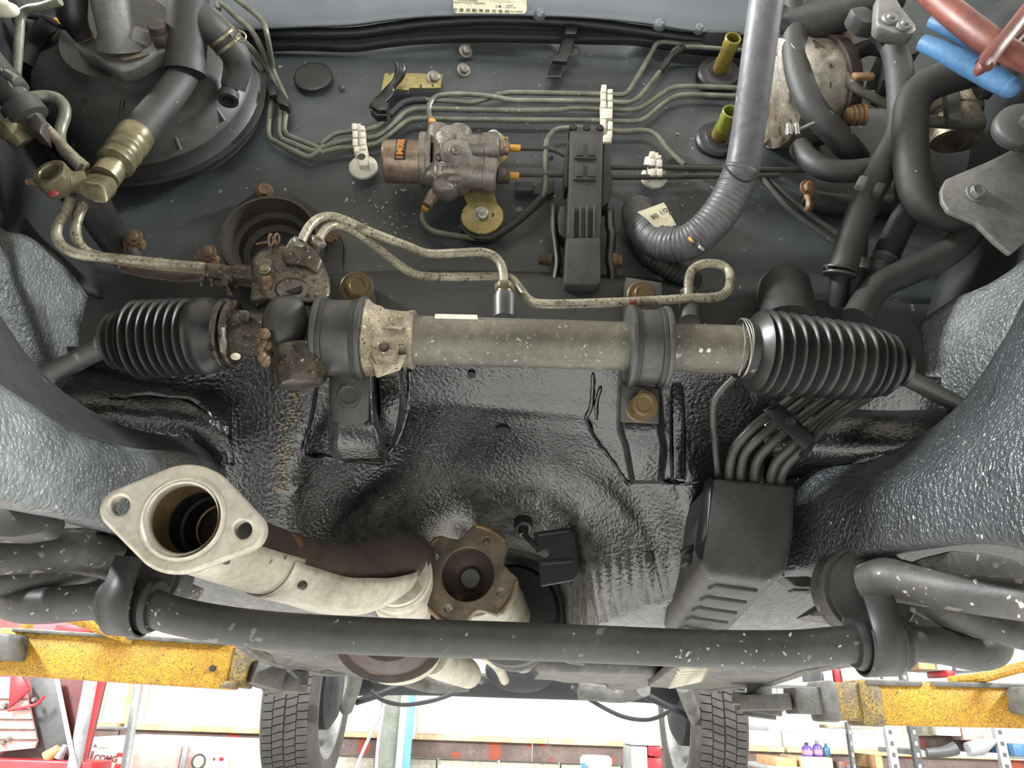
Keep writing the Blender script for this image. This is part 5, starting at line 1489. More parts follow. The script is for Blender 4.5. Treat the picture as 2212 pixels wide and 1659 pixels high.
# pale junction fittings right of the looped hose
jf = thing('junction_block', 'pale cylindrical junction block behind the looped hose', 'fitting', at(2070, 250, .58))
obj('block_drum', MB().rev(at(*Z6(1640, 700), .585), at(*Z6(1650, 1180), .60), [(0, .024), (.04, .0255), (.5, .0255), (.52, .023), (.65, .023), (.67, .026), (1, .025)], 32).mesh('block_drum', smooth=40), MT['alu'], jf)
slab('block_plate', [Z6(*p) for p in [(1560, 740), (1680, 720), (1700, 1000), (1585, 990)]], .558, .01, MT['dull'], jf, bevel=.002)
tube('block_pipe', [Z6(1330, 1000) + (.57,), Z6(1500, 1020) + (.57,), Z6(1700, 1030) + (.57,), Z6(1860, 1040) + (.575,)], .006, MT['pipe'], jf)
union(*Z6(1840, 780), .57, (.2, -1, .2), .012, .02, jf, 'block_nut', 'plast_g')
# grey plates at the right edge
gp = thing('mount_plate', 'broad grey triangular mounting plate with one bolt at the right edge', 'plate', at(2130, 430, .50))
tri = [(2034, 408), (2045, 385), (2080, 370), (2140, 345), (2230, 300), (2270, 300), (2270, 520), (2230, 510), (2185, 548), (2150, 520), (2110, 480), (2050, 455), (2036, 432)]
slab('plate_face', tri, .500, .006, MT['dull'], gp, bevel=.002)
bolt(2107, 418, .499, 17, 'dull', gp, tilt=.1)
dc = thing('disc_mount', 'dark grey round mount disc above the triangular plate', 'mount', at(2190, 275, .48))
c = at(2205, 283, .488)
obj('disc', MB().rev(c, c + Vector((-.003, -.012, 0)), [(0, .0230), (.3, .0235), (.7, .0225), (.9, .020), (1, .012)], 36).mesh('disc', smooth=40), MT['plast_g'], dc)
c2 = c + Vector((-.002, -.011, -.002))
obj('disc_nut', MB().rev(c2, c2 + Vector((0, -.008, 0)), [(0, .008), (.6, .0075), (1, .005)], 6).mesh('disc_nut', smooth=0), MT['clampm'], dc)
# ---- clamp pliers hung at the top right
cp = thing('clamp_pliers', 'hose clamp pliers with blue dipped grips and a red body', 'pliers', at(2090, 90, .40))
for pts, rr in (([(2012, 46, .405), (2040, 58, .402), (2090, 84, .400), (2130, 104, .400)], [.0052, .0058, .0062, .0060]), ([(1992, 92, .402), (2030, 108, .398), (2090, 140, .395), (2150, 172, .393), (2180, 188, .392)], [.0062, .0070, .0080, .0082, .0072])):
    p = cr(A(pts), 6)
    obj('blue_grip', MB().tube(p, [r * 1.0 for r in rr], 20).mesh('blue_grip', smooth=60), MT['blue'], cp)
obj('grip_tip', MB().sphere(at(2180, 188, .392), .0076, 18, 12).mesh('grip_tip', smooth=60), MT['blue'], cp)
obj('red_jaw', MB().tube(cr(A([(1990, -30, .40), (2060, 30, .388), (2130, 84, .380), (2180, 112, .376), (2260, 150, .372)]), 6), [.0092, .0098, .0100, .0085, .0085], 18).mesh('red_jaw', smooth=60), MT['redclamp'], cp)
obj('red_lever', MB().tube(cr(A([(2126, 140, .372), (2150, 108, .370), (2185, 66, .370), (2250, -20, .372)]), 6), [.0060, .0058, .0052, .0048], 16).mesh('red_lever', smooth=60), MT['redclamp'], cp)
obj('red_lever', MB().tube(cr(A([(2180, 110, .378), (2205, 80, .378), (2260, 20, .380)]), 4), [.0030, .0026, .0026], 12).mesh('red_lever', smooth=60), MT['redclamp'], cp)
slab('jaw_cam', [(2114, 132), (2135, 100), (2162, 96), (2168, 112), (2140, 140), (2122, 148)], .366, .01, MT['redclamp'], cp, bevel=.003)
# ================================================================== fuel lines, cover and clamp on the right toe board
fc = thing('line_cover', 'dusty black plastic line cover box stepped along its underside', 'cover', at(1620, 1250, .70))
fr_ = [(1540, 1030), (1722, 1046), (1716, 1150), (1700, 1232), (1660, 1258), (1530, 1240), (1512, 1215), (1524, 1120)]
bk = [(1540, 1030), (1722, 1046), (1716, 1150), (1700, 1232), (1660, 1258), (1530, 1240), (1512, 1215), (1524, 1120)]
P0 = [at(x, y, .615) for x, y in fr_]
P1 = [p + Vector((.008, .205, -.026)) for p in P0]
for i in (0, 1):
    P1[i] = P0[i] + Vector((0, .09, 0))
obj('cover_body', MB().hexa(P0, P1).mesh('cover_body', bevel=.005, bseg=3), MT['plast_g'], fc)
obj('cover_edge', MB().hexa(A([(1522, 1040, .62), (1540, 1030, .614), (1528, 1150, .614), (1512, 1215, .614), (1500, 1190, .63), (1512, 1100, .63)]), A([(1522, 1040, .66), (1540, 1030, .66), (1528, 1150, .66), (1512, 1215, .66), (1500, 1190, .66), (1512, 1100, .66)])).mesh('cover_edge', bevel=.002), MT['plast'], fc)
for k in range(5):
    f0, f1 = .10 + .175 * k, .10 + .175 * k + .13
    L0, L1 = P0[5].lerp(P1[5], f0), P0[5].lerp(P1[5], f1)
    R0, R1 = P0[4].lerp(P1[4], f0), P0[4].lerp(P1[4], f1)
    q = [L0.lerp(R0, .22), L0.lerp(R0, .95), L1.lerp(R1, .90), L1.lerp(R1, .24), L0.lerp(L1, .5).lerp(R0.lerp(R1, .5), .12)]
    obj('cover_step', MB().hexa([p + Vector((0, 0, -.0035)) for p in q], [p + Vector((0, 0, .004)) for p in q]).mesh('cover_step', bevel=.0025), MT['plast_g'], fc)
for py in (1178, 1205):
    slab('cover_clip', [(1478, py), (1502, py - 4), (1504, py + 10), (1480, py + 14)], .66, .02, MT['plast'], fc, bevel=.002)

FL = [([(1722, 852), (1690, 878), (1650, 905), (1620, 930), (1590, 965), (1578, 1000), (1574, 1040)], 'uppermost fuel line under the ribbed boot'),
      ([(1756, 852), (1720, 880), (1680, 912), (1640, 945), (1612, 975), (1602, 1005), (1598, 1042)], 'second fuel line under the ribbed boot'),
      ([(1796, 857), (1750, 888), (1710, 920), (1670, 955), (1642, 985), (1632, 1010), (1628, 1045)], 'third fuel line under the ribbed boot'),
      ([(1836, 857), (1790, 890), (1745, 930), (1710, 965), (1680, 995), (1668, 1020), (1662, 1048)], 'fourth fuel line under the ribbed boot'),
      ([(1872, 860), (1810, 896), (1770, 932), (1735, 970), (1705, 998), (1690, 1022), (1684, 1050)], 'lowest fuel line under the ribbed boot')]
for k, (pts, lab) in enumerate(FL):
    P = [(x, y, Y) for (x, y), Y in zip(pts, (.60, .595, .588, .590, .600, .61, .625))]
    o = tube('fuel_line', P, .0042, MT['pipe_b'], None, n=8, seg=12)
    tag(o, lab, 'pipe')
o = tube('fuel_line', [(1590, 812, .575), (1562, 840, .585), (1545, 866, .592), (1541, 900, .60), (1545, 960, .61), (1552, 1035, .63)], .0030, MT['pipe_b'], None, n=8)
tag(o, 'single thin fuel line dropping from the rack tube to the cover', 'pipe')
lc = thing('line_clamp', 'black plastic clamp bar strapping the fuel lines together', 'clamp', at(1705, 920, .58))
obj('clamp_bar', MB().hexa(A([(1646, 886, .584), (1668, 874, .582), (1680, 868, .582), (1762, 944, .576), (1762, 954, .576), (1738, 974, .578)]), A([(1646, 886, .598), (1668, 874, .598), (1680, 868, .598), (1762, 944, .594), (1762, 954, .594), (1738, 974, .594)])).mesh('clamp_bar', bevel=.002), MT['plast'], lc)
bolt(1709, 912, .580, 9, 'plast', lc, tilt=.3)
slab('clamp_lip', [(1735, 972), (1762, 952), (1756, 972), (1740, 984)], .578, .012, MT['plast'], lc, bevel=.001)
o = bolt(1637, 857, .612, 12, 'matte', None, name='hex_bolt', tilt=.3)
tag(o, 'small black hex bolt above the fuel line clamp', 'bolt')

# ================================================================== small parts in the tunnel
tp = thing('tunnel_bracket', 'black folded bracket with oblong hole on the tunnel wall', 'bracket', at(1210, 1210, .85))
Yb = .800
bx_ = plate_mesh('bracket_plate', [[((x - 1200) * mpp(1200, 1200, Yb), -(y - 1200) * mpp(1200, 1200, Yb)) for x, y in [(1154, 1154), (1228, 1142), (1240, 1150), (1246, 1226), (1238, 1250), (1172, 1264), (1164, 1214), (1184, 1206), (1190, 1196), (1180, 1188), (1160, 1196)]]], .006, .001, facing(1200, 1200, Yb))
obj('bracket_plate', bx_, MT['plast'], tp)
slab('bracket_side', [(1228, 1142), (1248, 1150), (1254, 1232), (1240, 1252), (1236, 1226)], Yb + .003, .05, MT['plast'], tp, bevel=.001)
slab('bracket_fold', [(1158, 1148), (1232, 1138), (1232, 1150), (1160, 1160)], Yb - .006, .02, MT['plast'], tp, bevel=.002)
slab('bracket_fold', [(1166, 1208), (1240, 1204), (1242, 1216), (1168, 1222)], Yb - .004, .01, MT['plast'], tp, bevel=.002)
o = thing('speed_plug', 'small black capped plug on a wire in the tunnel', 'plug', at(1130, 1140, .80))
obj('plug_cap', MB().rev(at(1131, 1122, .800), at(1131, 1142, .796), [(0, .0095), (.1, .0105), (.8, .0105), (1, .009)], 24).mesh('plug_cap', bevel=.0006), MT['plast'], o)
obj('plug_neck', MB().rev(at(1131, 1140, .797), at(1131, 1156, .794), [(0, .006), (1, .005)], 16).mesh('plug_neck'), MT['plast'], o)
tube('plug_lead', [(1131, 1152, .795), (1140, 1162, .792), (1160, 1182, .790)], .0030, MT['plast'], o, n=4)

# ================================================================== exhaust front pipe
ex = thing('exhaust_pipe', 'cream oval flanged exhaust front pipe with heat shields', 'exhaust', at(500, 1200, .55))
Ye = .452
s_ = mpp(400, 1120, Ye)
c0 = (400, 1121)
M_e = frame(at(*c0, Ye), Vector((.05, -1, -.16)), Vector((1, .06, -.10)))
hull = []
for cx, cy, r, a0, a1 in ((135, -8, 36, -62, 58), (0, 0, 109, 58, 118), (-134, 2, 36, 118, 242), (0, 0, 109, 242, 298)):
    for k in range(13):
        a = R(a0 + (a1 - a0) * k / 12)
        hull.append(((cx + r * math.cos(a)) * s_, (cy + r * math.sin(a)) * s_))
bore_r = 80 * s_
me = plate_mesh('exhaust_flange', [hull, circ(0, 0, bore_r, 48), circ(131 * s_, -6 * s_, 26 * s_, 28), circ(-136 * s_, 6 * s_, 27 * s_, 28)], .010, .0022, M_e)
obj('exhaust_flange', me, MT['flange'], ex, label='oval steel flange with a wide bore and two bolt holes')
rm = MB().rev(M_e @ Vector((0, 0, .0055)), M_e @ Vector((0, 0, -.0055)), [(0, bore_r * 1.16), (.02, bore_r * 1.12), (-.12, bore_r * 1.04), (.0, bore_r * .985), (.5, bore_r * .975)], 48, cap=False)
obj('flange_lip', rm.mesh('flange_lip', smooth=60), MT['flange'], ex)
ze = Vector((M_e[0][2], M_e[1][2], M_e[2][2]))
p_in = at(*c0, Ye)
obj('pipe_bore', MB().rev(p_in + ze * .004, p_in - ze * .07 + Vector((.012, 0, -.006)), [(0, bore_r * .99), (.16, bore_r * .97), (.24, bore_r * .90), (.27, bore_r * .88)], 48, cap=False).mesh('pipe_bore', smooth=35), MT['bore'], ex)
obj('bore_step', MB().rev(p_in + ze * .004, p_in - ze * .07 + Vector((.012, 0, -.006)), [(.26, bore_r * .885), (.45, bore_r * .87), (.47, bore_r * .80), (1, bore_r * .78), (1, .0005)], 48, cap=False).mesh('bore_step', smooth=35), MT['soot_hole'], ex)
obj('inner_ring', MB().tube([p_in - ze * .046 + Vector((.008, 0, -.003)) + M_e.to_3x3() @ Vector((math.cos(a), math.sin(a), 0)) * bore_r * .70 for a in [2 * math.pi * i / 40 for i in range(40)]], .0012, 8, closed=True).mesh('inner_ring'), MT['bore'], ex)
tube('pipe_run', [(440, 1148, .500), (510, 1170, .528), (575, 1192, .560), (650, 1215, .595), (720, 1232, .62), (790, 1228, .645), (850, 1212, .69), (882, 1205, .73), (890, 1218, .80), (880, 1250, .90), (870, 1300, 1.05)], [.0215, .0205, .0200, .0200, .021, .023, .0245, .0245, .0235, .022, .021], MT['exh'], ex, n=6, seg=32)
# heat shields: lower half shells


def shell_rows(line, rad, a0, a1, n=14):
    out = []
    P = cr(A(line), 6)
    k = 0
    for i, p in enumerate(P):
        t = (P[min(i + 1, len(P) - 1)] - P[max(i - 1, 0)]).normalized()
        side = t.cross(Vector((0, 0, 1))).normalized()       # towards the viewer for a run to the right
        up = side.cross(t).normalized()
        f = i / (len(P) - 1) * (len(rad) - 1)
        r = rad[int(f)] * (1 - f % 1) + rad[min(int(f) + 1, len(rad) - 1)] * (f % 1)
        out.append([p + (side * math.cos(a) + up * math.sin(a)) * r for a in [R(a0 + (a1 - a0) * j / n) for j in range(n + 1)]])
    return out


sh1 = [(430, 1160, .495), (480, 1176, .515), (540, 1195, .545), (600, 1212, .572)]
obj('heat_shield', MB().grid(shell_rows(sh1, [.0235, .0240, .0250, .026], 0, -175)).mesh('heat_shield', smooth=60), MT['shield'], ex, solid=.0012)
sh2 = [(575, 1205, .560), (640, 1224, .592), (710, 1243, .618), (770, 1243, .637), (812, 1233, .66), (846, 1224, .69)]
obj('heat_shield', MB().grid(shell_rows(sh2, [.0275, .0275, .029, .031, .030, .026], -8, -170)).mesh('heat_shield', smooth=60), MT['shield'], ex, solid=.0012)
sh3 = [(812, 1262, .680), (840, 1276, .73), (862, 1292, .80), (880, 1315, .90), (890, 1340, 1.02)]
tube('heat_shield', [(856, 1236, .70), (862, 1258, .75), (868, 1285, .82), (872, 1312, .92), (876, 1338, 1.05)], [.0295, .031, .032, .033, .034], MT['shield'], ex, n=5, seg=36)
P = cr(A([(856, 1236, .70), (862, 1258, .75), (868, 1285, .82)]), 4)
for i in (1, 4):
    d_ = (P[i + 1] - P[i]).normalized()
    obj('shield_bead', MB().rev(P[i], P[i] + d_ * .006, [(0, .031), (.5, .0335), (1, .031)], 36).mesh('shield_bead'), MT['shield'], ex)
obj('shield_flange', MB().hexa(A([(884, 1216, .70), (898, 1208, .70), (922, 1340, .95), (908, 1345, .95)]), [q + Vector((0, .004, .004)) for q in A([(884, 1216, .70), (898, 1208, .70), (922, 1340, .95), (908, 1345, .95)])]).mesh('shield_flange', bevel=.001), MT['shield'], ex)
for px, py, Y in ((482, 1206, .492), (650, 1262, .563)):
    c = at(px, py, Y)
    obj('spot_weld', MB().rev(c, c + Vector((0, .006, 0)), [(0, .002), (.4, .0035), (1, .0035)], 14).mesh('spot_weld'), MT['exh'], ex)
# catalyst and tail further back
cat_ = thing('catalytic_converter', 'rust brown catalytic converter in a pale shield behind the stabiliser bar', 'exhaust', at(870, 1420, 1.15))
cc0, cc1 = at(838, 1378, 1.02), at(858, 1408, 1.28)
obj('converter_cone', MB().rev(cc0, cc0.lerp(cc1, .25), [(0, .040), (.3, .055), (1, .066)], 40, sy=.72).mesh('converter_cone', smooth=50), MT['exh'], cat_)
obj('converter_shell', MB().rev(cc0.lerp(cc1, .22), cc1, [(0, .066), (.03, .070), (.1, .070), (.14, .067), (.8, .067), (.84, .071), (.94, .071), (1, .06)], 40, sy=.72).mesh('converter_shell', smooth=50), MT['shield'], cat_)
obj('converter_rim', MB().rev(cc0.lerp(cc1, .20), cc0.lerp(cc1, .235), [(0, .074), (1, .074)], 40, sy=.72).mesh('converter_rim', bevel=.001), MT['exh'], cat_)
tube('tail_pipe', [(930, 1415, 1.28), (960, 1432, 1.36), (1000, 1450, 1.50), (1012, 1458, 1.62)], [.030, .030, .028, .026], MT['shield'], cat_, seg=28)

# ================================================================== propeller shaft with four-lobed flange
ps = thing('propeller_shaft', 'propeller shaft with rusty four-lobed coupling flange in the tunnel', 'drive shaft', at(1010, 1260, .80))
Yp = .76
s_ = mpp(1008, 1243, Yp)
M_p = frame(at(1012, 1243, Yp), Vector((-.10, -1, .02)), Vector((1, -.10, 0)))
ol = []
for k in range(4):
    th = R(63 + 90 * k) + R(0)
    for a, r in ((-24, 104), (-17, 108), (-8, 109), (0, 109), (8, 109), (17, 108), (24, 104), (32, 88), (40, 79), (45, 77), (50, 79), (58, 88)):
        an = th + R(a)
        ol.append((r * s_ * math.cos(an), r * s_ * math.sin(an)))
holes = [circ(81 * s_ * math.cos(R(63 + 90 * k)), 81 * s_ * math.sin(R(63 + 90 * k)), 10.5 * s_, 18) for k in range(4)]
obj('coupling_flange', plate_mesh('coupling_flange', [ol, circ(0, 0, 59 * s_, 48)] + holes, .012, .0012, M_p), MT['prop'], ps, label='rusty four-lobed flange with four bolt holes')
for k in range(4):
    pts = []
    for a in range(-20, 21, 5):
        an = R(63 + 90 * k + a)
        pts.append(M_p @ Vector((106 * s_ * math.cos(an), 106 * s_ * math.sin(an), .006)))
    obj('flange_lug', MB().tube(pts, .0026, 8).mesh('flange_lug'), MT['rust'], ps)
def _z(v):
    return M_p @ Vector((0, 0, v))
obj('flange_dish', MB().rev(_z(.004), _z(-.022), [(0, 60 * s_), (.3, 57 * s_), (.7, 46 * s_), (.95, 27 * s_), (1.0, 22 * s_), (.96, 20 * s_), (.95, 1e-4)], 44, cap=False).mesh('flange_dish', smooth=40), MT['exh'], ps)
obj('dish_centre', MB().rev(_z(-.014), _z(-.021), [(0, 20 * s_), (.2, 22 * s_), (1, 22 * s_)], 28).mesh('dish_centre'), MT['grime'], ps)
obj('yoke', MB().rev(_z(-.024), _z(-.060), [(0, 70 * s_), (.3, 62 * s_), (1, 52 * s_)], 32).mesh('yoke', smooth=50), MT['shaft'], ps)
pe1 = at(1085, 1300, .92)
obj('shaft_tube', MB().rev(_z(-.045), at(1100, 1345, 1.08), [(0, .034), (.15, .0385), (.5, .0385), (.55, .036), (1, .036)], 40).mesh('shaft_tube', smooth=40), MT['shaft'], ps)
obj('shaft_tube_rear', MB().rev(at(1100, 1345, 1.08), at(1130, 1425, 2.1), [(0, .034), (1, .034)], 32).mesh('shaft_tube_rear'), MT['shaft'], ps)
# dust ring and centre bearing
obj('dust_ring', MB().rev(at(1103, 1322, 1.02), at(1112, 1345, 1.09), [(0, .060), (.1, .066), (.25, .066), (.3, .062), (.8, .062), (.9, .056), (1, .044)], 48).mesh('dust_ring', smooth=40), MT['rubber'], ps)
cbn = thing('centre_bearing', 'curved black centre bearing bracket below the shaft behind the stabiliser bar', 'bearing', at(1150, 1420, 1.2))
rows = []
for (px, py, r) in [(1040, 1385, 0), (1050, 1405, 0), (1075, 1428, 0), (1110, 1440, 0), (1145, 1432, 0), (1170, 1412, 0), (1195, 1408, 0), (1230, 1422, 0), (1262, 1426, 0)]:
    p = at(px, py, 1.16)
    rows.append([p + Vector((0, -.020, .010)), p + Vector((0, -.018, 0)), p + Vector((0, .018, 0)), p + Vector((0, .02, .010))])
obj('bearing_bracket', MB().grid(patch(rows, 3, 5)).mesh('bearing_bracket', smooth=50), MT['plast_g'], cbn, solid=.006)
obj('bearing_ring', MB().rev(at(1108, 1352, 1.13), at(1110, 1358, 1.18), [(0, .052), (.1, .057), (.9, .057), (1, .052)], 44).mesh('bearing_ring', smooth=40), MT['rubber'], cbn)
# rubber-bushed cross strap going up right
tube('bearing_strap', [(1150, 1310, 1.05), (1168, 1350, 1.06), (1205, 1378, 1.08), (1260, 1392, 1.12)], .010, MT['rubber'], cbn)

# ================================================================== stabiliser bar
YS = .560
sb = thing('stabiliser_bar', 'long dusty black stabiliser bar spanning the full width', 'stabiliser bar', at(1100, 1365, YS))
bar_pts = [(-60, 1215, .60), (0, 1262, .585), (28, 1300, .572), (90, 1308, .562), (200, 1300, .558), (300, 1305, .556), (380, 1330, .556), (500, 1352, .557), (650, 1366, .558), (850, 1376, .56), (1100, 1384, .56), (1300, 1392, .56), (1500, 1400, .56), (1700, 1402, .558), (1800, 1395, .556), (1880, 1388, .555), (1960, 1388, .556), (2040, 1396, .558), (2100, 1408, .562), (2140, 1402, .567), (2150, 1370, .577), (2180, 1325, .60), (2260, 1280, .63)]
P = cr(A(bar_pts), 8)
obj('bar', MB().tube(P, .0130, 28).mesh('bar', smooth=60), MT['bar'], sb)
for (pa_, pb_, q, lab) in (((250, 1301, .557), (310, 1307, .556), (262, 1305), 'l'), ((1862, 1390, .555), (1926, 1388, .555), (1890, 1389), 'r')):
    a, b = at(*pa_), at(*pb_)
    d = (b - a).normalized()
    bush = obj('bar_bushing', MB().rev(a - d * .007, b + d * .010, [(0, .0165), (.10, .0185), (.16, .0180), (.84, .0180), (.90, .0195), (1, .0175)], 36).mesh('bar_bushing', smooth=40), MT['rubber'], sb)
    up = Vector((0, .25, 1)).normalized()
    fwd = d.cross(up)
    rows = []
    for p in (a, a.lerp(b, .5), b):
        rr = .0205
        r = [p + up * .026 + fwd * -rr]
        r += [p + (fwd * math.cos(t) + up * math.sin(t)) * rr * -1 for t in [R(-4 + 188 * j / 18) for j in range(19)]]
        r += [p + up * .026 + fwd * rr]
        rows.append(r)
    obj('bar_clamp', MB().grid(rows).mesh('bar_clamp', smooth=50), MT['bar'], sb, solid=.0022)
    for p in (a, b):
        pts = [p + (fwd * math.cos(t) + up * math.sin(t)) * .0215 * -1 for t in [R(-4 + 188 * j / 18) for j in range(19)]]
        obj('clamp_bead', MB().tube(pts, .0013, 8).mesh('clamp_bead'), MT['bar'], sb)

# ================================================================== lower control arms with bushes
def arm_bush(name, label, c, axis, R1, arm_rows, extra):
    t = thing(name, label, 'suspension arm', c)
    ax_ = Vector(axis).normalized()
    obj('bush_shell', MB().rev(c - ax_ * .020, c + ax_ * .012, [(0, R1 * 1.0), (.05, R1 * 1.06), (.12, R1 * 1.06), (.2, R1), (.85, R1), (.9, R1 * 1.05), (1, R1)], 44).mesh('bush_shell', smooth=40), MT['bar'], t)
    obj('bush_rubber', MB().rev(c + ax_ * .010, c + ax_ * .020, [(0, R1 * .92), (.6, R1 * .90), (.9, R1 * .55), (1, R1 * .5)], 40).mesh('bush_rubber', smooth=50), MT['rubber_d'], t)
    for rows_ in arm_rows:
        obj('arm_beam', MB().tube(cr(A(rows_[0]), 6), rows_[1], 20).mesh('arm_beam', smooth=60), MT['arm'], t)
    for e in extra:
        slab('arm_plate', e[0], e[1], e[2], MT[e[3]], t, bevel=.003)
    return t


arm_bush('control_arm', 'dusty control arm with round bush beside the white-speckled rail', at(1868, 1275, .60), (-.12, -1, -.12), .0345,
         [([(1870, 1262, .575), (1920, 1252, .560), (1980, 1262, .545), (2080, 1280, .520), (2212, 1296, .49), (2330, 1310, .46)], [.0150, .0165, .0150, .0135, .0135, .014]),
          ([(1980, 1288, .56), (2050, 1318, .55), (2130, 1345, .54), (2212, 1366, .53), (2320, 1385, .52)], [.012, .013, .012, .012, .012])],
         [([(1690, 1246), (1745, 1244), (1790, 1256), (1800, 1270), (1756, 1276), (1752, 1268), (1718, 1264)], .635, .02, 'bar'),
          ([(1712, 1270), (1750, 1272), (1748, 1278), (1714, 1278)], .630, .012, 'bar'),
          ([(1990, 1205), (2060, 1188), (2140, 1195), (2212, 1210), (2290, 1220), (2290, 1258), (2130, 1256), (2030, 1248), (2005, 1240)], .53, .02, 'arm')])
arm_bush('control_arm', 'dusty control arm with round bush beneath the oval exhaust flange', at(300, 1235, .60), (.12, -1, -.12), .0360,
         [([(260, 1215, .575), (200, 1196, .565), (120, 1192, .55), (0, 1195, .52), (-100, 1200, .49)], [.0150, .0165, .0150, .0150, .0150]),
          ([(210, 1228, .58), (120, 1245, .57), (40, 1250, .56), (-60, 1255, .545)], [.009, .0105, .0115, .012])],
         [([(-60, 1082), (0, 1082), (100, 1098), (112, 1118), (92, 1152), (30, 1162), (-60, 1160)], .47, .02, 'bar'),
          ([(-60, 1172), (0, 1168), (120, 1140), (235, 1135), (240, 1170), (150, 1165), (60, 1190), (-60, 1200)], .58, .02, 'arm')])
# bracket frames behind the bushes
o = slab('bush_bracket', [(1800, 1290), (1900, 1345), (2010, 1300), (2120, 1345), (2160, 1395), (2000, 1360), (1850, 1345), (1740, 1330)], .66, .03, MT['arm'], None, bevel=.003)
tag(o, 'dusty pressed bracket behind the control arm beside the yellow cable', 'bracket')
o = slab('bush_bracket', [(60, 1245), (160, 1235), (250, 1250), (420, 1260), (400, 1292), (250, 1282), (120, 1285), (55, 1275)], .68, .03, MT['arm'], None, bevel=.003)
tag(o, 'dusty pressed bracket behind the control arm under the exhaust flange', 'bracket')

# ================================================================== things under the rear floor
tk = thing('fuel_tank', 'grey pressed fuel tank corner behind the stabiliser bar', 'tank', at(1300, 1450, 1.5))
tz = at(1300, 1400, 1.35).z
ol = [(1150, 1385, 1.25), (1230, 1388, 1.22), (1420, 1400, 1.22), (1425, 1440, 1.45), (1330, 1470, 1.62), (1210, 1475, 1.65), (1170, 1450, 1.5)]
q = A(ol)
zt = min(p.z for p in q)
obj('tank_shell', MB().hexa([Vector((p.x, p.y, zt)) for p in q], [Vector((p.x * 1.02, p.y, zt + .08)) for p in q]).mesh('tank_shell', bevel=.012, bseg=3), MT['under_s'], tk)
obj('tank_flange', MB().hexa([Vector((p.x * 1.05, p.y + .01, zt + .03)) for p in q], [Vector((p.x * 1.05, p.y + .01, zt + .036)) for p in q]).mesh('tank_flange', bevel=.002), MT['shield'], tk)
rb = thing('ribbed_shield', 'small ribbed grey shield plate under the floor beside the tank', 'shield', at(1480, 1450, 1.45))
base = [atz(x, y, CZ + .052) for x, y in [(1468, 1434), (1536, 1436), (1522, 1466), (1440, 1486), (1400, 1484)]]
obj('shield_plate', MB().prism(base, (0, 0, .012)).mesh('shield_plate', bevel=.003), MT['grime'], rb)
for k in range(9):
    f = k / 8
    a = base[0].lerp(base[3], .08 + .84 * f)
    b = base[1].lerp(base[2], .08 + .84 * f)
    obj('shield_rib', MB().tube([a.lerp(b, .08) - Vector((0, 0, .001)), a.lerp(b, .92) - Vector((0, 0, .001))], .0032, 8).mesh('shield_rib'), MT['shield'], rb)
ra = thing('rear_axle_beam', 'dark rear axle beam seen edge-on between the rear wheels', 'axle', at(1130, 1480, 2.5))
tube('axle_tube', [(760, 1478, 2.55), (900, 1476, 2.5), (1100, 1482, 2.5), (1350, 1490, 2.5), (1500, 1500, 2.55)], .035, MT['dark'], ra, seg=16)
obj('differential', MB().sphere(at(1125, 1448, 2.4), .09, 24, 16, sc=(1.2, .9, .7)).mesh('differential', smooth=60), MT['dark'], ra)
for pts in ([(850, 1455, 2.0), (930, 1478, 2.15), (1010, 1476, 2.2)], [(1250, 1492, 2.2), (1340, 1500, 2.2), (1390, 1486, 2.1)]):
    tube('cross_tube', [p for p in pts], .022, MT['grime'], ra, seg=14)
tube('cross_strut', [(1040, 1410, 1.7), (1075, 1440, 1.9), (1090, 1470, 2.1)], .012, MT['shield'], ra, seg=12)
tube('cross_strut', [(1000, 1435, 1.9), (1040, 1470, 2.1)], .010, MT['grime'], ra, seg=12)
# trailing links and brake cables
for i, (pts, r, lab) in enumerate((([(770, 1440, 2.1), (765, 1480, 2.25), (748, 1530, 2.42)], .020, 'pale trailing link dropping to the rear wheel by the blue post'),
                                   ([(1475, 1480, 2.1), (1490, 1520, 2.25), (1515, 1578, 2.42)], .020, 'pale trailing link dropping to the rear wheel by the shelves'))):
    o = tube('trailing_link', pts, r, MT['grime'], None, seg=14)
    tag(o, lab, 'suspension link')
for i, (pts, lab) in enumerate((([(770, 1516, 2.4), (820, 1500, 2.35), (880, 1478, 2.3), (960, 1460, 2.25)], 'dark lateral rod beside the blue post'),
                                ([(1500, 1555, 2.4), (1450, 1530, 2.35), (1390, 1500, 2.3), (1330, 1480, 2.25)], 'dark lateral rod beside the shelves'))):
    o = tube('lateral_rod', pts, .010, MT['dark'], None, seg=12)
    tag(o, lab, 'rod')
for i, (pts, lab) in enumerate((([(800, 1492, 2.3), (822, 1510, 2.3), (850, 1520, 2.3), (885, 1522, 2.3), (940, 1512, 2.3), (1000, 1490, 2.25), (1025, 1478, 2.2)], 'sagging brake cable crossing the window by the blue post'),
                                ([(1236, 1484, 2.25), (1280, 1515, 2.3), (1340, 1546, 2.3), (1390, 1555, 2.3), (1425, 1548, 2.3), (1445, 1535, 2.3)], 'sagging brake cable crossing the wide window'))):
    o = tube('brake_cable', pts, .0058, MT['rubber'], None, seg=10)
    tag(o, lab, 'cable')


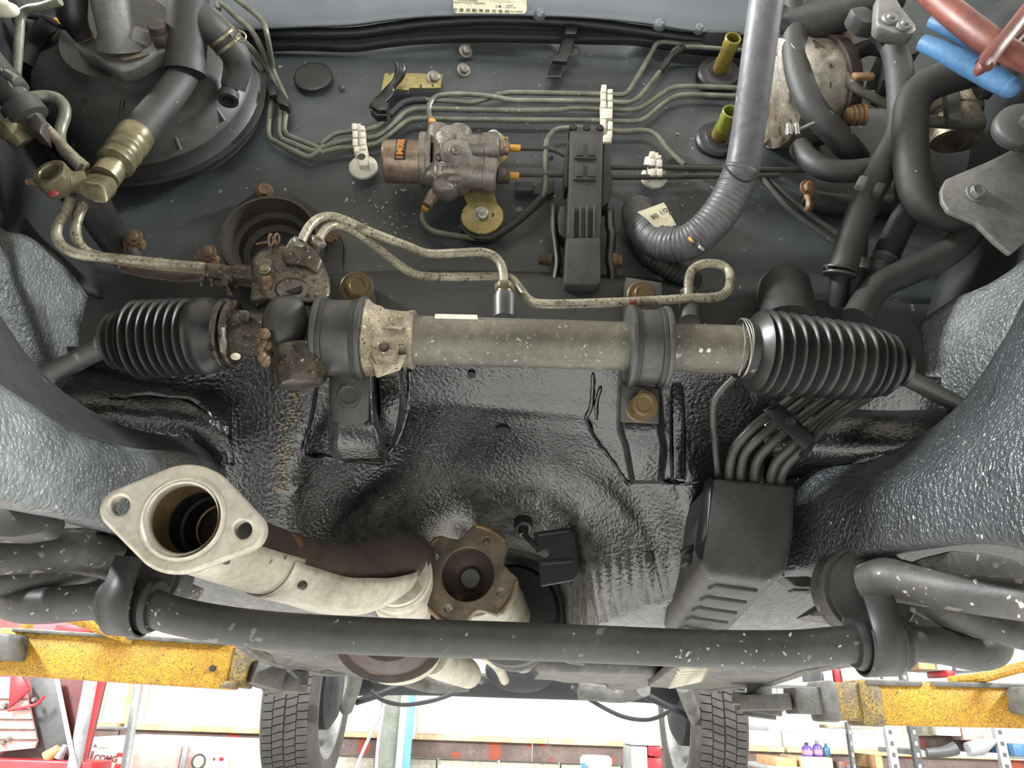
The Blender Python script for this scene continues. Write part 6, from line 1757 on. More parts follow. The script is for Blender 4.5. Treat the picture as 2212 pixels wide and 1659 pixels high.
# ================================================================== rear wheels
def wheel(label, xin, xout, Yc, zc, Rt):
    sgn = 1 if xout > xin else -1
    w = abs(xout - xin)
    t = thing('rear_wheel', label, 'wheel', Vector(((xin + xout) / 2, Yc, zc - Rt)), 'rear wheels')
    a, b = Vector((xin, Yc, zc)), Vector((xout, Yc, zc))
    rim_r = Rt * .66
    prof = [(.06, rim_r), (.0, rim_r * 1.08), (-.02, Rt * .82), (.01, Rt * .92), (.06, Rt * .975), (.10, Rt * .985), (.9, Rt * .985), (.94, Rt * .975), (.99, Rt * .92), (1.02, Rt * .82), (1.0, rim_r * 1.08), (.94, rim_r)]
    obj('tyre', MB().rev(a, b, prof, 72, cap=False).mesh('tyre', smooth=40), MT['tyre'], t)
    # tread blocks: one mesh per rib row
    N = 84
    for u0, u1, ph, skew in ((.075, .275, 0, .15), (.29, .485, .35, .45), (.515, .71, .6, .45), (.725, .925, .2, .15)):
        m = MB()
        for k in range(N):
            a0, a1 = 2 * math.pi * (k + ph) / N, 2 * math.pi * (k + ph + .84) / N
            pin, pout = [], []
            sh = skew * 2 * math.pi / N
            for u, da in ((u0, 0), (u1, sh)):
                pass
            for rr, dst in ((Rt * .98, pin), (Rt, pout)):
                for u, an in ((u0, a0), (u1, a0 + sh), (u1, a1 + sh), (u0, a1)):
                    dst.append(Vector((xin + sgn * w * u, Yc + math.cos(an) * rr, zc + math.sin(an) * rr)))
            m.hexa(pin, pout)
        o = obj('tread_row', m.mesh('tread_row', smooth=0), MT['tyre'], t)
        o['kind'] = 'stuff'
    obj('rim', MB().rev(a, b, [(.03, rim_r * 1.03), (.04, rim_r * .98), (.10, rim_r * .95), (.18, rim_r * .86), (.6, rim_r * .82), (.75, rim_r * .70), (.8, rim_r * .3), (.8, .01)], 56, cap=False).mesh('rim', smooth=40), MT['rim'], t)
    obj('brake_drum', MB().rev(a.lerp(b, -.05), a.lerp(b, .55), [(0, rim_r * .45), (.2, rim_r * .60), (1, rim_r * .62)], 36).mesh('brake_drum', smooth=40), MT['dark'], t)
    return t


wheel('rear wheel with treaded tyre beside the blue post', -.535, -.690, 2.60, CZ + .055, .30)
wheel('rear wheel with treaded tyre beside the shelves', .560, .715, 2.60, CZ + .045, .30)
# ================================================================== lift arms
def pbox(name, pts, Y, thick, m, parent=None, bevel=.004):
    return slab(name, pts, Y, thick, MT[m], parent, bevel=bevel)


la = thing('car_lift', 'speckled yellow lift arm reaching in from the left', 'lift arm', at(250, 1430, 1.55))
def bar_between(name, a, b, h, d, m, parent, bevel=.004):
    a, b = Vector(a), Vector(b)
    mm = frame((a + b) / 2, b - a, Vector((0, 0, 1)))
    return obj(name, MB().box(mm, (h, d, (b - a).length)).mesh(name, bevel=bevel), MT[m], parent)


a0, a1 = at(10, 1408, 1.62), at(510, 1440, 1.62)
bar_between('outer_beam', a0, a1, .088, .09, 'yellow', la, .006)
bar_between('top_flange', at(60, 1366, 1.62), at(505, 1394, 1.62), .008, .11, 'grime', la, .002)
bar_between('inner_beam', at(500, 1442, 1.62), at(542, 1446, 1.62), .074, .078, 'yellow_d', la, .005)
bar_between('slide_tongue', at(538, 1450, 1.62), at(600, 1468, 1.66), .045, .07, 'grime', la, .004)
slab('stop_lug', [(488, 1470), (512, 1474), (508, 1490), (470, 1482)], 1.565, .02, MT['yellow_d'], la, bevel=.003)
slab('end_cap', [(-60, 1364), (22, 1368), (28, 1378), (18, 1425), (-60, 1424)], 1.52, .10, MT['grime'], la, bevel=.006)
slab('end_fin', [(34, 1362), (52, 1340), (64, 1334), (60, 1364)], 1.62, .02, MT['yellow'], la, bevel=.003)
c = at(458, 1444, 1.569)
obj('pin_hole', MB().rev(c, c + Vector((0, .006, 0)), [(0, .006), (1, .006)], 16).mesh('pin_hole'), MT['soot_hole'], la)
lp = thing('lift_pad', 'grimy lift pad on the left arm against the tyre', 'lift pad', at(618, 1470, 1.70))
obj('pad_post', MB().rev(at(617, 1498, 1.70), at(615, 1420, 1.70), [(0, .036), (.12, .036), (.14, .045), (.40, .045), (.42, .030), (1, .030)], 28).mesh('pad_post', smooth=35), MT['grime'], lp)
obj('pad_holder', MB().box(facing(618, 1472, 1.70), (.075, .045, .09)).mesh('pad_holder', bevel=.006), MT['grime'], lp)
o = tube('yellow_rod', [(100, 1318, 1.50), (180, 1345, 1.54), (288, 1384, 1.58)], .010, MT['yellow'], None, seg=10)
tag(o, 'thin yellow rod slanting onto the left lift arm', 'rod')

ra_ = thing('car_lift', 'speckled yellow lift arm reaching in from the right', 'lift arm', at(2000, 1520, 1.62))
bar_between('outer_beam', at(1850, 1519, 1.62), at(2260, 1528, 1.62), .080, .09, 'yellow', ra_, .006)
bar_between('end_collar', at(1842, 1518, 1.62), at(1886, 1519, 1.62), .086, .096, 'yellow_d', ra_, .008)
bar_between('inner_beam', at(1766, 1515, 1.62), at(1845, 1516, 1.62), .070, .080, 'yellow_d', ra_, .006)
bar_between('inner_collar', at(1762, 1515, 1.62), at(1796, 1515, 1.62), .076, .086, 'grime', ra_, .008)
bar_between('slide_tongue', at(1706, 1513, 1.62), at(1766, 1514, 1.62), .050, .07, 'grime', ra_, .004)
bar_between('slide_tip', at(1600, 1518, 1.66), at(1712, 1516, 1.62), .030, .06, 'grime', ra_, .004)
bar_between('top_flange', at(1850, 1476, 1.62), at(1966, 1479, 1.62), .010, .10, 'grime', ra_, .002)
bar_between('top_flange', at(1990, 1479, 1.62), at(2260, 1486, 1.62), .010, .10, 'grime', ra_, .002)
slab('end_cap', [(2203, 1484), (2270, 1480), (2270, 1550), (2212, 1540)], 1.53, .10, MT['grime'], ra_, bevel=.006)
lp = thing('lift_pad', 'grimy threaded lift pad on the right arm against the tyre', 'lift pad', at(1635, 1500, 1.70))
obj('pad_post', MB().rev(at(1640, 1550, 1.70), at(1640, 1470, 1.70), [(0, .034), (.10, .034), (.12, .046), (.52, .046), (.54, .026), (1, .026)], 28).mesh('pad_post', smooth=35), MT['grime'], lp)
obj('pad_holder', MB().rev(at(1638, 1530, 1.70), at(1638, 1503, 1.70), [(0, .050), (.1, .054), (.9, .054), (1, .05)], 32).mesh('pad_holder', smooth=35), MT['grime'], lp)
o = tube('yellow_rod', [(2260, 1428, 1.50), (2180, 1448, 1.54), (2120, 1464, 1.58), (2050, 1472, 1.6)], .010, MT['yellow'], None, seg=10)
tag(o, 'thin yellow rod slanting onto the right lift arm', 'rod')

# ================================================================== garage
def struct(name, me, m, parent=None):
    o = obj(name, me, m, parent)
    if parent is None:
        o['kind'] = 'structure'
    return o


MT['concrete'] = mat('pale_concrete', (203, 203, 200), (182, 182, 178), 0.7, ns=2, speck=(12, (120, 116, 108), 0.68))
MT['wallp'] = mat('whitewashed_wall', (206, 200, 188), (184, 178, 166), 0.8, ns=3)
MT['block'] = mat('concrete_block', (196, 190, 176), (168, 162, 148), 0.8, ns=8, bump=(40, .4, .004))
MT['board'] = mat('stained_grey_board', (120, 104, 98), (92, 76, 72), 0.6, ns=5, speck=(6, (140, 66, 44), 0.6))
MT['sill'] = mat('rust_stained_sill', (214, 196, 164), (196, 164, 116), 0.6, ns=8)
MT['framew'] = mat('white_window_frame', (226, 222, 210), (206, 202, 188), 0.5, ns=10)
MT['postg'] = mat('green_grey_post', (128, 134, 124), (104, 110, 100), 0.6, ns=8)
MT['bluep'] = mat('blue_painted_strip', (110, 172, 190), (90, 150, 172), 0.5, ns=12)
MT['redm'] = mat('red_machine_paint', (200, 44, 52), (170, 34, 42), 0.4, ns=4)
MT['darkred'] = mat('dark_red_panel', (112, 52, 52), (92, 40, 42), 0.5, ns=4)
MT['charcoal'] = mat('charcoal_sheet', (84, 86, 86), (64, 66, 66), 0.5, ns=5)
MT['pink'] = mat('pale_pink_panel', (206, 168, 160), (192, 154, 146), 0.5, ns=4)
MT['whitep'] = mat('white_panel', (206, 204, 198), (192, 190, 184), 0.5, ns=4)
MT['galv'] = mat('galvanised_steel', (176, 180, 182), (150, 154, 156), 0.45, .3, ns=12)
MT['carton'] = mat('brown_carton', (196, 156, 110), (172, 130, 88), 0.7, ns=8)
MT['purple'] = mat('purple_bottle', (120, 100, 190), (100, 80, 170), 0.35, ns=10)
MT['pinkb'] = mat('pink_label', (206, 160, 184), (190, 140, 168), 0.5, ns=10)
MT['tealb'] = mat('teal_bottle', (70, 130, 160), (60, 110, 140), 0.35, ns=10)
gl = bpy.data.materials.new('window_glass')
gl.use_nodes = True
_n, _l = gl.node_tree.nodes, gl.node_tree.links
_n.remove(_n['Principled BSDF'])
_t, _g, _m = _n.new('ShaderNodeBsdfTransparent'), _n.new('ShaderNodeBsdfGlossy'), _n.new('ShaderNodeMixShader')
_t.inputs[0].default_value = (.97, .98, .97, 1)
_g.inputs['Roughness'].default_value = .08
_m.inputs[0].default_value = .05
_l.new(_t.outputs[0], _m.inputs[1])
_l.new(_g.outputs[0], _m.inputs[2])
_l.new(_m.outputs[0], _n['Material Output'].inputs[0])
MT['glass'] = gl

X0, X1, YW, ZC, YF = -4.6, 5.0, 5.4, 4.2, -4.0
struct('floor', MB().box(Matrix.Translation(((X0 + X1) / 2, (YW + YF) / 2, -0.05)), (X1 - X0, YW - YF + .4, 0.1)).mesh('floor'), MT['concrete'])
struct('ceiling', MB().box(Matrix.Translation(((X0 + X1) / 2, (YW + YF) / 2, ZC + .05)), (X1 - X0, YW - YF + .4, 0.1)).mesh('ceiling'), MT['wallp'])
struct('wall_left', MB().box(Matrix.Translation((X0 - .05, (YW + YF) / 2, ZC / 2)), (.1, YW - YF + .4, ZC)).mesh('wall_left'), MT['wallp'])
struct('wall_right', MB().box(Matrix.Translation((X1 + .05, (YW + YF) / 2, ZC / 2)), (.1, YW - YF + .4, ZC)).mesh('wall_right'), MT['wallp'])

wf = obj('wall_front', MB().box(Matrix.Translation(((X0 - 1.7) / 2, YF - .05, ZC / 2)), (-1.7 - X0, .1, ZC)).box(Matrix.Translation(((X1 + 1.9) / 2, YF - .05, ZC / 2)), (X1 - 1.9, .1, ZC)).box(Matrix.Translation((.1, YF - .05, (ZC + 2.7) / 2)), (3.6, .1, ZC - 2.7)).mesh('wall_front'), MT['wallp'])
wf['kind'] = 'structure'
# back wall: sill height from the picture, blocks below, boards, sills, glazed strip above
ZS = at(1200, 1596, YW).z            # bottom of the glazing
ZB = at(1200, 1646, YW).z            # bottom of the board
ZT = ZS + 1.35
wb = obj('wall_back', MB().box(Matrix.Translation(((X0 + X1) / 2, YW + .10, ZB / 2 - .3)), (X1 - X0, .12, ZB - .6)).mesh('wall_back'), MT['wallp'])
wb['kind'] = 'structure'
# concrete blocks: upper courses are visible below the board
bw, bh = .40, .19
blk = MB().box(Matrix.Identity(4), (bw - .012, .15, bh - .012)).mesh('block', bevel=.006)
blk.materials.append(MT['block'])
for r_ in range(3):
    for k in range(int((X1 - X0) / bw) + 1):
        x = X0 + bw * (k + .5 * (r_ % 2))
        if x > X1 - .1:
            continue
        inst('block', blk, Matrix.Translation((x, YW + .06, ZB - bh * (r_ + .5))), wb)
obj('wall_head', MB().box(Matrix.Translation(((X0 + X1) / 2, YW + .06, (ZT + ZC) / 2)), (X1 - X0, .15, ZC - ZT)).mesh('wall_head'), MT['wallp'], wb)
# boards under the sill
xs = [X0, at(260, 1600, YW).x, at(590, 1600, YW).x, at(822, 1600, YW).x, at(1150, 1600, YW).x, at(1480, 1600, YW).x, X1]
for a, b in zip(xs, xs[1:]):
    obj('wall_board', MB().box(Matrix.Translation(((a + b) / 2, YW - .02, (ZS - .03 + ZB) / 2)), (b - a - .006, .05, ZS - .03 - ZB)).mesh('wall_board', bevel=.004), MT['board'], wb)
# windows
wins = [(X0 + .05, at(200, 1560, YW).x), (at(204, 1560, YW).x, at(268, 1560, YW).x), (at(296, 1560, YW).x, at(596, 1560, YW).x), (at(600, 1560, YW).x, at(822, 1560, YW).x), (at(900, 1560, YW).x, at(1178, 1560, YW).x), (at(1184, 1560, YW).x, at(1456, 1560, YW).x), (at(1480, 1560, YW).x, at(1680, 1560, YW).x), (at(1686, 1560, YW).x, at(1960, 1560, YW).x), (at(1966, 1560, YW).x, X1 - .05)]
for i, (a, b) in enumerate(wins):
    w = bpy.data.objects.new('window_%d' % (i + 1), None)
    col.objects.link(w)
    w.location = ((a + b) / 2, YW, ZS)
    w['kind'] = 'structure'
    cxw = (a + b) / 2
    fw = .022 if i in (4, 5) else .035
    for (px_, pz_, sx_, sz_) in ((a + fw / 2, (ZS + ZT) / 2, fw, ZT - ZS), (b - fw / 2, (ZS + ZT) / 2, fw, ZT - ZS), (cxw, ZS + fw * .5, b - a - 2 * fw, fw), (cxw, ZT - fw / 2, b - a - 2 * fw, fw)):
        obj('window_frame', MB().box(Matrix.Translation((px_, YW, pz_)), (sx_, .05, sz_)).mesh('window_frame', bevel=.004), MT['framew'], w)
    obj('pane', MB().box(Matrix.Translation((cxw, YW + .005, (ZS + ZT) / 2)), (b - a - 2 * fw, .005, ZT - ZS - 2 * fw)).mesh('pane'), MT['glass'], w)
    obj('window_sill', MB().box(Matrix.Translation((cxw, YW - .03, ZS - .015)), (b - a, .10, .03)).mesh('window_sill', bevel=.004), MT['sill'], w)
struct('trim_1', MB().box(Matrix.Translation((at(282, 1560, YW).x, YW - .01, (ZS + ZT) / 2)), (.09, .08, ZT - ZS)).mesh('trim_1', bevel=.005), MT['sill'])
# posts
xp = at(846, 1580, YW - .25).x
o = obj('wall_post', MB().box(Matrix.Translation((xp, YW - .2, ZC / 2)), (.16, .14, ZC)).mesh('wall_post', bevel=.006), MT['postg'])
tag(o, 'grey green upright post beside the blue strip', 'post')
o = obj('blue_strip', MB().box(Matrix.Translation((at(882, 1600, YW - .3).x, YW - .3, 1.0)), (.045, .04, 2.0)).mesh('blue_strip', bevel=.004), MT['bluep'])
tag(o, 'light blue painted strip standing beside the grey post', 'strip')
o = obj('cream_strip', MB().box(Matrix.Translation((at(868, 1600, YW - .28).x, YW - .28, 1.2)), (.05, .04, 2.4)).mesh('cream_strip', bevel=.004), MT['framew'])
tag(o, 'cream batten between the grey post and the blue strip', 'batten')
for i, (x, lab) in enumerate((((832, 1520, 770, 1659), 'pink cord slanting beside the grey post'), ((828, 1530, 812, 1659), 'pink cord hanging straight beside the grey post'))):
    o = tube('pink_cord', [(x[0], x[1], 4.9), ((x[0] + x[2]) / 2 - 2, (x[1] + x[3]) / 2, 4.85), (x[2], x[3], 4.8), (x[2] - 8, x[3] + 60, 4.8)], .010, MT['pinkb'], None, seg=8)
    tag(o, lab, 'cord')

# ---- cabinet with dial and printed panel at the left
YC = 4.3
cab = thing('compressor_cabinet', 'white cabinet with pale pink panels, printed logo and round dial', 'cabinet', Vector((at(370, 1640, YC).x, YC, 0)))
def wb_box(name, x0, y0, x1, y1, Y, d, m, parent, floor=False, bevel=.008):
    p0, p1 = at(x0, (y0 + y1) / 2, Y), at(x1, (y0 + y1) / 2, Y)
    zt, zb = at((x0 + x1) / 2, y0, Y).z, at((x0 + x1) / 2, y1, Y).z
    if floor:
        zb = 0.0
    return obj(name, MB().box(Matrix.Translation(((p0.x + p1.x) / 2, Y + d / 2, (zt + zb) / 2)), (p1.x - p0.x, d, zt - zb)).mesh(name, bevel=bevel), MT[m], parent)


wb_box('cabinet_body', 186, 1598, 560, 1659, YC, .6, 'whitep', cab, True)
wb_box('front_panel', 192, 1604, 272, 1700, YC - .012, .02, 'pink', cab)
wb_box('front_panel', 284, 1608, 386, 1700, YC - .012, .02, 'pink', cab)
wb_box('front_panel', 398, 1618, 506, 1700, YC - .012, .02, 'pink', cab)
wb_box('dial_plate', 414, 1630, 490, 1700, YC - .022, .012, 'whitep', cab)
cdl = at(429, 1645, YC - .024)
obj('dial', plate_mesh('dial', [circ(0, 0, .036, 32), circ(0, 0, .029, 32)], .008, .001, facing(429, 1645, YC - .026)), MT['charcoal'], cab)
obj('dial_face', MB().rev(cdl + Vector((0, .002, 0)), cdl + Vector((0, -.002, 0)), [(0, .029), (1, .029)], 28).mesh('dial_face'), MT['cream'], cab)
for px, w in ((462, 4), (478, 9)):
    wb_box('warning_mark', px - w / 2, 1636, px + w / 2, 1643, YC - .028, .006, 'redm', cab, bevel=.001)
s_ = mpp(230, 1640, YC)
me = text_mesh('COMG', 17 * s_, facing(228, 1639, YC - .014, -.03), .001, bold=.001)
obj('logo_lettering', me, MT['darkred'], cab)
wb_box('logo_bar', 193, 1622, 199, 1655, YC - .016, .004, 'darkred', cab, bevel=.001)
wb_box('logo_bar', 252, 1626, 266, 1634, YC - .016, .004, 'redm', cab, bevel=.001)
wb_box('logo_bar', 247, 1650, 262, 1662, YC - .016, .004, 'redm', cab, bevel=.001)
slab('logo_mark', [(198, 1616), (206, 1607), (210, 1616), (206, 1612)], YC - .016, .003, MT['charcoal'], cab, bevel=0)
wb_box('logo_print', 214, 1608, 232, 1616, YC - .016, .004, 'galv', cab, bevel=.001)
wb_box('panel_post', 386, 1610, 398, 1700, YC - .03, .03, 'galv', cab)

# ---- ladder
YLd = 3.9
ld = thing('step_ladder', 'bare metal ladder standing before the left window', 'ladder', Vector((at(290, 1560, YLd).x, YLd, 0)))
def pole(name, x0, y0, x1, y1, Y, r, m, parent, ext=True):
    a, b = at(x0, y0, Y), at(x1, y1, Y)
    if ext:
        d = b - a
        b = a + d * (a.z / max(1e-3, -d.z)) * .999 if d.z < 0 else b
    return obj(name, MB().tube([a, a.lerp(b, .5), b], r, 12).mesh(name), MT[m], parent)


pole('ladder_rail', 322, 1330, 286, 1560, YLd, .020, 'galv', ld)
pole('ladder_rail', 187, 1465, 172, 1540, YLd, .016, 'galv', ld)
wb_box('ladder_step', 192, 1570, 278, 1576, YLd, .06, 'galv', ld, bevel=.003)
wb_box('ladder_step', 236, 1345, 318, 1352, YLd, .06, 'galv', ld, bevel=.003)

# ---- red machine at the far left
rm_ = thing('red_machine', 'tall red workshop machine with dark red and clear panels', 'machine', Vector((at(90, 1500, 3.0).x, 3.3, 0)))
YM = 3.1
wb_box('machine_body', -160, 1330, 196, 1659, YM + .12, .12, 'darkred', rm_, True)
wb_box('machine_column', 186, 1325, 208, 1659, YM + .05, .06, 'redm', rm_, True)
wb_box('machine_base', -160, 1640, 200, 1659, YM - .02, .16, 'redm', rm_, True)
slab('red_panel', [(122, 1350), (195, 1352), (192, 1372), (112, 1372)], YM + .08, .02, MT['redm'], rm_)
slab('grey_panel', [(112, 1374), (192, 1372), (190, 1400), (104, 1392)], YM + .08, .02, MT['charcoal'], rm_)
slab('charcoal_sheet', [(66, 1462), (122, 1462), (150, 1600), (150, 1640), (0, 1656), (0, 1630), (80, 1600)], YM + .06, .02, MT['charcoal'], rm_)
slab('clear_panel', [(-40, 1462), (48, 1462), (80, 1600), (74, 1616), (-40, 1628)], YM + .02, .012, MT['pink'], rm_)
slab('red_hood', [(22, 1462), (46, 1460), (64, 1490), (18, 1530)], YM + .0, .012, MT['redm'], rm_)
for k in range(5):
    slab('panel_slat', [(-40, 1508 + 22 * k), (57 + 5 * k, 1509 + 22 * k), (57 + 5 * k, 1511 + 22 * k), (-40, 1510 + 22 * k)], YM + .012, .01, MT['exh'], rm_, bevel=0)
for px, py in ((12, 1524), (20, 1596), (8, 1604), (75, 1512)):
    c = at(px, py, YM + .015)
    obj('panel_screw', MB().rev(c, c + Vector((0, -.012, 0)), [(0, .010), (1, .007)], 12).mesh('panel_screw'), MT['steel'], rm_)
tube('red_cable', [(18, 1534, YM), (60, 1526, YM), (80, 1520, YM), (96, 1504, YM)], .006, MT['redm'], rm_, seg=8)
obj('orange_cone', MB().rev(at(104, 1638, YM + .02), at(128, 1616, YM + .02), [(0, .030), (1, .016)], 20).mesh('orange_cone'), MT['carton'], rm_)
obj('orange_cone', MB().rev(at(126, 1638, YM + .02), at(142, 1610, YM + .02), [(0, .018), (1, .010)], 20).mesh('orange_cone'), MT['galv'], rm_)
pole('white_stay', 122, 1462, 162, 1659, YM - .05, .008, 'whitep', rm_)
pole('machine_post', 196, 1470, 160, 1659, YM - .02, .024, 'galv', rm_)
pole('machine_post', 214, 1330, 196, 1470, YM - .02, .008, 'whitep', rm_, ext=False)

# ---- shelving at the right
YQ = 4.0
shf = thing('storage_shelving', 'slotted steel storage shelving crowded against the right window', 'shelving', Vector((at(1950, 1600, YQ).x, YQ, 0)))
slotm = None
for (px, w, m) in ((1926, 18, 'galv'), (1978, 16, 'charcoal'), (2164, 20, 'galv'), (1838, 8, 'charcoal')):
    xm = at(px, 1620, YQ).x
    ztop = ZC - .6 if px != 1838 else at(px, 1560, YQ).z
    ww = w * mpp(px, 1600, YQ)
    zb = .0
    p = obj('post', MB().box(Matrix.Translation((xm, YQ, ztop / 2)), (ww, .03, ztop)).mesh('post', bevel=.002), MT[m], shf)
    zz_ = at(px, 1655, YQ).z
    while zz_ < min(ztop, at(px, 1400, YQ).z):
        obj('post_slot', MB().box(Matrix.Translation((xm, YQ - .016, zz_)), (ww * .35, .004, .018)).mesh('post_slot'), MT['whitep' if m == 'charcoal' else 'charcoal'], p)
        zz_ += .05
wb_box('shelf', 1660, 1574, 1940, 1584, YQ, .45, 'galv', shf, bevel=.003)
wb_box('shelf', 1990, 1628, 2400, 1640, YQ, .45, 'galv', shf, bevel=.003)
wb_box('shelf', 1660, 1660, 1940, 1668, YQ, .45, 'galv', shf, bevel=.003)
wb_box('shelf', 1680, 1484, 2400, 1492, YQ, .45, 'galv', shf, bevel=.003)


def item(name, label, cat, x0, y0, x1, y1, Y, d, m, group=None, bevel=.006):
    o = wb_box(name, x0, y0, x1, y1, Y, d, m, None, bevel=bevel)
    return tag(o, label, cat, group)


def bottle(label, px, y0, y1, wpx, m1, m2, capm):
    t = thing('bottle', label, 'bottle', at(px, y1, YQ + .1), 'bottles on the shelf')
    a, b = at(px, y1, YQ + .1), at(px, y0, YQ + .1)
    b = Vector((a.x, a.y, b.z))
    r = wpx / 2 * mpp(px, y1, YQ + .1)
    obj('bottle_body', MB().rev(a, b, [(0, r * .9), (.03, r), (.60, r), (.72, r * .75), (.80, r * .35), (.84, r * .3)], 24).mesh('bottle_body', smooth=50), MT[m1], t)
    obj('bottle_label', MB().rev(a.lerp(b, .15), a.lerp(b, .45), [(0, r * 1.02), (1, r * 1.02)], 24).mesh('bottle_label'), MT[m2], t)
    obj('bottle_cap', MB().rev(a.lerp(b, .82), b, [(0, r * .38), (1, r * .34)], 16).mesh('bottle_cap'), MT[capm], t)


bottle('purple bottle at the left of the three shelf bottles', 1745, 1604, 1634, 22, 'purple', 'pinkb', 'charcoal')
bottle('pink labelled bottle between two shelf bottles', 1768, 1600, 1635, 20, 'purple', 'pinkb', 'whitep')
bottle('teal bottle at the right of the three shelf bottles', 1787, 1606, 1634, 15, 'tealb', 'tealb', 'tealb')
item('carton', 'brown carton at the shelf end beside the tyre', 'carton', 1676, 1636, 1722, 1662, YQ + .02, .3, 'carton')
item('carton', 'pale carton below the three bottles', 'carton', 1730, 1636, 1800, 1662, YQ + .02, .3, 'sill')
item('carton', 'narrow brown carton below the white sheets', 'carton', 1812, 1644, 1830, 1664, YQ + .02, .3, 'board')
item('carton', 'tan carton leaning near the slotted post', 'carton', 1892, 1632, 1908, 1662, YQ + .02, .3, 'carton')
item('paper_stack', 'stack of white sheets on the upper shelf beside the tyre', 'paper', 1690, 1552, 1770, 1573, YQ + .03, .3, 'whitep')
item('paper_stack', 'long flat grey tray lying on the upper shelf', 'tray', 1790, 1566, 1890, 1574, YQ + .03, .3, 'sill')
item('carton', 'pale yellow carton between two slotted posts', 'carton', 2022, 1570, 2076, 1590, YQ + .05, .3, 'cream')
item('carton', 'pinkish carton behind the slotted posts', 'carton', 2080, 1570, 2126, 1600, YQ + .05, .3, 'pink')
item('carton', 'brown grey carton above the tool tray', 'carton', 2026, 1592, 2130, 1624, YQ + .15, .2, 'board')
item('binder', 'red file binder standing under the car floor', 'binder', 1804, 1440, 1816, 1482, YQ + .05, .25, 'redm')
item('binder', 'white file binder left of the red binder', 'binder', 1780, 1444, 1800, 1482, YQ + .05, .25, 'whitep')
item('binder', 'dark slim binder left of the white binder', 'binder', 1772, 1450, 1778, 1482, YQ + .05, .25, 'charcoal')
item('binder', 'broad white binder right of the red binder', 'binder', 1820, 1436, 1845, 1482, YQ + .05, .25, 'whitep')
item('carton', 'tan carton under the stabiliser bar', 'carton', 1984, 1420, 2020, 1446, YQ + .05, .25, 'carton')
item('carton', 'white carton with grey top under the stabiliser bar', 'carton', 2024, 1418, 2056, 1448, YQ + .05, .25, 'whitep')
item('carton', 'red small box under the stabiliser bar', 'box', 2046, 1448, 2064, 1462, YQ + .02, .2, 'redm')
item('carton', 'grey patterned carton under the bar end', 'carton', 2064, 1420, 2124, 1450, YQ + .05, .25, 'galv')
item('blue_bin', 'blue plastic bin at the right edge of the shelving', 'bin', 2190, 1608, 2240, 1634, YQ - .05, .25, 'blue')
tl = thing('air_tool', 'dark air tool lying on the lower shelf', 'tool', at(2060, 1620, YQ))
obj('tool_body', MB().tube(cr(A([(2000, 1626, YQ), (2040, 1624, YQ), (2064, 1616, YQ)]), 4), [.02, .025, .03], 14).mesh('tool_body'), MT['charcoal'], tl)
tl = thing('air_tool', 'grey air tool with hose on the lower shelf beside the post', 'tool', at(2120, 1610, YQ))
obj('tool_body', MB().tube(cr(A([(2090, 1618, YQ), (2120, 1612, YQ), (2150, 1600, YQ)]), 4), [.03, .035, .012], 14).mesh('tool_body'), MT['galv'], tl)
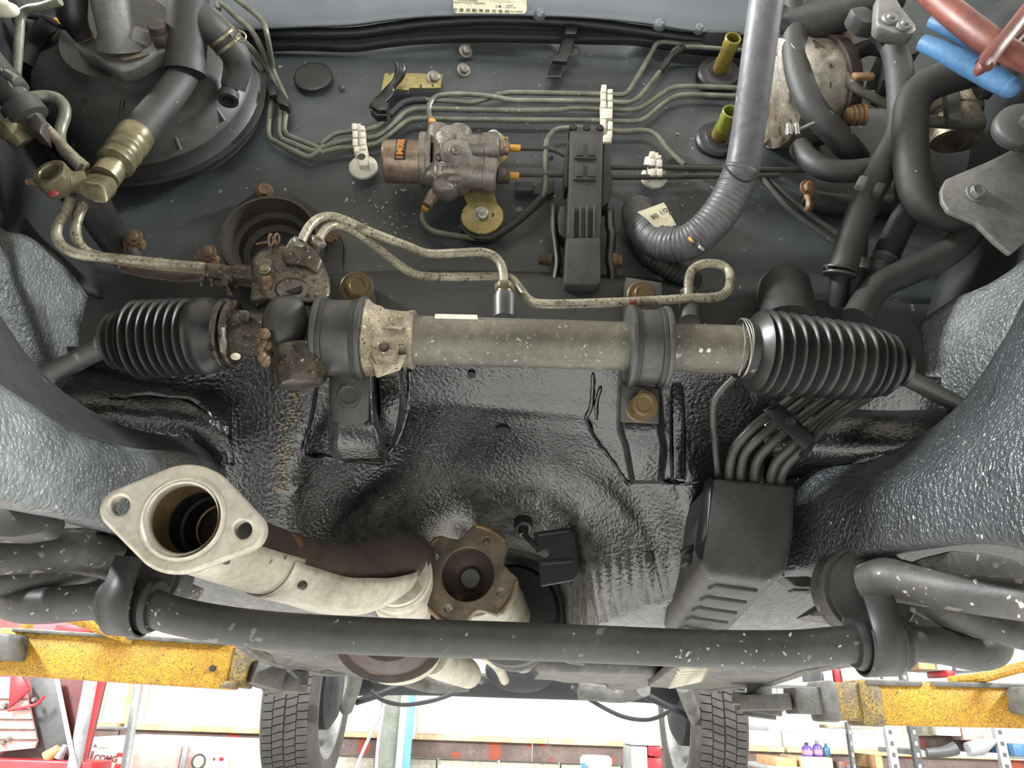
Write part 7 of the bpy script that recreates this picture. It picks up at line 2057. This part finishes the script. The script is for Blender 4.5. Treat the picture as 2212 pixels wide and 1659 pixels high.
# things at the bottom centre
gm = thing('carton_stack', 'red and white cartons with grey print standing below the wide window', 'carton', at(1400, 1650, 4.6))
wb_box('carton_front', 1364, 1612, 1400, 1700, 4.6, .3, 'galv', gm)
wb_box('carton_side', 1400, 1612, 1430, 1634, 4.6, .3, 'redm', gm)
wb_box('carton_side', 1400, 1637, 1432, 1700, 4.6, .3, 'redm', gm)
wb_box('carton_top', 1362, 1600, 1430, 1611, 4.6, .3, 'whitep', gm)
jr = thing('paint_tub', 'white tub with green label at the bottom centre', 'tub', at(1288, 1650, 4.4))
a = at(1288, 1700, 4.4)
b = at(1288, 1632, 4.4)
obj('tub_body', MB().rev(Vector((a.x, a.y, a.z)), Vector((a.x, a.y, b.z)), [(0, .075), (.7, .08), (.75, .085), (.9, .085), (1, .07)], 28).mesh('tub_body', smooth=40), MT['whitep'], jr)
wb_box('tub_label', 1256, 1648, 1266, 1680, 4.31, .01, 'tealb', jr, bevel=.001)

# ================================================================== dried splashes (flat drops of dirt, too many to count)
from mathutils.bvhtree import BVHTree
MT['drop'] = mat('dried_pale_drops', (168, 166, 154), (130, 128, 118), 0.6, ns=200, grain=.2)


def splashes(target, parent, name, spots):
    w = wloc(target)
    me = target.data
    tree = BVHTree.FromPolygons([v.co + w for v in me.vertices], [tuple(p.vertices) for p in me.polygons])
    m = MB()
    for px, py, r, el in spots:
        hit, nrm, _, _ = tree.ray_cast(CAM, ray(px, py).normalized())
        if hit is None:
            continue
        if nrm.dot(ray(px, py)) > 0:
            nrm = -nrm
        rot = frame(hit, nrm).to_3x3() @ Matrix.Rotation(random.random() * 6.3, 3, 'Z')
        m.sphere(hit + nrm * .0022, r, 8, 5, sc=(el, 1, .14), m=rot)
    o = obj(name, m.mesh(name, smooth=60), MT['drop'], parent)
    o['kind'] = 'stuff'


random.seed(21)


def cloud(n, x0, x1, y0, y1, ra, rb):
    return [(random.uniform(x0, x1), random.uniform(y0, y1), random.uniform(ra, rb) * random.random() ** .5, random.uniform(1, 2.4)) for _ in range(n)]


fw_low = [o for o in shell.children if o.name.startswith('firewall')][0]
splashes(fw_low, shell, 'dried_splash', cloud(70, 760, 900, 385, 520, .0004, .0018) + cloud(90, 900, 1480, 120, 560, .0003, .0013) + cloud(40, 600, 900, 60, 330, .0003, .0009) + cloud(40, 1330, 1560, 390, 480, .0003, .0016))
splashes(rail_r, shell, 'dried_splash', cloud(60, 1780, 2200, 900, 1180, .0003, .0013))
splashes([o for o in sb.children if o.name.startswith('bar')][0], sb, 'dried_splash', cloud(45, 1450, 1860, 1370, 1435, .0003, .0013) + cloud(25, 20, 420, 1250, 1350, .0003, .0011))
splashes([o for o in rack.children if o.name.startswith('rack_tube')][0], rack, 'dried_splash', cloud(90, 910, 1580, 690, 800, .0002, .0007))
